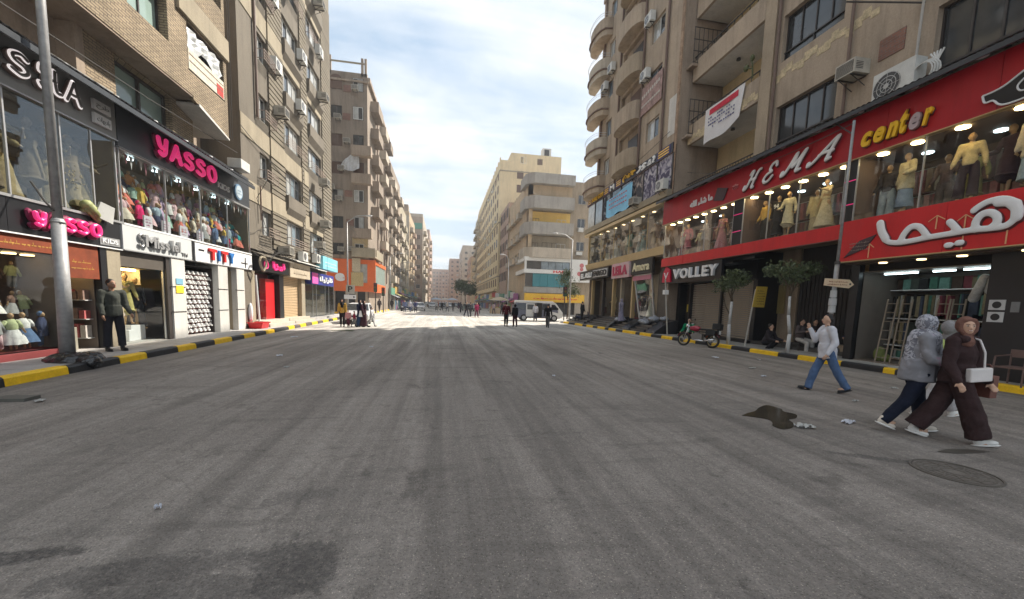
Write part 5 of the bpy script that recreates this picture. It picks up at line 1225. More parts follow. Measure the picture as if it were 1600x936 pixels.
# lit dress window
MISW = room('display_window', 'lit cream window of dresses under the pale curly lettered sign', -10.5, -9.2, 13.14, 15.0, .17, 2.42, mat('cream_wall', (.60, .50, .37), .7, fine=0), TILEL)
glazing(MISW, S9, [13.16, 14.98], .17, 2.42, -.12, SHOPGL, ALU)
mb = MB(); S9.box(mb, 13.14, 15.0, 2.42, 2.86, -.5, -.08); part('shutter_box', mb, simple('shutter_brown', (.10, .085, .07)), MISW)
for k in range(3): mb = MB(); mb.box(-10.0, -9.8, 13.35+k*.55, 13.75+k*.55, 2.36, 2.40); part('tube_lamp', mb, WARM, MISW)
for (a, b_, h, x) in ((13.3, 13.55, .45, -9.6), (13.6, 13.95, .75, -9.75), (14.2, 14.8, .48, -9.6), (13.95, 14.2, .35, -9.5)): mb = MB(); mb.box(x-.35, x, a, b_, .17, .17+h); part('pedestal', mb, WHITE, MISW, bevel=.01)
# silver rack bay
SILW = room('display_window', 'open bay with a tall rack of silvery shoes between two pale pillars', -10.3, -9.2, 15.92, 17.98, .17, 2.7, simple('dark_slot', (.07, .055, .05)), TILEL)
SILV = mat('silver_shoe', (.72, .72, .70), .4, .0, var=.25, scale=8, fine=0, coord='obj')
sm = MB(); sm.ell((0, 0, .05), (.055, .12, .035), 8, 5); sm.ell((0, -.05, .085), (.045, .06, .045), 8, 5); sm.box(-.02, .02, -.13, -.10, 0, .05); sm = sm.mesh('shoe', SILV, smooth=True)
for r_ in range(13):
    z = .24+r_*.18; mb = MB(); mb.box(-9.75, -9.3, 15.98, 17.92, z-.012, z); part('shelf', mb, simple('red_shelf', (.25, .07, .06)), SILW)
    for c in range(14):
        o = link('shoe', sm, None, (-9.34-.05*((r_+c) % 2), 16.04+c*.14, z)); o.scale = (1.15,)*3; o.rotation_euler = (0, 0, R(60+18*((c*r_) % 3))); o['label'] = 'silvery shoe, %s along from the yellow poster pillar on the %s shelf up' % (ORD[c], ORD[r_]); o['category'] = 'shoe'; o['group'] = 'silvery shoes on the rack'
DRW = room('shop_doorway', 'narrow beige doorway with a hanging black garment', -10.2, -9.2, 18.74, 19.44, .17, 2.7, PL['beige'], TILEL, 'doorway')

# shops under the ribbed block
S2 = Fr('L', -9.15)
ST = mat('marble_step', (.52, .46, .38), .6, var=.15, scale=1.5, fine=0)
t = thing('shop_steps', 'pale stone steps in front of the red shop and the rolled shutter', 'steps', (-8.9, 25, .15))
for k in range(2):
    for (a, b_) in ((21.4, 24.8), (24.9, 28.4)): mb = MB(); mb.box(-9.7, -8.45-.32*k, a, b_, .15+.15*k, .298+.15*k); part('step', mb, ST, t, bevel=.008)
t = thing('shop_steps', 'low grey steps before the glass shop at the corner', 'steps', (-8.9, 32, .15)); mb = MB(); mb.box(-9.7, -8.7, 28.8, 35.3, .15, .3); part('step', mb, TILEL, t)
REDS = thing('shopfront', 'red and mirrored shop front below the small pink sign', 'shopfront', (-9.4, 23, .45))
mb = MB(); mb.box(-9.74, -9.7, 21.3, 24.4, .45, 2.85); part('back_wall', mb, simple('maroon', (.22, .04, .05)), REDS)
mb = MB(); mb.box(-9.6, -9.3, 23.1, 24.2, .45, 2.6); part('red_panel', mb, RED, REDS)
mb = MB(); mb.quad((-9.25, 21.5, .45), (-9.25, 23.05, .45), (-9.25, 23.05, 2.6), (-9.25, 21.5, 2.6)); part('pane', mb, SHOPGL, REDS)
for a, b_, m in ((21.0, 21.45, PL['beige']), (24.4, 25.0, BLACK), (27.95, 28.6, PL['beige'])): mb = MB(); mb.box(-9.74, -9.1, a, b_, .15, 2.88); part('pillar', mb, m, REDS)
mb = MB(); mb.cyl((-9.0, 21.6, .16), (-9.08, 21.5, 2.7), .05, .05, 8); part('white_roll', mb, WHITE, REDS)
BEI = mat('tan_shutter', (.60, .44, .27), .55, var=.08, scale=1, fine=0)
SH1 = thing('rolling_shutter', 'closed tan rolling shutter under the beige sign of the ribbed block', 'shutter', (-9.35, 26.5, .45))
sl_ = MB(); sl_.box(-.02, .02, -1.42, 1.42, 0, .08); sl_.box(.02, .03, -1.42, 1.42, .02, .07); sl_ = sl_.mesh('slat', BEI)
for i in range(24): link('slat', sl_, SH1, (0, 0, .1*i))
mb = MB(); mb.box(-9.7, -9.3, 25.05, 27.95, 2.86, 3.0); part('shutter_box', mb, BEI, SH1)
# hmm: sign boxes of the ribbed block
t = signboard('shop_sign', 'small black sign with pink Arabic lettering over the red shop', S2, 21.7, 25.3, 2.92, 3.62, -.3, .25, BLACK); text(S2, 23.0, 24.6, 3.05, 3.5, .25, shape('ليزا'), PINK, t, .05)
strokes(S2, 'O', 22.0, 22.5, 3.05, 3.5, .25, PINK, t, .06, .05)
t = signboard('shop_sign', 'beige sign with raised dark lettering over the tan shutter', S2, 25.4, 28.95, 2.85, 3.75, -.3, .28, mat('beige_panel', (.48, .41, .31), .5, fine=0)); scribble(S2, 25.8, 28.6, 2.98, 3.62, .28, simple('bronze_letter', (.16, .12, .08)), t, 2, 17, 'raised_lettering')
t = signboard('shop_sign', 'blue shop sign with white Arabic lettering and a pink block', S2, 29.2, 34.7, 2.6, 3.42, -.3, .3, mat('blue_panel', (.035, .05, .26), .4, fine=0)); text(S2, 30.8, 34.2, 2.75, 3.25, .3, shape('تارتيلا'), WHITE, t, .04)
mb = MB(); S2.box(mb, 29.25, 30.5, 2.65, 3.38, .3, .33); part('pink_block', mb, mat('hot_pink', (.75, .12, .42), .5, fine=0), t)
t = signboard('shop_sign', 'pale turquoise sign above the blue sign at the end of the ribbed block', S2, 31.5, 35.6, 3.8, 4.75, -.1, .4, mat('turquoise_panel', (.22, .56, .66), .5, var=.2, scale=1.5, fine=0)); scribble(S2, 31.9, 35.3, 4.0, 4.5, .4, WHITE, t, 2, 12)
t = thing('canopy', 'pale sheet canopies sagging over the signs of the ribbed block', 'canopy', (-9, 27, 3.9))
for (a, b_, d, z) in ((21.4, 25.5, .5, 3.75), (25.6, 30, .6, 3.9), (29.2, 31.4, .7, 3.7)): mb = MB(); mb.prism([S2.pt(a, -.1, z+.12), S2.pt(a, d, z-.08), S2.pt(a, d, z-.13), S2.pt(a, -.1, z+.06)], (0, b_-a, 0)); part('sheet', mb, PL['white' if a > 22 else 'olive'], t)
GLS = room('shopfront', 'glass fronted corner shop of dark clothes under the blue sign', -9.74, -9.2, 28.65, 35.9, .3, 2.6, simple('dim_wall', (.09, .075, .06)), TILEL, 'shopfront')
glazing(GLS, S2, [28.65, 30.4, 31.2, 33.4, 34.4, 35.9], .3, 2.6, -.02, SHOPGL2, ALU)

# ------------------------------------------------------------------ right: the red two-storey shop
S13 = Fr('R', 12.9)
corr_awning(Fr('R', 13.2), 3, 22.75, -.1, 8.2, .75, 7.98, 7.98, 'long black corrugated awning above the red shop signs')
t = signboard('shop_sign', 'long deep red fascia with white brush and yellow lettering atop the red shop', S13, 3, 22.6, 6.62, 7.95, -.15, .0, REDD, GOLD)
for ch, a, b_ in (('h', 15.95, 15.05), ('e', 14.85, 14.25), ('m', 14.0, 12.95), ('a', 12.85, 11.75)):
    strokes(S13, ch, a+.12, b_-.06, 6.80, 7.56, .0, simple('letter_shadow', (.12, .03, .03)), t, .085, .06, .45); strokes(S13, ch, a+.06, b_-.08, 6.84, 7.6, .06, WHITE, t, .082, .08, .45)
for i, (ch, a, b_) in enumerate((('c', 10.98, 10.68), ('e', 10.62, 10.32), ('n', 10.26, 9.96), ('t', 9.92, 9.74), ('e', 9.68, 9.42), ('r', 9.36, 9.14))):
    text(S13, a+.03, b_+.0, 6.83+.03*i*0, 7.30 if ch != 't' else 7.5, .0, ch, simple('letter_shadow', (.12, .03, .03)), t, .07, .05, .3, name='letter'); text(S13, a, b_, 6.85, 7.28 if ch != 't' else 7.48, .05, ch, YELLOWL if i != 4 else simple('grey_letter', (.45, .35, .36)), t, .04, .07, .3, name='letter')
text(S13, 19.9, 18.1, 7.0, 7.35, 0, shape('ما شاء ا')[:-0 or None] if 0 else shape('ما شاء الله'), WHITE, t, .03, .04)
text(S13, 16.75, 16.4, 7.1, 7.35, 0, '*', mat('pinkish', (.65, .25, .25), .5, fine=0), t, .03, .03)
mb = MB(); mb.prism([S13.pt(18.0, .0, 6.95), S13.pt(17.3, .0, 6.8), S13.pt(17.05, .0, 7.3), S13.pt(17.75, .0, 7.5)], (-.05, 0, 0)); part('logo_plate', mb, simple('plate_dark', (.07, .04, .045)), t)
def outline(fr, pts, z, d, m, t, w=.03, name='logo_outline', closed=True):
    p = catmull([(u, v) for u, v in pts]+([pts[0]] if closed else []), 4); mb = MB(); mb.path([fr.pt(u, d, v) for u, v in p], w, 6); part(name, mb, m, t)
cat = [(8.16, 7.05), (7.95, 7.06), (7.75, 7.12), (7.5, 7.27), (7.2, 7.42), (6.8, 7.5), (6.4, 7.4), (6.2, 7.1), (6.5, 6.85), (6.9, 6.72), (7.4, 6.66), (7.7, 6.66), (7.84, 6.72), (7.95, 6.85), (8.1, 6.87)]
mb = MB(); mb.prism([S13.pt(u, .0, z) for u, z in catmull(cat+[cat[0]], 4)[:-1]], (-.05, 0, 0)); part('logo_shape', mb, BLACK, t); outline(S13, cat, 0, .06, WHITE, t, .022)
outline(S13, [(7.4, 7.15), (7.55, 7.0), (7.5, 6.86), (7.38, 6.84)], 0, .06, WHITE, t, .018, closed=False)
t = signboard('shop_sign', 'plain bright red band under the upper windows of the red shop', S13, 11.36, 22.42, 4.14, 4.62, -.15, .02, RED, simple('brown_trim', (.2, .08, .06)))
t = signboard('shop_sign', 'red sign with large white Arabic lettering over the ladder shop', S13, 3, 11.34, 3.38, 4.66, -.15, .05, RED, GOLD)
HM = [([(10.12, 4.42), (10.04, 4.12), (9.88, 3.85), (9.57, 3.76), (9.2, 3.77), (8.9, 3.80), (8.4, 3.82), (7.95, 3.84), (7.6, 3.82), (7.35, 3.84), (7.22, 4.0), (7.2, 4.2), (7.3, 4.37), (7.5, 4.47), (7.74, 4.46), (7.9, 4.38), (7.98, 4.31)], .075),
      ([(9.52, 3.8), (9.44, 4.0), (9.3, 4.15), (9.12, 4.13), (8.98, 3.98), (8.88, 3.82)], .085), ([(8.43, 4.12), (8.33, 4.0), (8.22, 3.84)], .085), ([(7.9, 3.84), (7.91, 4.02), (7.83, 4.17), (7.68, 4.2), (7.55, 4.1), (7.52, 3.95), (7.6, 3.84)], .085), ([(8.42, 3.53), (8.36, 3.53)], .075), ([(8.2, 3.56), (8.14, 3.56)], .075), ([(7.24, 4.3), (7.35, 4.36), (7.55, 4.40)], .10), ([(7.2, 4.0), (7.22, 4.2), (7.33, 4.34)], .11), ([(10.12, 4.4), (10.05, 4.15), (9.92, 3.92)], .11)]
for (dd, m_, g_, oz) in ((.05, simple('letter_shadow', (.12, .03, .03)), .015, -.025), (.11, WHITE, 0, 0)):
    for nm_, sel in (('letter', HM[:4]+HM[6:]), ('letter_dots', HM[4:6])):
        mb = MB()
        for p_, w_ in sel:
            q_ = catmull(p_, 4)
            for k_ in range(len(q_)-1): mb.cap((q_[k_][0], 0, q_[k_][1]+oz), (q_[k_+1][0], 0, q_[k_+1][1]+oz), w_+g_, w_+g_, 10)
        me = blob(mb, .02, 2)
        for v in me.vertices: v.co = (12.9-dd-v.co.y*.4, v.co.x, v.co.z)
        me.flip_normals(); me.materials.append(m_); link(nm_, me, t, -base(t))
for (u, z0, z1, w) in ((8.15, 3.4, 4.25, .16), (8.75, 4.0, 4.35, .18), (7.35, 3.42, 3.75, 0), (10.4, 3.42, 3.85, .14)):
    mb = MB(); S13.box(mb, u-.012, u+.012, z0, z1, .05, .065)
    if w: mb.cyl(S13.pt(u, .06, z1), S13.pt(u+w, .06, z1-.13), .012, .012, 5); mb.cyl(S13.pt(u, .06, z1), S13.pt(u-w, .06, z1-.13), .012, .012, 5)
    part('arrow_mark', mb, mat('arrow_gold', (.75, .42, .22), .4, fine=0), t)
mb = MB(); mb.prism([S13.pt(11.15, .05, 3.5), S13.pt(10.5, .05, 3.72), S13.pt(10.22, .05, 4.1), S13.pt(10.7, .05, 3.98)], (-.03, 0, 0)); part('logo_plate', mb, simple('plate_dark', (.07, .04, .045)), t)
scribble(S13, 11.0, 10.35, 3.66, 3.98, .085, simple('plate_grey', (.3, .25, .2)), t, 3, 5)
# upper display windows
UW = simple('shop_wall_dark', (.115, .075, .06), .7); UF = simple('shop_floor', (.20, .16, .13), .4)
W1 = room('display_window', 'far upper window of the red shop with pink dresses', 12.95, 15.2, 16.6, 22.3, 4.64, 6.6, UW, UF, side='R')
W2 = room('display_window', 'middle upper window of the red shop with long pale dresses', 12.95, 15.2, 11.5, 16.0, 4.64, 6.6, UW, UF, side='R')
W3 = room('display_window', 'near upper window of the red shop under the yellow lettering', 12.95, 15.2, 3.2, 11.1, 4.68, 6.6, UW, UF, side='R')
glazing(W1, S13, [16.6, 18.6, 20.5, 22.3], 4.64, 6.6, -.04, SHOPGL, ALU, .02); glazing(W2, S13, [11.5, 13.2, 14.6, 16.0], 4.64, 6.6, -.04, SHOPGL, ALU, .02); glazing(W3, S13, [3.2, 7.1, 9.3, 11.1], 4.68, 6.6, -.04, SHOPGL, ALU, .02)
for (a, b_) in ((16.02, 16.58), (11.12, 11.48)):
    mb = MB(); mb.box(12.93, 15.2, a, b_, 4.6, 6.64); part('divider', mb, BLACK, W2)
    for z in (5.2, 5.95): mb = MB(); mb.box(12.915, 12.93, a, b_, z, z+.025); part('divider_line', mb, PINK, W2)
def lamps(t, ys, x, z, m, r=.12):
    for y in ys: mb = MB(); mb.cyl((x, y, z), (x, y, z-.03), r, r, 14); part('downlight', mb, m, t)
lamps(W1, [17+.72*i for i in range(8)], 13.25, 6.6, WARM); lamps(W2, [11.8+.8*i for i in range(6)], 13.25, 6.6, WARM, .14); lamps(W3, [7.6, 8.7, 9.7, 10.6, 6.3, 5], 13.2, 6.6, WARM, .14)
lamps(W1, [17.6, 19.2, 20.7], 14.3, 6.6, COLD); lamps(W2, [12.3, 13.4, 14.5], 14.3, 6.6, COLD, .13); lamps(W3, [7.2, 8.6, 10.2], 14.3, 6.6, COLD, .13)
for t_, y0, y1 in ((W1, 16.7, 22.2), (W2, 11.6, 15.9), (W3, 3.4, 11.0)):
    for z in (5.3, 6.1):
        mb = MB(); mb.cyl((14.9, y0, z+.18), (14.9, y1, z+.18), .015, .015, 6); part('rail', mb, ALU, t_)
    k = 0; y = y0+.1
    while y < y1-.15:
        for z in (4.75, 5.55):
            mb = MB(); w = random.uniform(.08, .16); mb.box(14.75, 15.1, y, y+w, z, z+.68); part('hanging_garment', mb, cloth(random.choice([(.25, .08, .09), (.12, .1, .1), (.30, .27, .24), (.10, .08, .08), (.2, .14, .1), (.08, .09, .12), (.34, .2, .2)])), t_)
        y += .22
lamps(KIDW, [8.2, 9.3, 10.0, 10.7, 11.1], -9.5, 2.48, WARMD, .11); lamps(D, [11.7, 12.2], -9.5, 2.38, WARM, .1); lamps(TOYW, [14.2+1.1*i for i in range(6)], -9.35, 5.66, COLD, .09); lamps(SHAW, [9.6, 12.2], -9.7, 5.82, WARMD, .08)  # lamps added only to brighten these windows and the doorway
# black VOLLEY shop
V = signboard('shop_sign', 'black sign with white block letters VOLLEY and a red emblem', S13, 17.1, 22.4, 3.12, 4.08, -.2, -.02, BLACK)
for ch, a, b_ in (('V', 21.0, 20.35), ('O', 20.3, 19.62), ('L', 19.5, 19.05), ('L', 18.95, 18.5), ('E', 18.4, 17.95), ('Y', 17.92, 17.3)):
    text(S13, a, b_, 3.34, 3.88, -.02, ch, WHITE, V, .03, .12, name='letter')
mb = MB(); mb.prism([S13.pt(22.1, -.02, 3.2), S13.pt(21.25, -.02, 3.2), S13.pt(21.35, -.02, 3.9), S13.pt(21.75, -.02, 4.08), S13.pt(22.05, -.02, 3.75)], (-.1, 0, 0)); part('emblem', mb, mat('emblem_red', (.55, .015, .05), .4, fine=0), V)
text(S13, 21.9, 21.45, 3.38, 3.75, .08, 'V', WHITE, V, .0, .03)
VF = thing('shopfront', 'black framed shop front with a dark door and two closed shutters', 'shopfront', (14.3, 19, .3))
for x0, x1, a, b_, z0, z1 in ((14.2, 14.5, 16.25, 16.5, .3, 3.15), (14.2, 14.45, 18.62, 18.72, .3, 3.15), (14.15, 14.5, 21.2, 21.32, .3, 3.15), (14.0, 14.5, 22.0, 22.28, .3, 3.9), (14.1, 14.5, 16.25, 22.28, 3.15, 4.4), (14.5, 15.4, 16.25, 16.45, .3, 4.4)):
    mb = MB(); mb.box(x0, x1, a, b_, z0, z1); part('frame', mb, BLACK, VF)
mb = MB(); mb.box(14.45, 14.5, 21.3, 22.0, .3, 3.15); part('door', mb, DARK, VF); mb = MB(); mb.box(14.42, 14.45, 21.45, 21.85, 1.5, 1.95); part('yellow_notice', mb, mat('notice_yellow', (.62, .50, .06), .6, fine=0), VF)
SHT_ = mat('grey_tan_shutter', (.40, .35, .29), .5, var=.1, scale=1.5, fine=0)
for (a, b_, lb) in ((16.5, 18.62, 'closed shutter of narrow slats behind the first white trunked tree, nearer the motorcycle side wall'), (18.72, 21.2, 'closed shutter of narrow slats beside the black door, behind the motorcycle')):
    s_ = thing('rolling_shutter', lb, 'shutter', (14.36, (a+b_)/2, .32)); w = b_-a-.02
    q = MB(); q.box(-.012, .02, -w/2, w/2, 0, .074); q.box(-.03, -.012, -w/2, w/2, .015, .06); q = q.mesh('slat', SHT_)
    for i in range(28): link('slat', q, s_, (0, 0, .1*i))
mb = MB(); mb.box(13.95, 15.4, 16.25, 22.28, .17, .32); struct('black_step', mb, BLACK)
bpy.data.objects['black_step'].name = 'pavement'
mb = MB(); mb.box(13.1, 13.7, 16.6, 17.6, 3.85, 3.95); mb.box(13.1, 13.6, 15.3, 16.0, 3.95, 4.05); solo('spot_bracket', mb, BLACK, 'black bracket lights above the crown of the first tree', 'lamp', (13.4, 17, 3.9))
# ladder shop under the Arabic sign
LS = room('shop_interior', 'bright open shop with ladders and shelves of folded clothes', 13.6, 15.45, 7.95, 11.1, .2, 3.05, simple('ladder_shop_wall', (.15, .13, .11)), UF, 'shop', side='R', ends=True)
for y0, y1 in ((9.9, 10.45), (9.0, 9.5), (8.5, 8.8), (8.05, 8.45), (10.5, 10.8)): mb = MB(); mb.box(14.05, 14.12, y0, y1, 2.98, 3.02); part('tube_lamp', mb, COLD, LS)
pal = [(.05, .14, .10), (.08, .2, .16), (.32, .30, .26), (.14, .12, .07), (.05, .06, .05), (.16, .04, .05), (.24, .2, .12), (.12, .24, .2), (.34, .34, .31), (.05, .06, .09), (.02, .02, .02), (.06, .04, .03)]
for z, hh in ((.32, .28), (.72, .78), (1.6, .8), (2.52, .38)):
    mb = MB(); mb.box(14.7, 15.4, 8.0, 11.05, z-.03, z); part('shelf', mb, WHF, LS); y = 8.05
    while y < 10.95:
        w = random.uniform(.04, .13) if z < 2.4 else random.uniform(.1, .3); mb = MB(); zt = z+hh*random.uniform(.88, 1); mb.box(14.75+random.uniform(0, .15), 15.35, y, min(y+w, 11.0), (z if hh < .5 else zt-hh*random.uniform(.7, .92)), zt); part('folded_clothes', mb, cloth(random.choice(pal)), LS); y += w+.02
for k, (y, x) in enumerate(((10.35, 14.0), (10.0, 14.1), (9.0, 14.0), (8.75, 14.15))):
    l = thing('stepladder', ['metal ladder nearest the wooden post in the lit shop', 'metal ladder second from the wooden post in the lit shop', 'metal ladder in the middle of the lit shop', 'metal ladder nearest the dark wall with stickers in the lit shop'][k], 'ladder', (x, y, .2), 0, 'ladders in the open shop')
    for dy in (-.14, .14): mb = MB(); mb.cyl((x-.3, y+dy, .2), (x+.25, y+dy+.25, 2.2), .022, .022, 6); part('stile', mb, simple('ladder_wood', (.26, .21, .16)), l)
    for i in range(7): q = (i+.5)/7; mb = MB(); mb.cyl((x-.3+.55*q, y-.14+.25*q, .2+2*q), (x-.3+.55*q, y+.14+.25*q, .2+2*q), .014, .014, 5); part('rung', mb, simple('ladder_wood', (.26, .21, .16)), l)
m_ = MB(); m_.cap((13.9, 8.25, 2.75), (13.92, 8.42, 2.2), .09, .11, 10); m_.cap((13.95, 8.1, 2.9), (13.95, 8.15, 2.4), .07, .09, 10); solo('hanging_plush', m_, cloth((.5, .5, .48)), 'pale furry bundle hanging at the edge of the lit shop', 'garment', (13.9, 8.3, 2), smooth=True)
mb = MB(); mb.ell((14.0, 10.6, .42), (.18, .16, .25), 12, 8); mb.ell((14.05, 10.45, .3), (.15, .14, .14), 10, 6); solo('sack', mb, mat('lime_sack', (.17, .20, .06), .8), 'lime green sack standing at the ladder shop entrance', 'sack', (14.0, 10.55, .2), smooth=True)
LSF = thing('shopfront', 'black tiled shop wall with stickers beside the ladders', 'shopfront', (13.5, 6, .17))
for a, b_ in ((2.5, 4.2), (4.25, 6.0), (6.05, 7.0), (7.05, 7.93)): mb = MB(); mb.box(13.5, 13.6, a, b_, .17, 3.35); part('panel', mb, BLACK, LSF)
mb = MB(); mb.box(13.45, 13.65, 11.1, 11.35, .17, 3.35); part('pillar', mb, BLACK, LSF)
mb = MB(); mb.box(13.1, 13.6, 3, 11.3, 3.3, 3.36); part('soffit', mb, simple('soffit_brown', (.10, .07, .05)), LSF); lamps(LSF, [8.4, 9.3, 10.3, 7.2, 6.2], 13.3, 3.3, WARMD, .1)
for (y0, y1, z0, z1, c) in ((7.55, 7.85, 1.9, 2.15, (.55, .55, .55)), (7.55, 7.85, 1.6, 1.85, (.55, .55, .55)), (7.3, 7.45, 1.85, 2.1, (.2, .2, .2)), (6.6, 6.9, 2.1, 2.6, (.5, .5, .48))):
    mb = MB(); mb.box(13.485, 13.499, y0, y1, z0, z1); part('sticker', mb, simple('sticker_%d' % int(c[0]*100), c), LSF)
    if c[0] > .54:
        mb = MB(); mb.cyl((13.484, (y0+y1)/2, (z0+z1)/2), (13.478, (y0+y1)/2, (z0+z1)/2), .085, .085, 16); part('sticker_disc', mb, BLACK, LSF)
# ------------------------------------------------------------------ gym podium
S132 = Fr('R', 13.2)
t = signboard('shop_sign', 'black gym sign with yellow and white lettering between striped blocks', S132, 22.55, 36.7, 10.86, 11.45, -.2, .0, mat('navy_panel', (.02, .02, .03), .4, fine=0), simple('brown_trim2', (.12, .07, .05)))
YG = mat('gym_yellow', (.85, .52, .06), .4, fine=0)
def stripes(a, b_):
    mb = MB(); S132.box(mb, a, b_, 10.88, 11.43, 0, .02); part('emblem_block', mb, simple('indigo', (.06, .05, .14)), t)
    for i in range(3): mb = MB(); S132.box(mb, a+.15, b_-.15, 10.98+.15*i, 11.05+.15*i, .02, .035); part('stripe', mb, YG, t)
stripes(22.8, 24.3); stripes(29.4, 30.5); stripes(31.7, 32.8); stripes(35.6, 36.6)
text(S132, 35.5, 32.95, 10.98, 11.32, 0, 'PURE GYM', YG, t, .03); text(S132, 27.0, 24.5, 10.95, 11.4, 0, shape('بيور'), WHITE, t, .04); text(S132, 29.2, 27.2, 10.95, 11.4, 0, shape('جيم'), YG, t, .04); text(S132, 31.5, 30.7, 10.95, 11.35, 0, 'M', WHITE, t, .03)
GW = thing('display_window', 'long glazed gym storey with posters above the tan ledge', 'window', (13.3, 29, 8.7)); us = [22.5+1.75*i for i in range(9)]
PST = [pattern_cloth('poster_%d' % i, a, b_, 2.2, c) for i, (a, b_, c) in enumerate((((.08, .07, .12), (.35, .33, .4), (.5, .48, .5)), ((.06, .06, .07), (.28, .22, .2), (.42, .38, .36)), ((.03, .03, .04), (.12, .13, .15), (.3, .32, .34))))]
for i, (a, b_) in enumerate(zip(us, us[1:])):
    mb = MB(); S132.box(mb, a+.05, b_-.05, 8.75, 10.84, -.1, -.05); part('pane', mb, PST[0] if i in (0, 1) else (PST[1] if i == 2 else (GL_D if i in (3, 4) else (PST[2] if i == 5 else GL_B if i == 6 else GL_W))), GW)
    mb = MB(); S132.box(mb, a-.05, a+.05, 8.75, 10.84, -.1, .0); part('mullion', mb, FRM, GW)
mb = MB(); S132.box(mb, 22.4, 36.6, 8.32, 8.72, -.3, .25); part('ledge', mb, PL['beige'], GW)
mb = MB()
bl = hanging('hanging_banner', 'sagging sky blue gym banner tied in front of the gym windows', 'banner', lambda s, v: (13.02-.06*math.sin(s*7), 27.2+4.4*s, 10.5-.3*s-(1.5+.15*math.sin(s*9)-.3*s)*(1-v)+.25*math.sin(s*3.1)*(v-1)), 12, 6, mat('banner_blue', (.22, .52, .75), .6, var=.2, scale=1.2, fine=0))
mb = MB()
for r_ in range(3):
    for i in range(9): mb.box(12.93, 12.945, 27.9+i*.36, 28.1+i*.36, 9.35+r_*.33, 9.44+r_*.33)
part('small_print', mb, simple('banner_red_print', (.5, .1, .12)), bl)['kind'] = 'stuff'
GM = room('display_window', 'gold framed storey of mannequins in party dresses below the gym', 13.15, 14.6, 22.6, 35.4, 5.4, 8.0, simple('gold_room_wall', (.16, .13, .10)), UF, side='R')
glazing(GM, S132, [22.6, 24.9, 27.5, 30.2, 32.8, 35.4], 5.4, 8.0, .03, SHOPGL, GOLD, .05); lamps(GM, [23.5+1.5*i for i in range(8)], 13.6, 8.0, WARMD)
mb = MB(); S132.box(mb, 22.45, 36.3, 7.98, 8.2, -.3, .3); part('canopy', mb, GOLD, GM); mb = MB(); mb.prism([S132.pt(22.4, -.05, 4.95), S132.pt(22.4, .12, 4.95), S132.pt(22.4, .28, 5.42), S132.pt(22.4, -.05, 5.42)], (0, 13.4, 0)); part('gold_sill', mb, GOLD, GM)
for y in (22.45, 35.5): mb = MB(); mb.box(13.1, 13.4, y, y+.15, 4.1, 8.2); part('gold_post', mb, GOLD, GM)
for y, q in ((22.35, 0), (35.6, 0)): mb = MB(); mb.box(13.4, 14.7, y, y+.14, .17, 8.3); part('end_wall', mb, PL['brown'], GM)
mb = MB(); mb.box(13.3, 14.7, 22.4, 35.7, 4.9, 5.36); mb.box(13.3, 14.7, 22.4, 35.7, 8.05, 8.3); part('slab', mb, PL['brown'], GM)
t = signboard('shop_sign', 'black sign with white and boxed letters over the dark clothes shop', S132, 30.2, 36.9, 4.05, 4.85, -.1, .35, BLACK); text(S132, 36.5, 33.8, 4.2, 4.65, .35, 'EL ASLI', WHITE, t, .03); 
mb = MB(); S132.box(mb, 30.4, 33.5, 4.15, 4.75, .35, .37); part('letter_plate', mb, simple('plate_white', (.5, .5, .5)), t); text(S132, 33.4, 30.5, 4.22, 4.68, .37, 'FARGO', BLACK, t, .03)
t = signboard('shop_sign', 'pink sign with dark red lettering between the black signs', S132, 26.9, 29.9, 3.85, 4.95, -.1, .2, pattern_cloth('pink_sign', (.62, .36, .38), (.55, .44, .45), 3)); text(S132, 29.6, 27.2, 4.05, 4.75, .2, 'LEILA', mat('dark_pink_letter', (.45, .03, .09), .4, fine=0), t, .04)
t = signboard('shop_sign', 'dark sign with cream lettering Amora over the slanted showcase', S132, 23.9, 26.8, 3.95, 4.92, -.1, .1, simple('amora_black', (.04, .035, .03))); text(S132, 26.5, 24.2, 4.15, 4.72, .1, 'Amora', mat('cream_letter', (.80, .72, .48), .5, fine=0), t, .02)
# black steps and blocks in front of the gym
STB = mat('black_marble', (.028, .028, .032), .25, var=.3, scale=1.5, fine=0, spec=.6)
t = thing('shop_steps', 'wide flight of black marble steps in front of the gym tower shops', 'steps', (13, 29, .17))
for k in range(5):
    for a, b_ in ((22.6, 27.4), (27.42, 31.6), (31.62, 35.9)):
        x = 12.25+.27*k-.065*((a+b_)/2-23); mb = MB(); mb.prism([(x, a, .17+.145*k), (14.6, a, .17+.145*k), (14.6, b_, .17+.145*k), (x-.15, b_, .17+.145*k)], (0, 0, .143)); part('step', mb, STB, t)
for (a, lb) in ((21.4, 'black marble ramp block nearest the motorcycle'), (24.4, 'black marble ramp block in the middle of the steps'), (27.2, 'low black marble block on the steps below the pink sign')):
    mb = MB(); x = 12.5-.06*(a-21); mb.prism([(x-.35, a, .17), (13.6, a, .17), (13.6, a, 1.0), (x+.5, a, .85), (x-.3, a, .3)], (0, 1.0 if a < 27 else .5, 0)); solo('marble_block', mb, STB, lb, 'block', (13, a, .17), bevel=.01)
DK = room('shop_interior', 'dim shops behind the black steps with a rainbow display', 13.65, 14.65, 26.9, 35.4, .9, 4.0, simple('dim_wall', (.09, .075, .06)), UF, 'shop', side='R')
for y, m in ((30.3, GOLD), (28.8, PL['beige']), (32.4, FRM), (34.9, GOLD), (26.95, GOLD)): mb = MB(); mb.box(13.4, 13.65, y, y+.22, .9, 4.0); part('door_post', mb, m, DK)
rb = [(.4, .1, .1), (.45, .3, .05), (.12, .3, .12), (.08, .12, .35), (.3, .1, .3)]
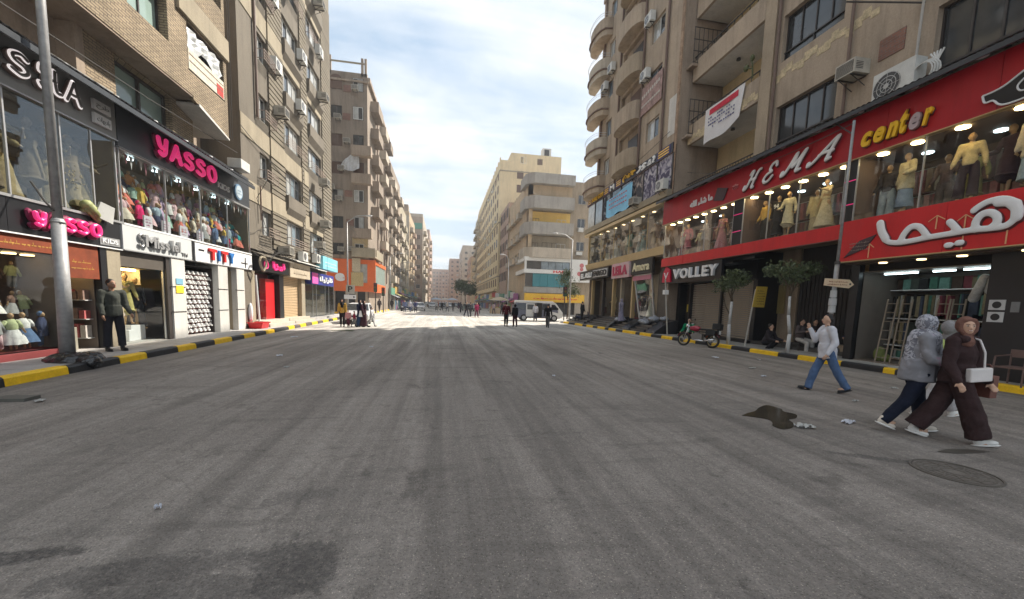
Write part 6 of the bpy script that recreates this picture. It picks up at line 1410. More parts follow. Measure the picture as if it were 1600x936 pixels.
for i, c in enumerate(rb):
    mb = MB(); mb.ell((14.4, 27.9, 1.7), (.08, .75-.12*i, 1.1-.17*i), 16, 8); part('rainbow_band', mb, cloth(c), DK).location.x -= .03*i
AMS = thing('showcase', 'slanted glass showcase with a cream gown beneath the cream lettering', 'showcase', (13.8, 25, .9))
Q = [(13.35, 26.7, 3.9), (13.35, 24.3, 3.9), (13.5, 23.9, .95), (13.5, 25.9, .95)]
mb = MB(); mb.poly([Vector(p) for p in Q]); part('pane', mb, SHOPGL, AMS)
for i in range(4): mb = MB(); mb.cyl(Q[i], Q[(i+1) % 4], .06, .06, 4); part('frame', mb, ALU, AMS)
mb = MB(); mb.box(14.6, 14.66, 23.6, 26.8, .95, 4.0); part('back_wall', mb, mat('cream_wall', (.60, .50, .37)), AMS); mb = MB(); mb.box(13.5, 14.6, 23.8, 26.6, .85, .95); part('floor', mb, simple('maroon', (.22, .04, .05)), AMS)
mb = MB(); mb.box(13.28, 13.33, 24.3, 26.8, 3.55, 3.85); part('pink_strip', mb, mat('dusty_pink', (.55, .2, .28), .5, fine=0), AMS)
mb = MB(); mb.box(13.6, 14.6, 22.5, 23.85, .17, 4.0); part('side_wall', mb, simple('shutter_brown', (.10, .085, .07)), AMS)

# orange shop "e", corner block signs, yellow sign
eT = signboard('shop_sign', 'rounded white letter e on the orange corner shop', FF3, -13.95, -10.3, 3.3, 5.0, .12, .14, mat('orange_cladding', (.72, .15, .04))); text(FF3, -12.05, -11.0, 3.6, 4.5, .14, 'e', WHITE, eT, .06, .1)
wb = thing('wall_banner', 'faded yellowish poster column in front of the orange shop', 'banner', FF3.pt(-10, .2, 3.4))
mb = MB(); FF3.box(mb, -10.2, -9.3, 4.7, 6.2, .3, .34); part('poster', mb, cloth((.52, .45, .33)), wb); mb = MB(); FF3.box(mb, -10.3, -9.0, 3.1, 4.65, .3, .35); part('poster', mb, cloth((.48, .38, .2)), wb)
yT = signboard('shop_sign', 'yellow shop sign with red Arabic lettering behind the minibus', FF3R, 12.3, 22.0, 2.05, 3.35, .1, .45, mat('yellow_fascia', (.78, .46, .03), .5, fine=0)); scribble(FF3R, 13.4, 20.9, 2.3, 3.1, .45, RB[0], yT, 1, 41, 'red_lettering')
hT = signboard('shop_sign', 'small red letters on the white band above the teal panels', FF3R, 16.6, 18.6, 6.5, 7.0, .5, .54, WHITE); text(FF3R, 16.7, 18.5, 6.58, 6.95, .54, 'HAF', RB[0], hT, .04)
fT = thing('sign_emblem', 'red flower shaped emblem on the white side panel of the corner block', 'sign', FF3R.pt(21.5, .45, 6))
for i, (u, z, r) in enumerate(((21.3, 7.9, .35), (21.3, 7.3, .28), (20.95, 6.6, .34), (21.7, 6.6, .34), (21.3, 6.2, .25), (23.2, 7.0, .3), (23.6, 6.6, .22), (22.8, 6.6, .22))): mb = MB(); c = FF3R.pt(u, .46, z); mb.cyl(c, (c[0], c[1]-.05, c[2]), r, r, 12); part('petal', mb, mat('faded_red_print', (.50, .15, .16), .6, fine=0), fT)
# ------------------------------------------------------------------ figures
def V3(*a): return Vector(a)
def rig(H=1.7, lh=0, lk=0, rh=0, rk=0, la=(5, 8, 10), ra=(5, 8, 10), lean=0, pz=None, spread=.0, fem=True, turn=0, tw=0):
    J = {'H': H}; s = H/1.7
    th, sh = .245*H, .246*H; hw = (.095 if fem else .09)*s
    def leg(a, k, sx):
        a, k = R(a), R(k); d = V3(sx*spread, -math.sin(a), -math.cos(a)).normalized(); d2 = V3(sx*spread*.3, -math.sin(a-k), -math.cos(a-k)).normalized(); return d*th, d2*sh
    l, r = leg(lh, lk, 1), leg(rh, rk, -1)
    z = pz if pz is not None else max(-(l[0]+l[1]).z, -(r[0]+r[1]).z)+.085*s
    J['p'] = V3(0, 0, z)
    for n, sx, (d, e) in (('l', 1, l), ('r', -1, r)):
        J[n+'hip'] = J['p']+V3(sx*hw, 0, 0); J[n+'kn'] = J[n+'hip']+d; J[n+'an'] = J[n+'kn']+e
    t = R(lean); up = V3(0, -math.sin(t), math.cos(t)); J['up'] = up; J['waist'] = J['p']+up*.11*H; J['chest'] = J['p']+up*.22*H; J['sc'] = J['p']+up*.295*H; J['nk'] = J['p']+up*.325*H; J['hd'] = J['p']+V3(0, -math.sin(t*.6)-.03, math.cos(t*.6)).normalized()*.415*H
    sw = (.105 if fem else .118)*H; J['turn'] = turn
    for n, sx, (f, o, e) in (('l', 1, la), ('r', -1, ra)):
        f, o, e = R(f-lean*.5), R(o), R(e); S = J['sc']+V3(sx*sw, 0, 0)
        d = V3(sx*math.sin(o), -math.sin(f)*math.cos(o), -math.cos(f)*math.cos(o)); d2 = V3(sx*math.sin(o)*(.6 if e < 1 else -.5), -math.sin(f+e)*math.cos(o), -math.cos(f+e)*math.cos(o)).normalized()
        J[n+'sh'] = S; J[n+'el'] = S+d*.172*H; J[n+'wr'] = J[n+'el']+d2*.155*H; J[n+'hd'] = d2
    if tw:
        Q = Matrix.Rotation(R(tw), 3, 'Z'); o = V3(0, 0, 0); J['turn'] = turn+tw
        for k_ in ('sc', 'nk', 'hd', 'lsh', 'rsh', 'lel', 'rel', 'lwr', 'rwr', 'lhd', 'rhd', 'chest'): J[k_] = Q@J[k_]
    return J
def b_body(J, near=True, head=True, legs=True):
    mb = MB(); s = J['H']/1.7
    for n in 'lr':
        if legs: mb.cap(J[n+'hip'], J[n+'kn'], .078*s, .052*s); mb.cap(J[n+'kn'], J[n+'an'], .05*s, .034*s); mb.ell(J[n+'an']+V3(0, -.06*s, -.045*s), (.04*s, .11*s, .035*s))
        mb.cap(J[n+'sh'], J[n+'el'], .045*s, .036*s); mb.cap(J[n+'el'], J[n+'wr'], .036*s, .025*s)
        d = J[n+'hd']; side = V3(1, 0, 0); w = J[n+'wr']; sx = 1 if n == 'l' else -1
        pr = d.cross(side).normalized()
        mb.cap(w, w+d*.07*s, .024*s, .03*s, 8); 
        if near:
            for i, (o, ln) in enumerate(((-.028, .062), (-.009, .072), (.010, .068), (.028, .052))):
                b0 = w+d*.085*s+pr*o*s; b1 = b0+(d+V3(-sx*.25, 0, 0)).normalized()*ln*.55*s; b2 = b1+(d+V3(-sx*.8, 0, 0)).normalized()*ln*.5*s; mb.cap(b0, b1, .0105*s, .0098*s, 6); mb.cap(b1, b2, .0098*s, .0085*s, 6)
            t0 = w+d*.03*s-pr*.03*s; mb.cap(t0, t0+(d-pr*.8).normalized()*.045*s, .0125*s, .010*s, 6)
    mb.ell(J['p'], (.15*s, .11*s, .12*s)); mb.cap(J['waist'], J['chest'], .115*s, .125*s); mb.cap(J['lsh'], J['rsh'], .05*s, .05*s); mb.cap(J['sc'], J['nk']+J['up']*.05, .055*s, .05*s)
    if head:
        h = J['hd']; q = Matrix.Rotation(R(J['turn']), 3, 'Z'); mb.ell(h, (.075*s, .092*s, .105*s), 14, 10, q); mb.ell(h+q@V3(0, -.045*s, -.05*s), (.05*s, .05*s, .055*s), 10, 8, q)
        mb.cap(h+q@V3(0, -.085*s, .01*s), h+q@V3(0, -.105*s, -.022*s), .01*s, .014*s, 6)
        for sx in (-1, 1): mb.ell(h+q@V3(sx*.076*s, .0, -.01*s), (.012*s, .022*s, .032*s), 8, 6, q)
    return mb
def b_trousers(J, r0=.10, r1=.08, r2=.065, down=.03, fem=True):
    mb = MB(); s = J['H']/1.7
    mb.ell(J['p'], (.165*s, .135*s, .13*s)); mb.cap(J['p'], J['waist'], .13*s, .125*s)
    for n in 'lr':
        mb.cap(J[n+'hip'], J[n+'kn'], r0*s, r1*s); e = J[n+'an']+V3(0, 0, down*s); mb.cyl(J[n+'kn'], e, r1*s, r2*s, 12); mb.ell(J[n+'kn'], r1*s)
    return mb
def b_top(J, hem=-.02, r=.15, arm=.062, cuff=.045, sleeve=1, flat=.8, hemr=None):
    mb = MB(); s = J['H']/1.7
    mb.ell(J['chest'], (.165*s, .13*s, .19*s), rot=Matrix.Rotation(math.atan2((J['lsh']-J['rsh']).y, (J['lsh']-J['rsh']).x), 3, 'Z')); mb.cap(J['lsh'], J['rsh'], .068*s, .068*s); mb.cap(J['waist'], J['chest'], r*s*.9, r*s*.92, 14)
    b0 = J['p']+J['up']*hem*s; mb.cyl(b0, J['waist'], (hemr or r*1.08)*s, r*s, 16); mb.ell(b0+V3(0, 0, .01), ((hemr or r*1.08)*s, (hemr or r*1.08)*s*.95, .03*s))
    for n in 'lr':
        mb.cap(J[n+'sh'], J[n+'el'], arm*s*1.12, arm*s)
        if sleeve > .5: mb.cap(J[n+'el'], J[n+'el'].lerp(J[n+'wr'], sleeve), arm*s, cuff*s)
    return mb
def b_skirt(J, r0=.15, r1=.30, z=.08):
    mb = MB(); s = J['H']/1.7; a = (J['lan']+J['ran'])/2; e = V3(a.x, a.y, z*s); m = (J['lkn']+J['rkn'])/2
    mb.cap(J['waist'], J['p'], r0*.85*s, r0*1.1*s, 14); mb.cyl(J['p'], V3(m.x, m.y, m.z), r0*1.15*s, (r0+r1)*.5*s, 18); mb.cyl(V3(m.x, m.y, m.z), e, (r0+r1)*.5*s, r1*s, 18); mb.ell(J['p'], (r0*1.15*s, r0*s, .12*s)); mb.ell(m, (r0+r1)*.5*s, 14, 8)
    return mb
def b_hijab(J, drape=.16, back=.1):
    mb = MB(); s = J['H']/1.7; h = J['hd']; q = Matrix.Rotation(R(J['turn']), 3, 'Z')
    mb.ell(h+q@V3(0, .045*s, .02*s), (.098*s, .105*s, .122*s), 16, 12, q); mb.cap(h+q@V3(-.045*s, -.035*s, .085*s), h+q@V3(.045*s, -.035*s, .085*s), .032*s, .032*s, 10)
    mb.cap(h+q@V3(0, .0, -.10*s), J['nk']+V3(0, -.01, 0), .068*s, .085*s, 14)
    for sx in (-1, 1): mb.cap(h+q@V3(sx*.078*s, -.03*s, .05*s), h+q@V3(sx*.072*s, -.035*s, -.05*s), .026*s, .026*s, 8); mb.cap(h+q@V3(sx*.072*s, -.035*s, -.05*s), h+q@V3(0, -.055*s, -.125*s), .026*s, .034*s, 8)
    mb.cap(J['sc']+V3(-.07, 0, .0), J['sc']+V3(.07, 0, .0), .085*s, .085*s, 12)
    if drape > .1:
        bk = .035 if drape > .2 else 0
        for sx in (-1, 1): mb.cap(J['sc']+V3(sx*.08*s, 0, 0), J['sc']+V3(sx*.13*s, .02, -drape*s), (.085+bk)*s, (.07+bk)*s)
        mb.cap(J['sc']+V3(0, .06*s, 0), J['sc']+V3(0, .1*s, -drape*1.3*s), (.1+bk)*s, (.09+bk)*s); mb.cap(J['sc']+V3(0, -.07*s, 0), J['sc']+V3(0, -.11*s, -drape*s), (.09+bk)*s, (.08+bk)*s)
    return mb
def b_hair(J, ln=.0):
    mb = MB(); s = J['H']/1.7; h = J['hd']; q = Matrix.Rotation(R(J['turn']), 3, 'Z'); mb.ell(h+q@V3(0, .028*s, .032*s), (.084*s, .092*s, .098*s), 14, 10, q)
    if ln: mb.cap(h+q@V3(0, .06*s, 0), h+q@V3(0, .07*s, -ln), .07*s, .05*s)
    return mb
def b_shoes(J, n, sole=True):
    mb = MB(); s = J['H']/1.7; a = J[n+'an']; kn = J[n+'kn']; sh = (a-kn).normalized(); pit = math.atan2(-sh.y, -sh.z)*.55
    q = Matrix.Rotation(-pit, 3, 'X'); f = lambda x, y, z: a+q@V3(x*s, y*s, z*s)
    mb.ell(f(0, -.11, -.045), (.047*s, .085*s, .036*s), 12, 8, q); mb.ell(f(0, -.02, -.035), (.043*s, .08*s, .045*s), 12, 8, q); mb.cap(f(0, .01, -.03), f(0, .005, .02), .042*s, .045*s)
    so = MB(); so.ell(f(0, -.065, -.075), (.05*s, .148*s, .018*s), 14, 6, q); return mb, so
SKIN = mat('skin', (.55, .34, .235), .55, var=.06, scale=4, fine=0, coord='obj'); HAIRM = simple('black_hair', (.015, .012, .011), .5)
SKIND = mat('skin_tan', (.30, .165, .10), .55, var=.06, scale=4, fine=0, coord='obj')
SHOEW = simple('sneaker_cream', (.62, .56, .48), .6); SOLE = simple('sole_white', (.72, .71, .68), .6); SHOEB = simple('shoe_black', (.02, .02, .022), .5)
def child(name, me, m, parent):
    me.materials.clear(); me.materials.append(m); return link(name, me, parent)
def person(label, loc, rz, J, parts, near=False, vox=.02, skin=None, face=False, group=None, shoes=None, legs=False):
    t = thing('person', label, 'person', loc, R(rz), group)
    child('body', blob(b_body(J, near, legs=legs or near), min(vox, .011 if near else vox), 2), skin or SKIN, t)
    for nm, mb, m, *o in parts: child(nm, blob(mb, vox, o[0] if o else 3, o[1] if len(o) > 1 else 0), m, t)
    if shoes:
        for n in 'lr':
            a, b_ = b_shoes(J, n); c = child('shoe', blob(a, vox*.8, 2), shoes[0], t)
            c2 = link('sole', b_.mesh('sole', shoes[1], smooth=True), c)
    if face:
        s = J['H']/1.7; h = J['hd']; q = Matrix.Rotation(R(J['turn']), 3, 'Z')
        for sx in (-1, 1):
            e = MB(); e.ell(h+q@V3(sx*.031*s, -.083*s, .012*s), (.014*s, .008*s, .007*s), 10, 6, q); eo = link('eye', e.mesh('eye', simple('eye_white', (.5, .46, .42)), smooth=True), t)
            e = MB(); e.ell(h+q@V3(sx*.031*s, -.0895*s, .012*s), (.0065*s, .004*s, .0065*s), 8, 6, q); link('pupil', e.mesh('pupil', HAIRM, smooth=True), eo)
            e = MB(); e.cap(h+q@V3(sx*.016*s, -.092*s, .03*s), h+q@V3(sx*.046*s, -.08*s, .031*s), .0038*s, .003*s, 6); link('eyebrow', e.mesh('eyebrow', HAIRM, smooth=True), t)
        e = MB(); e.path([h+q@V3(x*s, (-.094+abs(x)*.45)*s, (-.052+abs(x)*.35)*s) for x in (-.026, -.014, 0, .014, .026)], [.004, .0065, .0075, .0065, .004], 6); link('lips', e.mesh('lips', simple('lip_rose', (.40, .11, .10)), smooth=True), t)
        if face == 'smile': e = MB(); e.path([h+q@V3(x*s, (-.0985+abs(x)*.45)*s, (-.0515+abs(x)*.35)*s) for x in (-.018, -.009, 0, .009, .018)], .0038, 6); link('teeth', e.mesh('teeth', simple('teeth_white', (.75, .72, .66)), smooth=True), t)
    return t
NAVY = cloth((.010, .013, .027)); DBR = cloth((.040, .022, .022))
# two women walking arm in arm, the third behind them
J = rig(1.68, lh=15, lk=4, rh=-19, rk=20, la=(8, 8, 50), ra=(14, 10, 70), lean=3, turn=35, tw=-25)
SCARF = pattern_cloth('floral_scarf', (.16, .16, .19), (.50, .50, .53), 24, (.34, .34, .40))
JACK = pattern_cloth('grey_pink_jacket', (.22, .22, .24), (.30, .30, .33), 3, (.40, .22, .32), .56)
w1 = person('woman in a floral grey scarf, grey jacket and navy trousers walking beside the brown hoodie', (6.78, 4.6, 0), 66, J, [
    ('trousers', b_trousers(J, .115, .09, .068, -.035), NAVY, 3, .022), ('jacket', b_top(J, -.12, .205, .08, .058, 1, hemr=.215), JACK, 2, .04), ('scarf', b_hijab(J, .24), SCARF, 2, .035)], near=True, vox=.0125, shoes=(SHOEW, SOLE), face=True)
mb = MB(); mb.cap(J['sc']+V3(-.06, -.10, .04), J['p']+V3(.12, -.17, .12), .009, .009, 6); link('bag_strap', mb.mesh('bag_strap', SHOEB), w1)
mb = MB(); mb.ell(J['p']+V3(.13, -.14, .03), (.12, .06, .09), 14, 10); b_ = child('object', blob(mb, .012, 2, .01), SHOEB, None); b_.name = 'handbag'; b_.location = w1.location; b_.rotation_euler = w1.rotation_euler; b_['label'] = 'small black bag hanging at the grey jacket of the scarfed woman'; b_['category'] = 'handbag'
J = rig(1.69, lh=-16, lk=14, rh=20, rk=4, la=(8, 8, 25), ra=(4, 8, 30), lean=2, turn=-35, tw=-55)
w2 = person('smiling woman in a dark brown hoodie and wide trousers with a beige headscarf', (6.88, 4.22, 0), 55, J, [
    ('trousers', b_trousers(J, .12, .12, .125, .02), DBR, 2, .035), ('hoodie', b_top(J, -.06, .17, .070, .058, .95, hemr=.18), DBR, 2, .04), ('hood', (lambda m: (m.cap(J['nk']+V3(-.1, .03, -.02), J['nk']+V3(.1, .03, -.02), .06, .06), m.cap(J['nk']+V3(0, .09, -.03), J['nk']+V3(0, .05, .02), .07, .06), m)[2])(MB()), DBR, 2), ('scarf', b_hijab(J, .09), cloth((.17, .085, .065)), 3)], near=True, vox=.0125, shoes=(SOLE, SOLE), face='smile')
q = Matrix.Rotation(R(55), 3, 'Z'); qt = Matrix.Rotation(R(-55), 3, 'Z')
def at_w2(v): return Vector(w2.location)+q@v
mb = MB(); mb.box(-.145, .145, -.035, .035, -.085, .085); hb = solo('handbag', mb, simple('white_leather', (.66, .62, .60), .4), 'small white rectangular handbag on the front of the brown hoodie', 'handbag', at_w2(J['p']+qt@V3(.03, -.21, .08)), bevel=.015); hb.rotation_euler = (0, R(-5), R(-8)); hb.data.transform(Matrix.Translation(Vector(hb.location))) if 0 else None
hb.data = (lambda m: (m.box(-.15, .15, -.035, .035, -.09, .09), m.mesh('handbag', simple('white_leather', (.66, .62, .60))))[1])(MB())
mb = MB(); mb.path([J['sc']+qt@V3(.12, .03, .07), J['sc']+qt@V3(.12, -.10, .03), J['chest']+qt@V3(.13, -.165, 0), J['waist']+qt@V3(.14, -.18, .0), J['p']+qt@V3(.13, -.20, .15)], .012, 8); sp_ = link('bag_strap', mb.mesh('bag_strap', simple('white_leather', (.66, .62, .60))), w2)
mb = MB(); p = at_w2(J['lwr']+qt@V3(.10, .12, -.06)); mb.box(p.x-.06, p.x+.06, p.y-.13, p.y+.13, p.z-.17, p.z+.13); mb.path([(p.x, p.y-.09, p.z+.12), (p.x, p.y-.06, p.z+.27), (p.x, p.y+.06, p.z+.27), (p.x, p.y+.09, p.z+.12)], .012, 6); solo('tote_bag', mb, simple('brown_leather', (.15, .055, .04), .4), 'brown leather tote held behind the brown hoodie', 'bag', p, bevel=.03)
J = rig(1.66, lh=28, lk=5, rh=-24, rk=14, lean=3, turn=30)
w3 = person('person with grey hood, lime vest and backpack straps walking behind the two women', (8.22, 5.25, 0), 78, J, [
    ('trousers', b_trousers(J, .10, .09, .08), cloth((.42, .40, .40)), 3), ('vest', b_top(J, -.05, .16, .07, .05), mat('lime_cloth', (.42, .50, .16)), 3, .012), ('hood', b_hijab(J, .05), cloth((.25, .24, .24)), 2)], near=True, vox=.014, shoes=(SOLE, SOLE))
mb = MB(); mb.cap(J['sc']+V3(.07, -.1, .06), J['waist']+V3(.1, -.12, 0), .02, .02, 6); mb.cap(J['sc']+V3(.07, -.1, .06), J['sc']+V3(.07, .12, .04), .02, .02, 6); link('strap', mb.mesh('strap', SHOEB), w3)
# man in a white shirt crossing away from the camera
J = rig(1.68, lh=-23, lk=10, rh=22, rk=8, la=(-12, 8, 42), ra=(28, 6, 128), lean=4, fem=False, turn=-8)
JEAN = cloth((.085, .14, .26)); WSH = mat('white_shirt', (.60, .60, .64), .85, var=.1, scale=6, fine=0, coord='obj')
m1 = person('person in a loose white shirt and blue jeans striding with one arm raised', (8.12, 7.18, 0), -118, J, [
    ('trousers', b_trousers(J, .098, .082, .074, -.035), JEAN, 2, .03), ('shirt', b_top(J, -.12, .162, .068, .05, 1, hemr=.17), WSH, 2, .045), ('hair', b_hair(J, .12), HAIRM, 1, .05)], near=True, vox=.0125, shoes=(SHOEB, SHOEB), face=True)
mb = MB(); mb.path([J['sc']+V3(.09, -.05, .07), J['sc']+V3(.08, .13, .0), J['chest']+V3(-.02, .16, 0), J['p']+V3(-.14, .15, .08)], .012, 6); link('bag_strap', mb.mesh('bag_strap', SHOEB), m1)
mb = MB(); qq = Matrix.Rotation(R(-118), 3, 'Z'); p = m1.location+qq@(J['p']+V3(-.17, .16, .04)); mb.ell(p, (.09, .13, .10), 12, 8); solo('shoulder_bag', mb, SHOEB, 'black shoulder bag against the white shirt', 'bag', p, smooth=True)
# man standing by the left kerb
J = rig(1.8, lh=4, lk=2, rh=-3, rk=2, la=(8, 7, 30), ra=(4, 7, 22), fem=False, turn=15, spread=.06)
m2 = person('man in a dark green jacket standing on the kerb before the lit dress window', (-8.4, 11.85, .16), 60, J, [
    ('trousers', b_trousers(J, .10, .085, .075), cloth((.025, .025, .032)), 3, .012), ('jacket', b_top(J, -.06, .165, .068, .052, .95), cloth((.052, .056, .048)), 2, .035), ('hair', b_hair(J), HAIRM, 2)], near=True, vox=.014, shoes=(SHOEB, SHOEB), face=True, skin=SKIND)
# people sitting along the dark arcade
def sitter(label, loc, rz, top, bottom, H=1.68, fem=False, seat=.34, hij=None, la=(30, 12, 55), ra=(30, 12, 55), lean=14, k=80, h=80, turn=0):
    J = rig(H, lh=h, lk=k, rh=h-6, rk=k-6, la=la, ra=ra, lean=lean, pz=seat+.11, spread=.16, fem=fem, turn=turn)
    P = [('trousers', b_trousers(J, .095, .085, .075), cloth(bottom), 3), ('top', b_top(J, -.03, .155, .07, .05), cloth(top), 3, .012), ('scarf' if hij else 'hair', b_hijab(J, .05) if hij else b_hair(J), cloth(hij) if hij else HAIRM, 2)]
    p = person(label, loc, rz, J, P, near=True, vox=.018, shoes=(SHOEB, SHOEB), face=True)
    return p
STOOL = simple('stool_dark', (.06, .055, .05))
for (x, y, h) in ((14.15, 13.75, .30), (15.0, 13.95, .30)):
    mb = MB(); mb.box(x-.2, x+.2, y-.2, y+.2, .17+h-.05, .17+h)
    for a in (-1, 1):
        for b_ in (-1, 1): mb.box(x+a*.17-.02, x+a*.17+.02, y+b_*.17-.02, y+b_*.17+.02, .17, .17+h-.05)
    solo('stool', mb, STOOL, 'low dark stool under the man in pale trousers' if x < 14.5 else 'low dark stool under the man with bare forearms', 'stool', (x, y, .17))
sitter('man in a dark jacket crouching by the ochre post', (13.15, 14.35, .17), 20, (.035, .03, .035), (.02, .02, .025), seat=.12, h=105, k=140, lean=20, turn=15)
sitter('man in pale trousers seated by the second white tree trunk', (14.15, 13.75, .17), 15, (.12, .10, .10), (.50, .48, .45), la=(15, 35, 90), ra=(15, 35, 90), lean=4)
sitter('man in a dark vest with pale sleeves seated in the shade behind the white trunk', (15.0, 13.95, .17), -10, (.06, .05, .055), (.03, .03, .035), la=(25, 20, 80), lean=5)
sitter('woman in a dark blue robe and pale scarf seated beside the ochre post', (14.75, 12.0, .36), -60, (.02, .03, .11), (.02, .03, .10), fem=True, hij=(.40, .36, .36), seat=.2, h=60, k=80)
mb = MB(); mb.box(14.2, 15.1, 11.6, 12.5, .17, .53); solo('concrete_block', mb, PL['tan'], 'low tan masonry block under the woman in blue', 'block', (14.7, 12, .17), bevel=.02)
sitter('man in a bright green shirt crouching behind the motorcycle', (12.55, 18.6, .17), -50, (.01, .20, .09), (.02, .02, .02), seat=.14, h=100, k=135, lean=25)
# figures in the middle distance
def walker(label, loc, rz, top, bot, H=1.68, hij=None, skirt=False, ph=1, vox=.022, fem=None, group=None, face=False):
    fem = bool(hij or skirt) if fem is None else fem
    J = rig(H, lh=20*ph, lk=6, rh=-20*ph, rk=12, la=(-12*ph, 8, 15), ra=(14*ph, 8, 18), fem=fem, turn=0)
    P = [('skirt', b_skirt(J, .14, .25), cloth(bot), 2)] if skirt else [('trousers', b_trousers(J, .095, .08, .068), cloth(bot), 2)]
    P += [('top', b_top(J, -.05, .15, .066, .048), cloth(top), 2), ('scarf' if hij else 'hair', b_hijab(J, .16) if hij else b_hair(J), cloth(hij) if hij else HAIRM, 1)]
    return person(label, loc, rz, J, P, vox=vox, group=group, shoes=(SHOEB, SHOEB))
BLK_ = (.018, .018, .02)
walker('taller man in dark red and black standing in the sunlit crossing', (4.55, 28.9, 0), 165, (.08, .015, .02), BLK_, 1.72, ph=.3)
walker('shorter companion in black beside the man in dark red', (5.15, 28.6, 0), 190, BLK_, (.05, .015, .02), 1.6, ph=.3, hij=BLK_)
walker('man in black with grey trousers stepping across the shade line toward the minibus', (7.55, 28.3, 0), 160, BLK_, (.10, .10, .10), 1.72)
walker('woman in a mustard top with a black scarf at the edge of the sunlit group', (-5.95, 25.1, 0), 10, (.50, .30, .06), (.03, .025, .03), 1.62, hij=BLK_, ph=.3)
walker('woman in navy with a white bag leaning toward the small child', (-5.0, 25.3, 0), 60, (.02, .025, .05), (.04, .07, .13), 1.6, hij=(.02, .02, .03), ph=.6, skirt=True)
walker('woman in a dark plum robe walking behind the navy one', (-4.75, 25.2, 0), 60, (.05, .02, .03), (.05, .02, .03), 1.6, hij=(.03, .02, .025), skirt=True)
walker('small child in pink beside the mustard top', (-5.55, 24.8, 0), 0, (.50, .25, .25), (.1, .03, .05), 1.0, ph=.4)
walker('small child in dark red by the navy robe', (-5.25, 25.0, 0), 90, (.28, .03, .06), (.2, .2, .2), .95, ph=.8)
walker('child in white stepping behind the plum robe', (-4.4, 25.8, 0), 80, (.6, .58, .58), (.5, .5, .5), 1.2)
mb = MB(); mb.prism([(-5.0, 24.98, .62), (-4.78, 24.98, .62), (-4.86, 24.98, .98), (-4.94, 24.98, .98)], (0, .07, 0)); solo('carrier_bag', mb, WHITE, 'white carrier bag hanging by the navy robe', 'bag', (-4.9, 25, .6))
walker('woman in a lilac grey robe descending the black marble steps', (12.35, 26.4, .62), 200, (.30, .28, .36), (.26, .25, .34), 1.62, hij=(.28, .26, .33), skirt=True)
walker('figure in black leaning over the scooter on the far end of the marble steps', (12.0, 33.4, .3), 100, BLK_, BLK_, 1.7, ph=.3)
walker('person in white beside the open minibus door', (8.9, 38.2, 0), 180, (.55, .55, .6), (.05, .05, .07), 1.68, ph=.4)
walker('person in magenta walking with the dark clothed pair beyond the crossing', (3.7, 45.0, 0), 20, (.30, .02, .08), (.12, .02, .05), 1.65, ph=.7)
walker('dark clothed man left of the magenta jacket', (2.6, 46.0, 0), 30, BLK_, (.03, .03, .05), 1.7)
walker('second dark clothed figure close to the magenta jacket', (3.1, 46.6, 0), 200, (.05, .05, .06), BLK_, 1.66, ph=-1)
far_ = [(-5.3, 57, (.1, .13, .25), (.05, .06, .1), 'in a blue shirt by the parked cars of the orange-shop side'), (-4.6, 57.5, (.5, .5, .55), (.05, .07, .14), 'in white and navy next to the blue shirt'), (-3.9, 58, (.04, .05, .14), (.02, .02, .04), 'in dark navy right of the white shirt pair'),
        (-1.2, 70, (.45, .45, .45), (.1, .1, .1), 'in pale grey far down the carriageway'), (-.3, 72, BLK_, BLK_, 'in black far down near the vanishing point'), (.6, 66, (.5, .45, .4), (.08, .08, .1), 'in cream crossing beyond the shade'), (1.6, 68, BLK_, (.2, .2, .2), 'in black and grey crossing behind the cream one'),
        (2.6, 62, (.05, .05, .06), BLK_, 'in charcoal right of the far crossing walkers'), (3.4, 60, (.30, .25, .2), (.04, .04, .05), 'in tan near the far street tree'), (5.0, 58, (.05, .02, .03), BLK_, 'in maroon by the greenish car'), (7.5, 60, (.4, .3, .3), (.05, .04, .06), 'in dusty pink before the row of stalls'),
        (8.6, 59, BLK_, BLK_, 'in black before the row of stalls'), (9.7, 62, (.35, .1, .15), (.05, .05, .05), 'in faded red under the far awnings'), (-7.4, 60, BLK_, BLK_, 'in black on the pavement of the orange-shop side'), (-7.6, 68, (.5, .48, .45), (.4, .38, .36), 'all in cream on the far pavement'), (-8.0, 52.5, (.06, .05, .05), (.03, .03, .03), 'in brown by the traffic signal of the orange shop'), (10.3, 44.5, (.1, .05, .05), BLK_, 'in maroon left of the minibus')]
rq = random.Random(8)
cn = ['rust', 'grey', 'black', 'cream', 'navy', 'olive', 'white', 'plum', 'sky blue', 'brown']; cc = [(.35, .12, .06), (.25, .25, .25), BLK_, (.5, .46, .38), (.03, .04, .1), (.15, .15, .07), (.55, .55, .55), (.14, .04, .1), (.2, .3, .42), (.14, .09, .05)]
for i in range(26):
    k = i % 10; rr = 'in %s clothes, %s such in the farther crowd' % (cn[k], ['first', 'second', 'third'][i//10]); far_.append((rq.uniform(-7.5, 9.5), rq.uniform(74, 115), cc[k], cc[(k+3) % 10], rr))
fp = [walker('distant person '+far_[0][4], (far_[0][0], far_[0][1], 0), 10, far_[0][2], far_[0][3], 1.68, vox=.04, group='distant people along the street')]
fq = [fp[0], walker('distant person '+far_[1][4], (far_[1][0], far_[1][1], 0), 170, far_[1][2], far_[1][3], 1.62, hij=far_[1][2], vox=.04, group='distant people along the street')]
for i, (x, y, c1, c2, lb) in enumerate(far_[2:]):
    p = dup(fq[i % 2], (x, y, .15 if x < -7 else 0), R(random.choice((0, 20, 170, 195, 90))), 'distant person '+lb); recolor(p, 'top', cloth(c1)); recolor(p, 'trousers', cloth(c2)); recolor(p, 'scarf', cloth(c1))

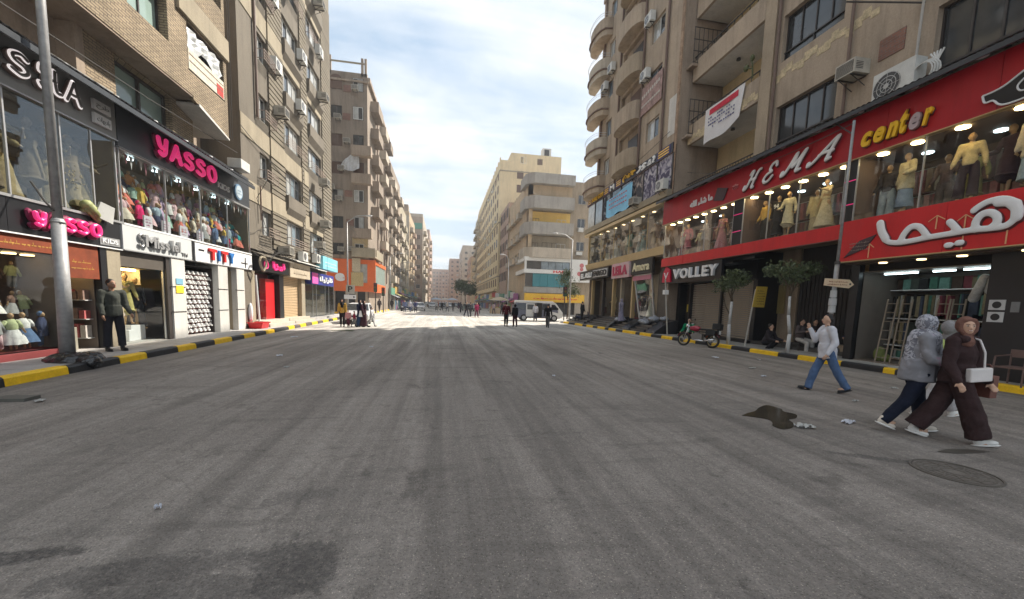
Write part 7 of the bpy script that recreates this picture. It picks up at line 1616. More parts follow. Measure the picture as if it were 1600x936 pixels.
# ------------------------------------------------------------------ shop mannequins
MQ = {}
SK = [mat('mannequin_tan', (.42, .27, .15), .45, fine=0, coord='obj'), mat('mannequin_dark', (.2, .16, .11), .5, fine=0, coord='obj')]
def mq_proto(kind):
    J = {'dress': rig(1.72, lh=4, rh=-2, la=(-5, 16, 25), ra=(10, 20, 60)), 'trousers': rig(1.72, lh=6, rh=-5, spread=.08, la=(-8, 14, 20), ra=(5, 12, 25)), 'coat': rig(1.72, lh=3, rh=-3, la=(15, 18, 50), ra=(-5, 12, 15)), 'gown': rig(1.72, lh=3, rh=-3, la=(45, 30, 60), ra=(-5, 14, 20))}[kind]
    P = {'dress': [('dress', (lambda a, b: a)(b_skirt(J, .145, .27, .45), 0), 0), ('top', b_top(J, .05, .13, .06, .05, .8), 0)],
         'trousers': [('trousers', b_trousers(J, .10, .10, .12, .0), 1), ('top', b_top(J, -.02, .14, .065, .05, .9), 0)],
         'coat': [('skirt', b_skirt(J, .14, .22, .15), 1), ('coat', b_top(J, -.25, .17, .075, .06, .95, hemr=.2), 0)],
         'gown': [('gown', b_skirt(J, .12, .33, .06), 0), ('bodice', b_top(J, .1, .12, .045, .04, 0), 0)]}[kind]
    out = [('body', blob(b_body(J, False), .022, 2))]+[(n, blob(m, .022, 2, .03, ), k) for n, m, k in P]
    MQ[kind] = out
for k_ in ('dress', 'trousers', 'coat', 'gown'): mq_proto(k_)
def mannequin(kind, loc, rz, c1, c2, label, skin=0, scale=1, group='shop mannequins', head=None):
    t = thing('mannequin', label, 'mannequin', loc, R(rz), group)
    if scale != 1: t.scale = (scale,)*3
    for i, e in enumerate(MQ[kind]):
        if not e[1].materials: e[1].materials.append(SK[0])
        o = link(e[0], e[1], t); o.material_slots[0].link = 'OBJECT'; o.material_slots[0].material = SK[skin] if i == 0 else cloth((c1, c2)[e[2]])
    return t
CR, TANC, PK = (.50, .46, .36), (.38, .30, .2), (.42, .16, .2)
x = 13.55
for (k, y, dx, c1, c2, lb, z) in (
    ('coat', 21.6, .2, (.45, .42, .4), (.3, .1, .12), 'pale coated mannequin at the far end of the red upper windows', 0), ('dress', 20.9, 0, (.30, .07, .12), 0, 'mannequin in a burgundy dress in the far red upper window', 0),
    ('trousers', 20.2, .3, CR, (.36, .3, .28), 'short cream mannequin between the burgundy dress and the grey cape', -.25), ('coat', 19.4, 0, (.42, .40, .42), (.16, .12, .08), 'mannequin in a grey white cape in the far red upper window', 0), ('dress', 18.7, .5, (.33, .2, .14), 0, 'mannequin in a rust dress set back behind the grey cape', 0),
    ('gown', 18.1, 0, (.48, .22, .24), 0, 'mannequin in a pink evening gown in the far red upper window', 0), ('dress', 17.5, .1, (.45, .3, .28), 0, 'small child sized mannequin in pale pink beside the pink gown', -.5), ('gown', 16.95, .2, (.28, .18, .12), 0, 'mannequin in a brown plum gown next to the black divider', 0),
    ('trousers', 15.55, .1, (.62, .40, .10), (.03, .03, .03), 'mannequin in a yellow top and wide black trousers', .02), ('trousers', 15.8, .5, (.28, .18, .1), (.2, .14, .1), 'brown clothed mannequin tucked beside the black divider', 0), ('coat', 14.85, .1, (.02, .02, .022), (.02, .02, .02), 'mannequin in a black tunic numbered 94', .05),
    ('dress', 14.25, 0, (.55, .50, .36), 0, 'mannequin in a belted pale shirt dress in the middle red upper window', .05), ('coat', 13.6, .6, (.42, .36, .22), (.4, .35, .25), 'olive cream mannequin set back between the two long pale dresses', 0), ('gown', 12.75, .1, (.58, .50, .34), 0, 'mannequin in a long cream dress with lilac shade near the lamp pole', .1),
    ('trousers', 12.1, .7, (.4, .2, .1), (.1, .1, .1), 'rust clothed mannequin behind the pole end of the middle window', 0), ('gown', 11.65, .2, (.55, .5, .45), 0, 'pale gown mannequin partly hidden by the lamp pole', .1),
    ('trousers', 10.85, .3, (.04, .035, .04), (.30, .36, .40), 'mannequin in a black jacket and pale jeans at the near window corner', 0), ('coat', 10.2, .1, (.48, .42, .28), (.2, .27, .36), 'mannequin in a cream shirt and blue jeans under the yellow lettering', .12), ('trousers', 9.75, .9, (.14, .10, .1), (.12, .1, .1), 'dark mannequin set back behind the cream shirt', 0),
    ('trousers', 8.75, .1, (.60, .48, .26), (.035, .02, .03), 'mannequin in a striped yellow cream knit and dark trousers', .12), ('dress', 8.2, .5, (.05, .03, .045), 0, 'mannequin in a dark dress behind the striped knit', .15), ('coat', 7.5, .0, (.58, .50, .38), (.38, .45, .50), 'mannequin in a cream jacket and pale denim skirt at the right edge', .15),
    ('dress', 9.25, 1.1, (.3, .28, .12), 0, 'mannequin in a floral green dress far back behind the striped knit', 0), ('gown', 6.6, .2, (.5, .42, .3), 0, 'cream gown mannequin beyond the pale denim skirt', .1), ('trousers', 5.6, .2, (.1, .1, .12), (.1, .1, .12), 'dark suited mannequin near the end of the red shop', .1)):
    m = mannequin(k, (x+dx, y, 4.66+max(z, 0)), -90+random.uniform(-25, 25), c1, c2 or c1, lb, 0, 1.0 if z >= -.1 else 1+z*.8, 'mannequins in the red upper windows')
    if '94' in lb:
        e = text_mesh('94', .03, .05).copy(); xs = [v.co.x for v in e.vertices]
        for v in e.vertices: v.co = ((v.co.x-.55)*.2, -.175-v.co.z*.05, 1.22+v.co.y*.22)
        e.materials.clear(); e.materials.append(WHITE); link('number_print', e, m)
gl_ = [(.03, .03, .035), (.40, .25, .12), (.12, .10, .1), (.45, .42, .36), (.5, .46, .4), (.42, .38, .3), (.10, .2, .16), (.5, .47, .42), (.28, .34, .3), (.5, .38, .26), (.3, .2, .15), (.22, .3, .24)]
nm = ['black', 'amber', 'charcoal', 'cream', 'ivory', 'sand', 'dark green', 'off white', 'sage', 'apricot', 'brown', 'moss green']
for i in range(12):
    y = 34.6-i*1.02; mannequin(('gown', 'dress', 'coat', 'gown')[i % 4], (13.75+.25*(i % 2), y, 5.42), -90+random.uniform(-30, 30), gl_[i], gl_[(i+3) % 12], 'mannequin in %s party wear in the gold framed windows under the gym' % nm[i], 0, 1.12, 'mannequins in the gold framed windows')
mannequin('gown', (14.0, 25.2, .98), -100, (.62, .58, .45), 0, 'mannequin in a cream gown inside the slanted showcase', 0, 1.15)
mannequin('coat', (14.1, 33.6, .92), -100, (.45, .42, .38), (.2, .12, .12), 'mannequin in pale coat in the black shop doorway', 0, 1.05); mannequin('dress', (14.0, 31.2, .92), -90, (.48, .40, .24), 0, 'mannequin in gold dress in the narrow shop window', 0, 1.05)
# dim draped mannequins under the grey sign
OL = [(.20, .17, .09), (.15, .12, .075), (.24, .20, .11), (.12, .10, .07), (.27, .22, .12)]
for i, (k, y, dx) in enumerate((('gown', 12.9, .2), ('coat', 12.4, 0), ('gown', 11.95, .15), ('dress', 11.4, .0), ('gown', 10.9, .2), ('coat', 10.45, 0), ('gown', 10.0, .15), ('dress', 9.5, 0), ('gown', 8.9, .2))):
    mannequin(k, (-9.55-dx, y, 3.68), 90+random.uniform(-50, 50), OL[i % 5], OL[(i+1) % 5], '%s draped olive mannequin counted from the toy window under the grey sign' % ['first', 'second', 'third', 'fourth', 'fifth', 'sixth', 'seventh', 'eighth', 'ninth'][i], 1, 1.12, 'dim draped mannequins')
mb = MB()
for i in range(70): c = V3(-9.36+random.uniform(-.05, .05), 12.25+random.gauss(0, .12), 4.55+random.gauss(0, .13)); mb.ell(c, .022, 5, 4)
sq = solo('sequin_bag', mb, mat('gold_sequin', (.6, .45, .15), .25, .6, fine=0), 'gold sequin cluster on the second draped mannequin from the toy window', 'bag', (-9.4, 12.25, 4.5)); sq['kind'] = 'stuff'; del sq['category']
mb = MB(); mb.cap((-8.95, 12.05, 3.85), (-8.93, 12.3, 3.66), .13, .09); mb.prism([(-8.95, 11.95, 3.7), (-8.95, 12.35, 3.45), (-8.95, 12.5, 3.7), (-8.95, 12.1, 3.98)], (.05, 0, 0)); solo('plastic_bag', mb, mat('lime_plastic', (.30, .32, .13), .6, var=.4, scale=6, fine=0), 'lime plastic bag stuck behind the lamp post at sign height', 'bag', (-8.95, 12, 3.6), smooth=True)
mb = MB(); mb.prism([(-8.93, 12.2, 3.62), (-8.93, 12.75, 3.5), (-8.93, 12.85, 3.95), (-8.93, 12.4, 4.02)], (.05, 0, 0)); solo('floodlight', mb, simple('flood_grey', (.42, .42, .40)), 'pale tilted floodlight above the black lower sign', 'lamp', (-8.9, 12.5, 3.5))
# dress window
mannequin('gown', (-9.75, 13.8, .92), 80, (.60, .50, .46), 0, 'mannequin in a pale pink dress on a white pedestal', 0, .72); mannequin('dress', (-9.8, 14.35, .68), 60, (.45, .40, .16), 0, 'mannequin in a mustard cardigan in the lit cream window', 0, .9); mannequin('trousers', (-9.8, 14.75, .5), 70, (.05, .05, .05), (.05, .05, .06), 'mannequin in black leaning by the lit cream window frame', 0, .95); mannequin('coat', (-9.95, 13.45, .5), 90, (.10, .10, .09), (.45, .42, .4), 'mannequin in a dark cardigan at the near end of the lit cream window', 0, .95)
mb = MB(); mb.ell((-9.4, 19.1, 1.6), (.06, .16, .5), 10, 8); solo('hanging_garment', mb, cloth((.02, .02, .022)), 'black garment hanging in the narrow beige doorway', 'garment', (-9.4, 19.1, 1.1), smooth=True)
# children's clothes: light busts
def kid_meshes(kind):
    b_ = MB(); b_.ell((0, 0, .80), (.052, .056, .066), 10, 7); b_.cap((0, 0, .70), (0, 0, .55), .035, .08, 8)
    for s in (-1, 1): b_.cap((s*.04, 0, .28), (s*.045, 0, .02), .03, .022, 6); b_.cap((s*.11, 0, .64), (s*.2, -.03, .40), .026, .02, 6)
    g = MB(); h = MB()
    def pleat(mb, prof, k, amp, sy=.75):
        n = 24; k0 = len(mb.v)
        for r, z in prof:
            for i in range(n): t = 2*math.pi*i/n; q = r*(1+amp*math.cos(k*t)*(1 if r > .14 else .2)); mb.v.append((q*math.cos(t), q*math.sin(t)*sy, z))
        for l in range(len(prof)-1):
            for i in range(n): j = (i+1) % n; a = k0+l*n; mb.f.append((a+i, a+j, a+n+j, a+n+i)); mb.mi.append(0)
        mb.f.append(tuple(k0+(len(prof)-1)*n+i for i in range(n))); mb.mi.append(0)
    if kind == 'dress':
        pleat(h, [(.23, .14), (.19, .28), (.12, .44), (.09, .5)], 8, .13); pleat(g, [(.105, .48), (.11, .6), (.055, .72)], 4, .03)
        for s in (-1, 1): g.cap((s*.10, 0, .65), (s*.15, -.01, .54), .05, .042, 7)
    elif kind == 'suit':
        pleat(g, [(.125, .38), (.115, .5), (.12, .62), (.055, .73)], 5, .05)
        for s in (-1, 1): h.cap((s*.055, 0, .42), (s*.065, 0, .07), .062, .05, 8); g.cap((s*.11, 0, .66), (s*.2, -.03, .42), .046, .036, 7)
    else:
        pleat(g, [(.17, .28), (.15, .45), (.12, .63), (.06, .74)], 6, .07)
        for s in (-1, 1): g.cap((s*.11, 0, .66), (s*.21, -.02, .42), .052, .04, 7); h.cap((s*.055, 0, .32), (s*.06, 0, .06), .048, .04, 8)
        h.ell((0, .03, .82), (.062, .06, .07), 10, 7)
    return b_.mesh('body', SK[0], smooth=True), g.mesh('top', SK[0], smooth=True), h.mesh('bottom', SK[0], smooth=True)
KM = {k: kid_meshes(k) for k in ('dress', 'suit', 'hooded')}
PALK = {'coral': (.55, .16, .12), 'orange': (.52, .22, .08), 'pink': (.62, .26, .34), 'magenta': (.60, .02, .14), 'lilac': (.42, .32, .45), 'mint': (.30, .46, .38), 'cream': (.58, .52, .42), 'white': (.64, .63, .62), 'grey blue': (.28, .36, .42), 'lime': (.42, .46, .26), 'pale pink': (.58, .40, .42), 'plum': (.22, .08, .14), 'denim blue': (.10, .16, .28), 'teal': (.02, .30, .30), 'navy': (.04, .05, .10), 'golden': (.58, .40, .08), 'grey': (.3, .3, .3), 'brown': (.16, .10, .08)}
def kid(kind, loc, rz, cname, label, s, group):
    t = thing('child_mannequin', label, 'child mannequin', loc, R(rz), group); t.scale = (s, s, s)
    link('body', KM[kind][0], t); t.rotation_euler[0] = random.uniform(-.12, .12); t.rotation_euler[1] = random.uniform(-.1, .1)
    for nm_, me_, cl in (('top', KM[kind][1], PALK[cname]), ('bottom', KM[kind][2], PALK[random.choice((cname, 'white', 'cream', 'denim blue', 'grey', 'pale pink', 'navy', 'magenta', 'lilac', 'coral'))])): o = link(nm_, me_, t); o.material_slots[0].link = 'OBJECT'; o.material_slots[0].material = cloth(cl)
    return t
seqs = [['lilac', 'pale pink', 'coral', 'magenta', 'white', 'grey blue', 'lilac', 'mint', 'white', 'grey', 'golden', 'cream', 'brown', 'white', 'pale pink', 'denim blue', 'navy', 'golden', 'grey blue', 'teal', 'navy', 'teal'],
        ['coral', 'orange', 'white', 'mint', 'golden', 'lime', 'pale pink', 'lilac', 'white', 'pale pink', 'cream', 'plum', 'grey blue', 'cream', 'white', 'denim blue', 'golden', 'white', 'grey blue', 'navy', 'teal', 'teal'],
        ['plum', 'pink', 'pink', 'mint', 'orange', 'white', 'lime', 'coral', 'pink', 'lilac', 'white', 'pale pink', 'plum', 'grey', 'plum', 'brown', 'grey blue', 'cream', 'lime', 'brown', 'navy']]
for r_, (z, sq_, dx, s) in enumerate(((3.66, seqs[0], 0, .86), (4.2, seqs[1], .28, .80), (4.7, seqs[2], .5, .74))):
    for i, c in enumerate(sq_):
        y = 13.5+i*.335+(.1 if r_ == 1 else 0)+random.uniform(-.08, .08); kd = ('dress', 'hooded', 'suit', 'dress')[(i*3+r_) % 4]
        kid(kd, (-9.36-dx+random.uniform(-.04, .04), y, z+random.uniform(-.04, .10)), 90+random.uniform(-35, 35), c, '%s %s child outfit, %s in the %s row of the upper toy window' % (c, {'dress': 'dress', 'suit': 'suit', 'hooded': 'jacket'}[kd], ORD[i], ['bottom', 'middle', 'top'][r_]), s*random.uniform(1.05, 1.3), 'child outfits in the upper window')
    if r_: mb = MB(); mb.box(-9.6-dx, -9.25-dx, 13.35, 20.85, z-.03, z); part('shelf', mb, simple('olive_wall', (.16, .14, .10)), TOYW)
for i, (y, w) in enumerate(((14.3, .35), (15.1, .4), (16.0, .42), (17.0, .38))):
    mb = MB(); mb.box(-9.16, -9.12, y, y+w, 3.68, 4.06); o = solo('paper_bag', mb, simple('paper_white', (.60, .58, .62)), 'white printed paper bag, %s from the grey sign in the upper toy window' % ORD[i], 'paper bag', (-9.14, y+w/2, 3.68)); scribble(S9, y+.05, y+w-.05, 3.74, 4.0, -.118, cloth((.4, .08, .2)), o, 3, i+20)
k_ = 0
for (z, ys_, dx) in ((.32, [11.1, 10.8, 10.5, 10.2, 9.9, 9.6, 9.2, 8.7], 0), (1.0, [11.15, 10.85, 10.55, 10.2, 9.85, 9.5, 9.0], .3), (1.68, [11.1, 10.75, 10.4, 10.05, 9.7, 9.3], .45)):
    for i, y in enumerate(ys_):
        c = ['navy', 'white', 'lime', 'grey', 'pale pink', 'grey blue', 'white', 'mint', 'lime', 'brown', 'white', 'grey blue', 'mint', 'cream', 'grey', 'lime', 'brown', 'white', 'grey blue', 'lilac', 'cream'][k_]; kd = ('hooded', 'dress', 'dress', 'suit')[k_ % 4]; k_ += 1
        kid(kd, (-9.4-dx, y, z+.02), 90+random.uniform(-30, 30), c, '%s child outfit, %s from the doorway, %s level of the street window' % (c, ORD[i], {0.32: 'floor', 1.0: 'middle', 1.68: 'top'}[z]), .95 if z < 1 else .72, 'child outfits in the ground floor window')
# ------------------------------------------------------------------ street furniture
GALV = mat('galvanised_steel', (.33, .33, .33), .5, .3, var=.22, scale=2.5, fine=12, bump=.1)
t = thing('lamp_post', 'tall stained grey lamp post with black plastic wrapped around its foot', 'lamp post', (-8.15, 10.2, .15))
mb = MB(); mb.cyl((-8.15, 10.2, .15), (-8.12, 10.2, 3.15), .13, .115, 16); part('lower_shaft', mb, GALV, t, True); mb = MB(); mb.cyl((-8.12, 10.2, 3.15), (-8.08, 10.2, 11.5), .082, .07, 16); part('upper_shaft', mb, GALV, t, True)
mb = MB(); mb.cyl((-8.12, 10.2, 3.1), (-8.12, 10.2, 3.2), .125, .09, 16); part('collar', mb, GALV, t, True); mb = MB(); mb.path([(-8.08, 10.2, 11.4), (-7.4, 10.2, 12.0), (-6.4, 10.2, 12.1)], .05, 8); part('arm', mb, GALV, t); mb = MB(); mb.ell((-6.1, 10.2, 12.08), (.4, .15, .09)); part('lamp_head', mb, ALU, t, True)
mb = MB(); mb.path([(-8.1, 10.1, 3.35), (-8.4, 10.3, 3.55), (-8.8, 10.5, 4.0)], .02, 6); part('tied_cable', mb, IRON, t)
PLB = mat('black_plastic_bag', (.018, .018, .02), .22, var=.3, scale=5, fine=14, bump=.9, spec=.7)
mb = MB()
for (dx, dy, rx, ry, rz_) in ((0, 0, .42, .28, .16), (.38, -.05, .22, .2, .12), (-.32, .1, .24, .2, .1), (.1, .35, .3, .2, .13)): mb.ell((-7.95+dx, 10.0+dy, .16), (rx, ry, rz_+.04), 16, 10)
me = blob(mb, .02, 1, .07, .09); me.materials.append(PLB); o = link('plastic_bag', me); o['label'] = 'crumpled black plastic wrapped around the foot of the grey lamp post'; o['category'] = 'plastic bag'
t = thing('street_pole', 'grey pole with an arrow board and papers in front of the red shop', 'pole', (12.3, 10.9, .17))
mb = MB(); mb.cyl((12.3, 10.9, .17), (12.33, 10.9, 3.3), .068, .062, 14); part('shaft', mb, GALV, t, True); mb = MB(); mb.cyl((12.33, 10.9, 3.3), (12.36, 10.9, 7.6), .045, .038, 12); part('upper_shaft', mb, GALV, t, True)
mb = MB(); mb.cyl((12.33, 10.9, 3.25), (12.33, 10.9, 3.35), .09, .07, 14); part('collar', mb, IRON, t); mb = MB(); mb.path([(12.36, 10.9, 7.2), (12.7, 11.8, 7.9), (12.9, 12.6, 8.3)], .02, 5); part('stay_cable', mb, IRON, t)
CRM = mat('arrow_board_cream', (.72, .56, .38), .6, fine=0, var=.06)
t = thing('direction_sign', 'cream arrow shaped direction board fixed to the grey pole', 'sign', (12.2, 10.85, 2.6)); FS_ = Fr('F', 10.8)
mb = MB(); mb.prism([(11.78, 10.79, 2.56), (12.72, 10.79, 2.50), (12.9, 10.79, 2.62), (12.72, 10.79, 2.77), (11.8, 10.79, 2.78)], (0, -.02, 0)); part('board', mb, CRM, t); scribble(FS_, 11.88, 12.65, 2.57, 2.74, .03, simple('board_print', (.25, .05, .03)), t, 2, 3)
mb = MB(); mb.box(12.72, 12.78, 10.765, 10.77, 2.6, 2.66); part('arrow_mark', mb, BLACK, t)
t = thing('notice_papers', 'pale papers taped round the pole under the arrow board', 'notice', (12.25, 10.8, 1.9)); 
for z, w in ((2.2, .11), (1.95, .13), (1.72, .12)): mb = MB(); mb.cyl((12.31, 10.9, z), (12.31, 10.9, z+.22), w*.85, w*.8, 10); part('paper', mb, simple('paper_grey', (.50, .50, .50)), t)
t = thing('notice_board', 'yellow Arabic notice board on a leaning pipe by the second shutter', 'sign', (12.75, 15.2, .17)); mb = MB(); mb.cyl((12.75, 15.0, .17), (13.0, 14.95, 2.6), .035, .035, 8); part('post', mb, simple('pale_pipe', (.42, .40, .36)), t)
FN = Fr('F', 14.9); mb = MB(); mb.prism([(12.86, 14.88, 1.85), (13.42, 14.88, 1.85), (13.5, 14.88, 2.72), (12.98, 14.88, 2.72)], (0, .03, 0)); part('board', mb, mat('notice_gold', (.55, .38, .06), .6, fine=0, var=.1), t); scribble(FN, 13.02, 13.42, 1.95, 2.6, .03, simple('notice_print', (.12, .08, .03)), t, 6, 30)
t = thing('sign_post', 'thin leaning pipe with a small white box beside the black marble blocks', 'post', (12.5, 20.6, .17)); mb = MB(); mb.cyl((12.5, 20.6, .17), (12.15, 20.6, 3.3), .04, .04, 8); part('post', mb, simple('pale_pipe', (.42, .40, .36)), t); mb = MB(); mb.box(12.1, 12.35, 20.5, 20.7, 2.45, 2.7); part('box', mb, WHITE, t)
def lamp_mast(label, x, y, h, arm, r=.05, group=None):
    t = thing('lamp_post', label, 'lamp post', (x, y, .1), 0, group); mb = MB(); mb.cyl((x, y, .1), (x, y, h), r*1.3, r*.8, 10); part('shaft', mb, GALV, t, True)
    mb = MB(); mb.path([(x, y, h), (x+arm*.5, y, h+.5), (x+arm, y, h+.6)], .04, 6); part('arm', mb, GALV, t); mb = MB(); mb.ell((x+arm*1.15, y, h+.58), (.3, .1, .07)); part('lamp_head', mb, ALU, t, True)
    return t
lamp_mast('slim lamp post with a curved arm in front of the brown corner block', -7.5, 33.5, 7.6, 1.4); lamp_mast('slim lamp post at the corner beside the traffic lights of the yellow sign', 12.9, 39.8, 8.3, -1.6, .07)
lamp_mast('thin lamp post left of the minibus by the stalls', 8.3, 52, 7.4, -.8, .06)
for i, (x, y) in enumerate(((-7.9, 62), (-7.9, 76), (-7.9, 92), (-7.9, 112))): lamp_mast('far slim lamp post, %s along the orange-shop side pavement' % ORD[i], x, y, 8, 1.3, .06, 'far lamp posts')
t = thing('parking_sign', 'parking sign stack with a letter P on the slim lamp post', 'sign', (-7.4, 33.4, 1.8)); FP = Fr('F', 33.35)
mb = MB(); FP.box(mb, -7.6, -6.95, 2.05, 2.75, 0, .03); part('board', mb, simple('board_pale', (.42, .40, .34)), t); text(FP, -7.45, -7.1, 2.2, 2.65, .03, 'P', BLACK, t, .02, .01); mb = MB(); FP.box(mb, -7.75, -6.85, 1.65, 1.98, 0, .03); part('board', mb, WHITE, t)
mb = MB(); mb.prism([(-7.05, 33.31, 1.72), (-6.9, 33.31, 1.81), (-7.05, 33.31, 1.9)], (0, -.01, 0)); part('arrow_mark', mb, BLACK, t)
def traffic(label, x, y, h=3.4, z=2.3):
    t = thing('traffic_light', label, 'traffic light', (x, y, .12)); mb = MB(); mb.cyl((x, y, .12), (x, y, h-.6), .06, .05, 8); part('pole', mb, IRON, t); mb = MB(); mb.box(x-.18, x+.18, y-.15, y+.1, h-1.0, h); part('housing', mb, BLACK, t)
    for k in range(3): mb = MB(); mb.cyl((x, y-.15, h-.17-.32*k), (x, y-.2, h-.17-.32*k), .11, .12, 12); part('lens', mb, simple('lens_%d' % k, ((.12, .02, .02), (.12, .08, .01), (.02, .09, .05))[k]), t)
traffic('unlit traffic light in front of the yellow shop sign', 12.2, 39.4, 3.55); traffic('unlit traffic light beside the striped kerb of the orange shop corner', -7.6, 47.2, 3.5); traffic('shorter traffic light near the greenish parked car', -7.1, 49.5, 3.1)
# ------------------------------------------------------------------ trees
LEAF = leaf_mat('ficus_leaf', (.03, .05, .018), (.13, .16, .07)); BARKW = mat('whitewashed_trunk', (.55, .55, .54), .85, var=.15, scale=6); BARK = mat('bark', (.10, .075, .05), .9, var=.3, scale=6)
def tree(label, x, y, z, pts, r0, crown, n, ls, bark, white_to=None, seed=1, branches=()):
    rn = random.Random(seed); t = thing('street_tree', label, 'tree', (x, y, z)); P = [V3(x+a, y+b, z+c) for a, b, c in pts]
    mb = MB(); k = len(P); rr = [r0*(1-.55*i/(k-1)) for i in range(k)]; cut = k if white_to is None else white_to
    mb.path(P[:cut+1] if cut < k else P, rr[:cut+1], 10); part('trunk', mb, BARKW if white_to is not None else bark, t, True)
    if cut < k-1: mb = MB(); mb.path(P[cut:], rr[cut:], 9); part('upper_trunk', mb, bark, t, True)
    top = P[-1]; mb = MB()
    for (cx, cy, cz, rx, ry, rz_) in crown: mb.path([top-V3(0, 0, .25), top.lerp(V3(x+cx, y+cy, z+cz), .5)+V3(0, 0, .05), V3(x+cx, y+cy, z+cz)], [r0*.35, r0*.25, r0*.1], 6)
    for b_ in branches: mb.path([V3(x+a, y+b, z+c) for a, b, c in b_], [r0*.4, r0*.3, r0*.2][:len(b_)], 6)
    part('limb', mb, bark, t)
    mb = MB()
    for i in range(n):
        c = rn.choice(crown); a, b_ = rn.uniform(0, 2*math.pi), rn.uniform(-1, 1); rad = rn.random()**.55*1.12*(1+.34*math.sin(a*3+seed)*math.cos(b_*5))
        q = V3(math.cos(a)*math.sqrt(1-b_*b_)*c[3], math.sin(a)*math.sqrt(1-b_*b_)*c[4], b_*c[5])*rad
        ce = V3(x+c[0], y+c[1], z+c[2])+q; d = V3(rn.gauss(0, 1), rn.gauss(0, 1), rn.gauss(0, .6)).normalized(); e = d.orthogonal().normalized(); e = Matrix.Rotation(rn.uniform(0, 6.28), 3, d)@e; g = d.cross(e)
        l = ls*rn.uniform(.6, 1.3); mb.poly([ce-e*l, ce+g*l*.42, ce+e*l, ce-g*l*.42])
    part('crown', mb, LEAF, t); return t
tree('small pruned tree with a forked white painted trunk by the two shutters', 12.55, 15.75, .17, [(0, 0, 0), (-.03, 0, .9), (.0, 0, 1.9), (-.02, .05, 2.3)], .085, [(0, 0, 2.75, .5, .5, .38), (-.35, .2, 2.6, .38, .38, .3), (.35, -.1, 2.9, .4, .4, .28), (.05, 0, 3.1, .36, .36, .22)], 1500, .064, BARK, 2, 3, [[(-.02, 0, 1.3), (-.22, .1, 1.7), (-.35, .15, 2.25)]])
tree('small pruned tree with a curved white painted trunk nearest the men sitting', 12.75, 12.85, .17, [(0, 0, 0), (.03, 0, .7), (-.10, 0, 1.4), (-.12, 0, 2.1), (-.05, 0, 2.5)], .075, [(-.35, .1, 3.1, .5, .5, .3), (.15, 0, 3.0, .5, .5, .34), (.6, -.1, 3.15, .35, .35, .25), (-.05, .1, 2.75, .4, .4, .25), (-.75, .2, 3.0, .3, .3, .2)], 1750, .062, BARK, 3, 4)
tree('feathery grey green tree beside the gym tower corner', 13.2, 41.5, .15, [(0, 0, 0), (.1, 0, 1.4), (.0, 0, 2.4)], .09, [(0, 0, 3.6, 1.0, 1.0, 1.0), (-.6, 0, 4.3, .7, .7, .7), (.6, 0, 3.0, .7, .7, .6), (-.2, 0, 4.9, .5, .5, .5)], 2200, .09, BARK, None, 5)
tree('dark round street tree far down the street beside the tall tower', 4.6, 88, .1, [(0, 0, 0), (.1, 0, 1.6), (.0, 0, 3)], .16, [(0, 0, 4.6, 2.2, 2.2, 1.5), (-1, 0, 5.2, 1.4, 1.4, 1.1), (1.2, 0, 4.2, 1.4, 1.4, 1.1)], 1800, .26, BARK, None, 6)
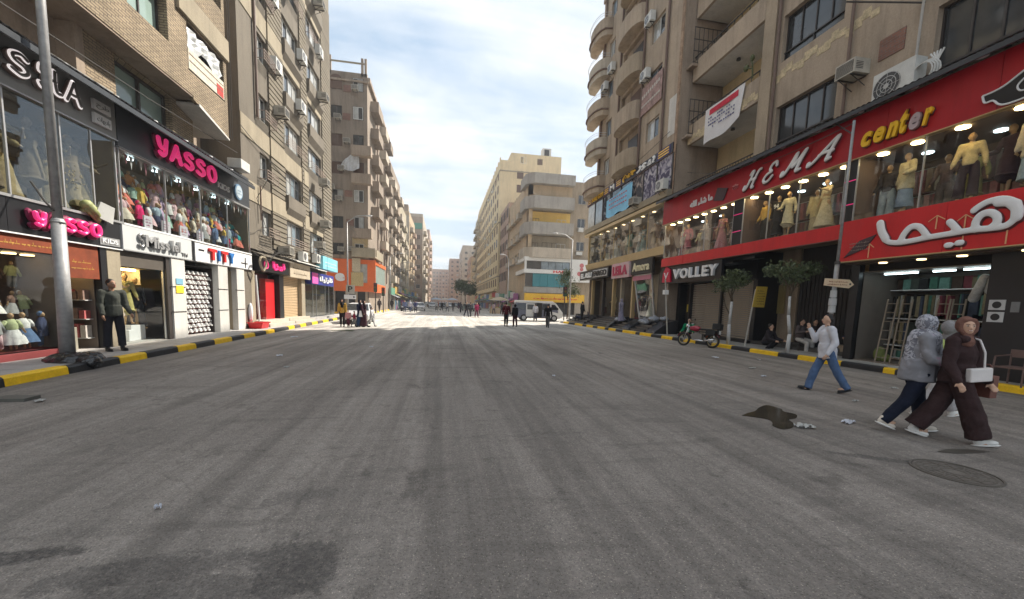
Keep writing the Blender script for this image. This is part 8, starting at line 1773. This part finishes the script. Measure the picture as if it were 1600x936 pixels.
# ------------------------------------------------------------------ vehicles
TYRE = simple('tyre', (.02, .02, .02), .8); CHR = mat('chrome', (.6, .6, .6), .2, .9, fine=0, var=.02); MRED = mat('motor_red', (.33, .02, .05), .25, var=.05, fine=0, coord='obj', spec=.6); GRIM = mat('gold_rim', (.5, .4, .2), .3, .6, fine=0)
def torus(mb, c, r, rt, ax='X', n=24, m=8):
    k = len(mb.v)
    for i in range(n):
        a = 2*math.pi*i/n
        for j in range(m):
            b_ = 2*math.pi*j/m; q = r+rt*math.cos(b_); mb.v.append((c[0]+rt*math.sin(b_), c[1]+q*math.cos(a), c[2]+q*math.sin(a)))
    for i in range(n):
        for j in range(m): mb.f.append((k+i*m+j, k+((i+1) % n)*m+j, k+((i+1) % n)*m+(j+1) % m, k+i*m+(j+1) % m)); mb.mi.append(0)
def motorcycle():
    t = thing('motorcycle', 'red motorcycle with golden rims and a rear box parked at the kerb', 'motorcycle', (11.3, 16.15, 0)); P = []
    def pt(name, mb, m, par=None, sm=True): o = link(name, mb.mesh(name, m, smooth=sm), par or t); return o
    for y, nm in ((-.64, 0), (.64, 1)):
        mb = MB(); torus(mb, (0, y, .30), .255, .048); w = pt('wheel', mb, TYRE); mb = MB(); torus(mb, (0, y, .30), .21, .014, n=20, m=6); pt('rim', mb, GRIM, w)
        mb = MB()
        for k in range(6): a = math.pi*k/6; mb.cyl((0, y+.2*math.cos(a), .3+.2*math.sin(a)), (0, y-.2*math.cos(a), .3-.2*math.sin(a)), .006, .006, 4)
        mb.cyl((-.05, y, .3), (.05, y, .3), .04, .04, 10); pt('spokes', mb, CHR, w)
        mb = MB()
        for k in range(7):
            a0, a1 = R(35+18*k), R(35+18*(k+1)); mb.quad((-.055, y+.33*math.cos(a0), .3+.33*math.sin(a0)), (.055, y+.33*math.cos(a0), .3+.33*math.sin(a0)), (.055, y+.33*math.cos(a1), .3+.33*math.sin(a1)), (-.055, y+.33*math.cos(a1), .3+.33*math.sin(a1)))
        pt('fender', mb, MRED)
    for s in (-1, 1): mb = MB(); mb.cyl((s*.07, -.64, .3), (s*.06, -.42, .95), .02, .02, 8); pt('fork', mb, CHR)
    mb = MB(); mb.ell((0, -.18, .82), (.13, .26, .13), 14, 10); pt('fuel_tank', mb, MRED); mb = MB(); mb.box(-.11, .11, .02, .62, .76, .83); o = pt('seat', mb, TYRE, sm=False); bv = o.modifiers.new('b', 'BEVEL'); bv.width = .03; bv.segments = 3
    mb = MB(); mb.box(-.12, .12, -.25, .2, .3, .58); mb.cyl((0, -.3, .45), (0, .05, .62), .1, .09, 12); pt('engine', mb, mat('engine_grey', (.2, .2, .2), .4, .6, fine=0), sm=False)
    mb = MB(); mb.path([(0, -.42, .95), (0, -.15, .70), (0, .3, .68), (0, .64, .3)], .025, 6); mb.path([(0, -.38, .8), (0, -.28, .35), (0, .2, .3)], .022, 6); pt('frame', mb, TYRE)
    mb = MB(); mb.path([(-.36, -.32, 1.08), (-.15, -.42, 1.02), (.15, -.42, 1.02), (.36, -.32, 1.08)], .014, 6); pt('handlebar', mb, CHR)
    for s in (-1, 1): mb = MB(); mb.cyl((s*.28, -.35, 1.05), (s*.32, -.38, 1.22), .007, .007, 5); mb.ell((s*.33, -.38, 1.26), (.06, .015, .045), 10, 6); pt('mirror', mb, TYRE)
    mb = MB(); mb.ell((0, -.52, .92), (.1, .08, .1), 12, 8); pt('headlight', mb, CHR); mb = MB(); mb.path([(.13, -.2, .3), (.14, .3, .28), (.15, .75, .38)], [.025, .04, .045], 8); pt('exhaust', mb, CHR)
    mb = MB(); mb.box(-.17, .17, .62, .95, .84, 1.08); o = pt('rear_box', mb, TYRE, sm=False); mb = MB(); mb.box(-.12, .12, .70, .72, .45, .6); mb.box(-.1, .1, .90, .91, .62, .78); pt('number_plate', mb, WHITE, sm=False)
    mb = MB(); mb.box(-.14, .14, .35, .75, .55, .78); pt('tail_cowl', mb, TYRE, sm=False)
    t.rotation_euler = (0, R(-7), R(212)); return t
motorcycle()
GLC = mat('car_glass', (.03, .035, .04), .05, fine=0, var=.1, spec=.8)
def extr(pts, hw, taper=None):
    "side outline (y forward -, z) extruded across x with upper points pulled in"
    mb = MB(); k = len(pts); tp = taper or (lambda z: 1)
    mb.v = [(hw*tp(z), y, z) for y, z in pts]+[(-hw*tp(z), y, z) for y, z in pts]
    mb.f = [tuple(range(k)), tuple(range(2*k-1, k-1, -1))]+[((i+1) % k, i, k+i, k+(i+1) % k) for i in range(k)]; mb.mi = [0]*len(mb.f); return mb
def car(label, loc, rz, paint, group=None, pname='body'):
    t = thing('parked_car', label, 'car', loc, R(rz), group)
    lo = extr([(-2.1, .35), (-2.12, .62), (-1.95, .74), (-.95, .90), (1.75, .92), (2.1, .85), (2.15, .45), (2.0, .28), (-1.9, .26)], .84, lambda z: 1 if z < .7 else .96)
    def pt(name, mb, m, par=None, bev=0):
        o = link(name, mb.mesh(name, m), par or t)
        if bev: b_ = o.modifiers.new('b', 'BEVEL'); b_.width = bev; b_.segments = 3
        return o
    pt('body', lo, paint, bev=.06); pt('cabin', extr([(-1.0, .9), (-.4, 1.36), (.95, 1.40), (1.65, .93)], .80, lambda z: 1 if z < 1 else .80), paint, bev=.05)
    pt('windscreen', extr([(-1.03, .93), (-.47, 1.33), (-.44, 1.33), (-.98, .93)], .74, lambda z: 1 if z < 1 else .86), GLC); pt('rear_window', extr([(1.0, 1.36), (1.66, .95), (1.69, .97), (1.03, 1.38)], .70, lambda z: 1 if z < 1.1 else .86), GLC)
    for s in (-1, 1):
        mb = MB(); mb.quad((s*.805, -.85, .95), (s*.805, 1.35, .95), (s*.66, .85, 1.33), (s*.66, -.40, 1.31)); pt('side_window', mb, GLC)
        mb = MB(); mb.ell((s*.6, -2.07, .66), (.17, .05, .08), 12, 8); pt('headlight', mb, simple('headlight_lens', (.55, .56, .58), .1)); mb = MB(); mb.box(s*.6-.12, s*.6+.12, 2.10, 2.16, .66, .8); pt('tail_lamp', mb, simple('tail_red', (.3, .02, .02), .2))
        mb = MB(); mb.box(s*.84, s*.98, -.75, -.62, .92, 1.02); pt('wing_mirror', mb, paint)
        for y in (-1.3, 1.3): mb = MB(); mb.cyl((s*.70, y, .31), (s*.87, y, .31), .31, .31, 20); w = pt('wheel', mb, TYRE); mb = MB(); mb.cyl((s*.865, y, .31), (s*.88, y, .31), .18, .18, 14); pt('hubcap', mb, ALU, w)
    mb = MB(); mb.box(-.5, .5, -2.16, -2.1, .42, .56); pt('grille', mb, TYRE); mb = MB(); mb.box(-.24, .24, -2.19, -2.165, .36, .47); pt('number_plate', mb, WHITE)
    return t
CW = mat('car_white', (.62, .62, .62), .25, fine=0, var=.03, coord='obj', spec=.6); CG = mat('car_grey', (.16, .17, .18), .3, fine=0, var=.03, coord='obj', spec=.6); CB = mat('car_navy', (.02, .025, .05), .25, fine=0, var=.03, coord='obj'); CGR = mat('car_greengrey', (.16, .22, .2), .3, fine=0, var=.03, coord='obj')
c0 = car('white saloon car facing the camera behind the sunlit group of women', (-5.9, 29.8, 0), 4, CW)
def carcopy(label, x, y, rz, paint, s=1):
    c = dup(c0, (x, y, 0), R(rz), label, 'cars further down the street')
    for n in ('body', 'cabin', 'wing_mirror'): recolor(c, n, paint)
for a in (('dark navy car parked past the orange shop', -5.6, 64, 2, CB), ('pale car behind the blue shirt walkers', -4.0, 70, 3, CW), ('white car at the kerb further along the orange-shop side', -5.9, 76, 0, CW), ('greenish grey car facing out by the far tree', 4.6, 76, 8, CGR), ('white car in the distance left of the centre line', -2.5, 92, 2, CW), ('grey car in the distance on the centre line', -.4, 96, 0, CG),
          ('white car in the distance right of the grey one', 1.6, 99, 0, CW), ('dark car far down beyond the white ones', -3.2, 110, 0, CB), ('silver car far down on the right lane', 3.0, 112, 0, CG), ('white car farthest along the left lane', -4.9, 124, 0, CW), ('navy car tucked between the far white ones', .3, 106, 2, CB), ('pale car at the kerb below the brown block of many balconies', -6.2, 88, 2, CG), ('white car nose out beside the far stalls', 7.4, 92, 6, CW), ('dark car behind the nose out white car', 8.2, 104, 3, CB), ('silver car deep in the far traffic', 1.2, 132, 0, CG), ('white car deep in the far traffic', -1.8, 138, 0, CW)): carcopy(a[0], *a[1:])
def minibus():
    t = thing('minibus', 'two tone grey and white minibus with its side door open', 'minibus', (9.4, 39.4, 0))
    def pt(name, mb, m, par=None, bev=0):
        o = link(name, mb.mesh(name, m), par or t)
        if bev: b_ = o.modifiers.new('b', 'BEVEL'); b_.width = bev; b_.segments = 3
        return o
    VW = mat('van_white', (.66, .66, .64), .3, fine=0, var=.05, coord='obj'); VG = mat('van_grey', (.14, .15, .2), .35, fine=0, var=.08, coord='obj')
    ol = [(-2.35, .38), (-2.38, .9), (-2.2, 1.1), (-1.65, 1.85), (-1.3, 1.98), (2.25, 2.0), (2.35, 1.7), (2.38, .4), (2.1, .3), (-2.1, .3)]
    pt('body', extr(ol, .84, lambda z: 1 if z < 1.2 else .93), VG, bev=.06)
    pt('nose', extr([(-2.39, .36), (-2.42, .9), (-2.23, 1.12), (-1.72, 1.80), (-1.1, 1.80), (-1.1, .34)], .855, lambda z: 1 if z < 1.2 else .935), VW, bev=.04)
    pt('roof', extr([(-1.75, 1.78), (-1.35, 2.0), (2.28, 2.03), (2.38, 1.8)], .86, lambda z: .955), VW, bev=.03)
    pt('windscreen', extr([(-2.24, 1.14), (-1.74, 1.76), (-1.71, 1.76), (-2.20, 1.14)], .78, lambda z: 1 if z < 1.3 else .9), GLC)
    for s in (-1, 1):
        for a, b_ in ((-1.95, -1.25), (-1.1, -.35), (.45, 1.25), (1.32, 2.2)): mb = MB(); mb.quad((s*.868, a if a > -1.9 else -2.0, 1.15), (s*.868, b_, 1.15), (s*.83, b_, 1.68), (s*.83, a+(.0 if a > -1.9 else .35), 1.68)); pt('side_window', mb, GLC)
        for y in (-1.55, 1.5): mb = MB(); mb.cyl((s*.70, y, .33), (s*.89, y, .33), .33, .33, 20); w = pt('wheel', mb, TYRE); mb = MB(); mb.cyl((s*.885, y, .33), (s*.90, y, .33), .19, .19, 14); pt('hubcap', mb, ALU, w)
        mb = MB(); mb.ell((s*.65, -2.38, .82), (.14, .05, .1), 10, 7); pt('headlight', mb, simple('headlight_lens', (.55, .56, .58), .1)); mb = MB(); mb.box(s*.86, s*1.05, -1.9, -1.8, 1.15, 1.4); pt('wing_mirror', mb, TYRE)
    mb = MB(); mb.box(-.885, -.86, -.3, .4, .42, 1.8); pt('door_opening', mb, DARK); mb = MB(); mb.box(-.93, -.89, .45, 1.3, .45, 1.75); d = pt('sliding_door', mb, VW); mb = MB(); mb.box(-.94, -.93, .55, 1.2, 1.15, 1.65); pt('side_window', mb, GLC, d)
    mb = MB(); mb.box(-.6, .6, -2.45, -2.38, .42, .62); pt('bumper', mb, TYRE)
    t.rotation_euler = (0, 0, R(86)); return t
minibus()
# scooter on the marble steps
t = thing('scooter', 'small black scooter leaning at the far end of the marble steps', 'scooter', (12.2, 33.6, .17))
for y in (-.55, .55): mb = MB(); torus(mb, (0, y, .25), .19, .06); w = link('wheel', mb.mesh('wheel', TYRE, smooth=True), t)
mb = MB(); mb.cap((0, -.5, .3), (0, -.35, .95), .07, .05); mb.cap((0, -.3, .28), (0, .2, .28), .09, .09); mb.cap((0, .2, .45), (0, .65, .55), .15, .12); child('body', blob(mb, .03, 2), CB, t)
mb = MB(); mb.box(-.11, .11, .1, .7, .7, .78); link('seat', mb.mesh('seat', TYRE), t); mb = MB(); mb.cyl((-.3, -.33, 1.0), (.3, -.33, 1.0), .02, .02, 6); link('handlebar', mb.mesh('handlebar', CHR), t); t.rotation_euler = (0, R(8), R(60))
# stalls' umbrellas far down
for i, (x, y, c) in enumerate(((-2.2, 118, (.45, .55, .68)), (2.4, 115, (.48, .55, .66)), (.4, 122, (.6, .6, .6)), (8.9, 64, (.5, .42, .3)))):
    t = thing('market_umbrella', ['pale blue market umbrella left of the distant white sign', 'pale blue market umbrella right of the distant white sign', 'white sign panel umbrella in the far middle', 'tan market umbrella among the stalls beside the crossing'][i], 'umbrella', (x, y, 0)); mb = MB(); mb.cyl((x, y, 0), (x, y, 2.6), .04, .04, 6); part('pole', mb, ALU, t)
    mb = MB(); mb.lathe((x, y, 2.1), [(1.7, 0), (1.0, .35), (.05, .6)], 8); part('canopy', mb, cloth(c), t)
mb = MB(); mb.box(7.2, 8.8, 62, 63, .0, .9); mb = mb; t = thing('market_stall', 'low wooden goods stall on the road edge before the cream tower', 'stall', (8, 62.5, 0)); part('counter', mb, PL['sand'], t)
for i in range(6): mb = MB(); mb.ell((7.4+.25*i, 62.4, .98), (.12, .15, .12), 8, 6); part('goods_heap', mb, cloth(random.choice([(.5, .3, .1), (.5, .1, .1), (.2, .3, .1)])), t)
# ------------------------------------------------------------------ small things on the ground
def sheet(label, cat, name, x, y, w, h, m, seed, z=.0, crum=.03):
    rn = random.Random(seed); n = 7; mb = MB(); ro = rn.uniform(0, 3); G = {}
    for i in range(n+1):
        for j in range(n+1):
            u, v = i/n-.5, j/n-.5; k = 1-.35*abs(u*v)*4*rn.random(); px, py = u*w*k, v*h*k; G[i, j] = (x+px*math.cos(ro)-py*math.sin(ro), y+px*math.sin(ro)+py*math.cos(ro), z+.008+crum*rn.random()*(1-.3*abs(u)))
    for i in range(n):
        for j in range(n):
            if rn.random() < .06: continue
            mb.quad(G[i, j], G[i+1, j], G[i+1, j+1], G[i, j+1])
    return solo(name, mb, m, label, cat, (x, y, z))
PW = simple('litter_white', (.62, .64, .70), .5); PGY = simple('litter_grey', (.42, .42, .40), .5)
sheet('folded white paper lying just left of the walking women', 'paper', 'paper', 6.25, 5.06, .30, .13, PW, 1, crum=.045); sheet('crumpled clear white plastic at the edge of the puddle', 'plastic', 'plastic_litter', 5.3, 4.9, .26, .2, PGY, 2, crum=.05)
litter = [(-6.0, 7.0, .16, .10, 'near the left kerb in the shade'), (-4.6, 12.2, .2, .14, 'below the standing man'), (-3.7, 10.2, .12, .12, 'in the left lane by a stain'), (-6.2, 18.0, .3, .15, 'beside the striped kerb in the sun line'), (9.0, 10.2, .25, .12, 'in front of the motorcycle kerb'), (8.2, 8.9, .12, .1, 'behind the striding white shirt'), (10.8, 12.0, .16, .12, 'close to the yellow kerb by the white trunk'), (9.5, 12.5, .26, .2, 'in front of the black shutters'), (12.0, 17.6, .28, .2, 'beside the motorcycle wheel'), (2.6, 9.0, .08, .06, 'small scrap in the middle of the road'), (10.3, 7.4, .14, .1, 'by the kerb behind the women'), (-2.2, 3.4, .05, .05, 'tiny scrap in the near left road'), (7.9, 6.3, .1, .06, 'between the white shirt and the women'), (-2.5, 14.6, .12, .1, 'in the middle of the shaded left lane'), (5.6, 13.5, .12, .1, 'far right lane scrap in the shade')]
for i, (x, y, w, h, lb) in enumerate(litter): sheet('pale litter scrap '+lb, 'litter', 'litter', x, y, w, h, PW if i % 2 else PGY, 10+i, crum=.04)
# puddle and its wet rim, manhole, loose board, palm leaf, basket
def spill(name, pts, z, m, label, cat):
    mb = MB(); P = catmull(pts+[pts[0]], 5)[:-1]; mb.prism([(a, b_, z) for a, b_ in P][::(1 if sum((P[i][0]*P[(i+1) % len(P)][1]-P[(i+1) % len(P)][0]*P[i][1]) for i in range(len(P))) > 0 else -1)], (0, 0, .003)); return solo(name, mb, m, label, cat, (pts[0][0], pts[0][1], z))
PUD = mat('puddle_water', (.06, .05, .038), .12, fine=0, var=.4, scale=3, spec=.5)
spill('puddle', [(4.78, 5.55), (5.0, 5.68), (5.25, 5.8), (5.5, 6.0), (5.8, 6.15), (5.85, 5.9), (5.75, 5.75), (5.8, 5.55), (5.6, 5.35), (5.4, 5.28), (5.3, 5.1), (5.08, 4.9), (4.86, 4.84), (4.85, 5.0), (4.98, 5.15), (5.05, 5.3), (4.95, 5.42)], .003, PUD, 'brown irregular puddle in the road left of the walking women', 'puddle')
spill('wet_patch', [(6.15, 3.85), (6.5, 3.92), (6.9, 3.80), (6.6, 3.76), (6.3, 3.78)], .003, mat('damp', (.07, .06, .05), .5, fine=0), 'thin damp streak behind the manhole', 'stain')
t = thing('manhole_cover', 'round rusty manhole cover sunk in the near right road', 'manhole cover', (5.55, 3.3, 0)); RU = mat('rusty_iron', (.17, .15, .13), .7, .2, var=.3, scale=9, fine=30)
mb = MB(); mb.cyl((5.55, 3.3, .0), (5.55, 3.3, .006), .33, .33, 40); part('plate', mb, RU, t)
for r_, h in ((.36, .012), (.31, .011), (.25, .010), (.18, .010), (.11, .010)):
    mb = MB()
    for i in range(40):
        a, b_ = 2*math.pi*i/40, 2*math.pi*(i+1)/40; mb.prism([(5.55+(r_-.018)*math.cos(a), 3.3+(r_-.018)*math.sin(a), .0), (5.55+r_*math.cos(a), 3.3+r_*math.sin(a), .0), (5.55+r_*math.cos(b_), 3.3+r_*math.sin(b_), .0), (5.55+(r_-.018)*math.cos(b_), 3.3+(r_-.018)*math.sin(b_), .0)], (0, 0, h))
    part('ring', mb, simple('rust_dark', (.115, .10, .085), .7), t)
mb = MB()
for i in range(12): a = 2*math.pi*i/12; mb.cyl((5.55+.13*math.cos(a), 3.3+.13*math.sin(a), .008), (5.55+.29*math.cos(a+.3), 3.3+.29*math.sin(a+.3), .008), .008, .008, 4)
part('tread', mb, RU, t)
mb = MB(); mb.box(-6.65, -6.2, 7.0, 7.25, .0, .05); solo('loose_board', mb, simple('plank_grey', (.10, .10, .09)), 'dark flat board lying in the road at the left frame edge', 'board', (-6.4, 7.1, 0))
mb = MB()
for k in range(3): mb.path([(-5.7+.02*k, 21.7, .012), (-5.3, 21.75+.05*k, .02), (-4.9, 21.7+.1*k, .012)], .012, 4)
mb.ell((-4.8, 21.75, .03), (.25, .12, .03), 10, 5); solo('fallen_branch', mb, leaf_mat('ficus_leaf', (0, 0, 0), (0, 0, 0)), 'small green branch lying on the sunlit road by the left kerb', 'branch', (-5, 21.7, 0))
t = thing('basket', 'red plastic basket at the foot of the marble steps', 'basket', (-8.6, 20.7, .16)); mb = MB(); mb.prism([(-8.9, 20.3, .16), (-8.4, 20.3, .16), (-8.33, 20.25, .42), (-8.97, 20.25, .42)], (0, .75, 0)); part('tub', mb, RED, t); mb = MB(); mb.box(-9.0, -8.3, 20.2, 20.27, .4, .45); mb.box(-9.0, -8.3, 21.0, 21.07, .4, .45); part('rim', mb, RED, t)
mb = MB(); mb.ell((-8.95, 20.55, .9), (.1, .12, .45), 10, 8); solo('white_cloth', mb, WHITE, 'white cloth hanging by the last pale pillar', 'cloth', (-8.95, 20.6, .5), smooth=True)
# silver-blue bags piled on the marble blocks
BAGM = mat('silver_plastic', (.32, .34, .38), .3, .1, var=.4, scale=8, fine=20, bump=.8, coord='obj')
for i, (x, y, z, s) in enumerate(((12.9, 22.9, .98, .35), (12.75, 23.6, .75, .3), (12.9, 24.2, .8, .32), (13.0, 21.9, 1.05, .25), (12.6, 27.0, .75, .4))):
    mb = MB(); mb.ell((0, 0, 0), (s, s*1.2, s*.5), 12, 8); mb.ell((s*.4, s*.3, s*.25), (s*.5, s*.5, s*.4), 10, 6); me = blob(mb, .04, 1, .12, .15); me.materials.append(BAGM); o = link('plastic_bag', me, None, (x, y, z)); o['label'] = 'shiny grey plastic bundle on the black marble blocks, %s from the motorcycle' % ORD[i]; o['category'] = 'plastic bag'; o['group'] = 'grey bundles on the marble blocks'
# chair beside the sticker wall
t = thing('chair', 'bare metal armchair frame by the wall with stickers', 'chair', (12.95, 6.9, .17)); CH = simple('rusty_chair', (.16, .10, .085), .5)
for dx in (-.25, .25):
    for dy in (-.25, .25): mb = MB(); mb.cyl((12.95+dx, 6.9+dy, .17), (12.95+dx, 6.9+dy, .62 if dx < 0 else .98), .018, .018, 6); part('leg', mb, CH, t)
mb = MB(); mb.box(12.7, 13.2, 6.65, 7.15, .56, .60); part('seat', mb, CH, t)
for dy in (-.25, .25): mb = MB(); mb.path([(12.7, 6.9+dy, .62), (12.72, 6.9+dy, .82), (13.2, 6.9+dy, .85)], .018, 6); part('armrest', mb, CH, t)
mb = MB(); mb.box(13.18, 13.22, 6.65, 7.15, .8, .98); part('backrest', mb, CH, t)
# broken glass wall ornament and overhead cables at the ribbed block
t = thing('signboard_frame', 'broken heart shaped ornament frame beside the red and blue lettered sign', 'sign', (-8.7, 21.2, 2.9)); mb = MB(); mb.path([(-8.6, 21.2+.35*math.sin(a)*abs(math.sin(a))**.3, 3.2+.33*math.cos(a)+.12*abs(math.sin(a))) for a in [2*math.pi*i/16 for i in range(17)]], .05, 6); part('frame', mb, PL['beige'], t)
mb = MB()
for k in range(7): a0 = (-8.9, 21.0+.1*k, 3.7+.1*k); mb.path([a0, (-8.6, 21.8+.2*k, 3.35+.12*k), (-8.75, 22.8+.3*k, 3.9+.05*k), (-8.8, 24+.4*k, 3.8)], .012, 5)
o = solo('cables', mb, IRON, 'tangle of black cables sagging over the small pink sign', 'cable', (-8.8, 22, 3.6)); o['kind'] = 'stuff'; del o['category']
mb = MB(); mb.path([(-9.2, 9.5, 7.6), (-8.6, 14, 7.35), (-9.0, 20, 7.9)], .012, 4); solo('cable', mb, IRON, 'thin cable running over the black corrugated awning', 'cable', (-9, 14, 7.4))
mb = MB(); mb.box(-9.15, -8.6, 19.4, 20.2, 7.1, 7.5); solo('air_conditioner', mb, ACW, 'white box unit resting on the far end of the black awning', 'air conditioner', (-8.9, 19.8, 7.1), bevel=.02)
mb = MB(); mb.box(-9.3, -8.75, 9.0, 10.0, 7.5, 8.0); solo('air_conditioner', mb, ACW, 'white unit peeping over the near end of the black awning', 'air conditioner', (-9, 9.5, 7.5), bevel=.02)

# overhead wires
for i, (a, b_, sg, lb) in enumerate((((-9.2, 20.8, 9.4), (-9.2, 35.5, 8.2), .5, 'black wire sagging along the ribbed stone block above the first windows'), ((13.2, 23.0, 12.2), (13.2, 36.0, 11.8), .35, 'black wire drooping over the gym sign'), ((12.3, 10.9, 7.5), (13.9, 22.0, 9.6), .6, 'wire running from the grey pole to the lowest loggia'), ((-7.5, 33.5, 7.6), (-8.4, 60, 8.5), .9, 'wire between the slim lamp post and the brown corner block'))):
    mb = MB(); A, B = V3(*a), V3(*b_); mb.path([A.lerp(B, k/12)-V3(0, 0, sg*math.sin(math.pi*k/12)) for k in range(13)], .014, 4); solo('cable', mb, IRON, lb, 'cable', A)
# ------------------------------------------------------------------ air
def haze():
    m = bpy.data.materials.new('haze_air'); m.use_nodes = True; nt = m.node_tree; nt.nodes.clear()
    o = nt.nodes.new('ShaderNodeOutputMaterial'); v = nt.nodes.new('ShaderNodeVolumePrincipled'); v.inputs['Color'].default_value = (.93, .95, 1, 1); v.inputs['Density'].default_value = .0011; v.inputs['Anisotropy'].default_value = .2
    nt.links.new(v.outputs[0], o.inputs['Volume']); mb = MB(); mb.box(-910, 910, -310, 1510, -1.5, 45); h = struct('haze', mb, m, kind='stuff'); h.visible_shadow = True
haze()
for o in list(TMP.collection.objects): bpy.data.objects.remove(o)
bpy.data.scenes.remove(TMP)
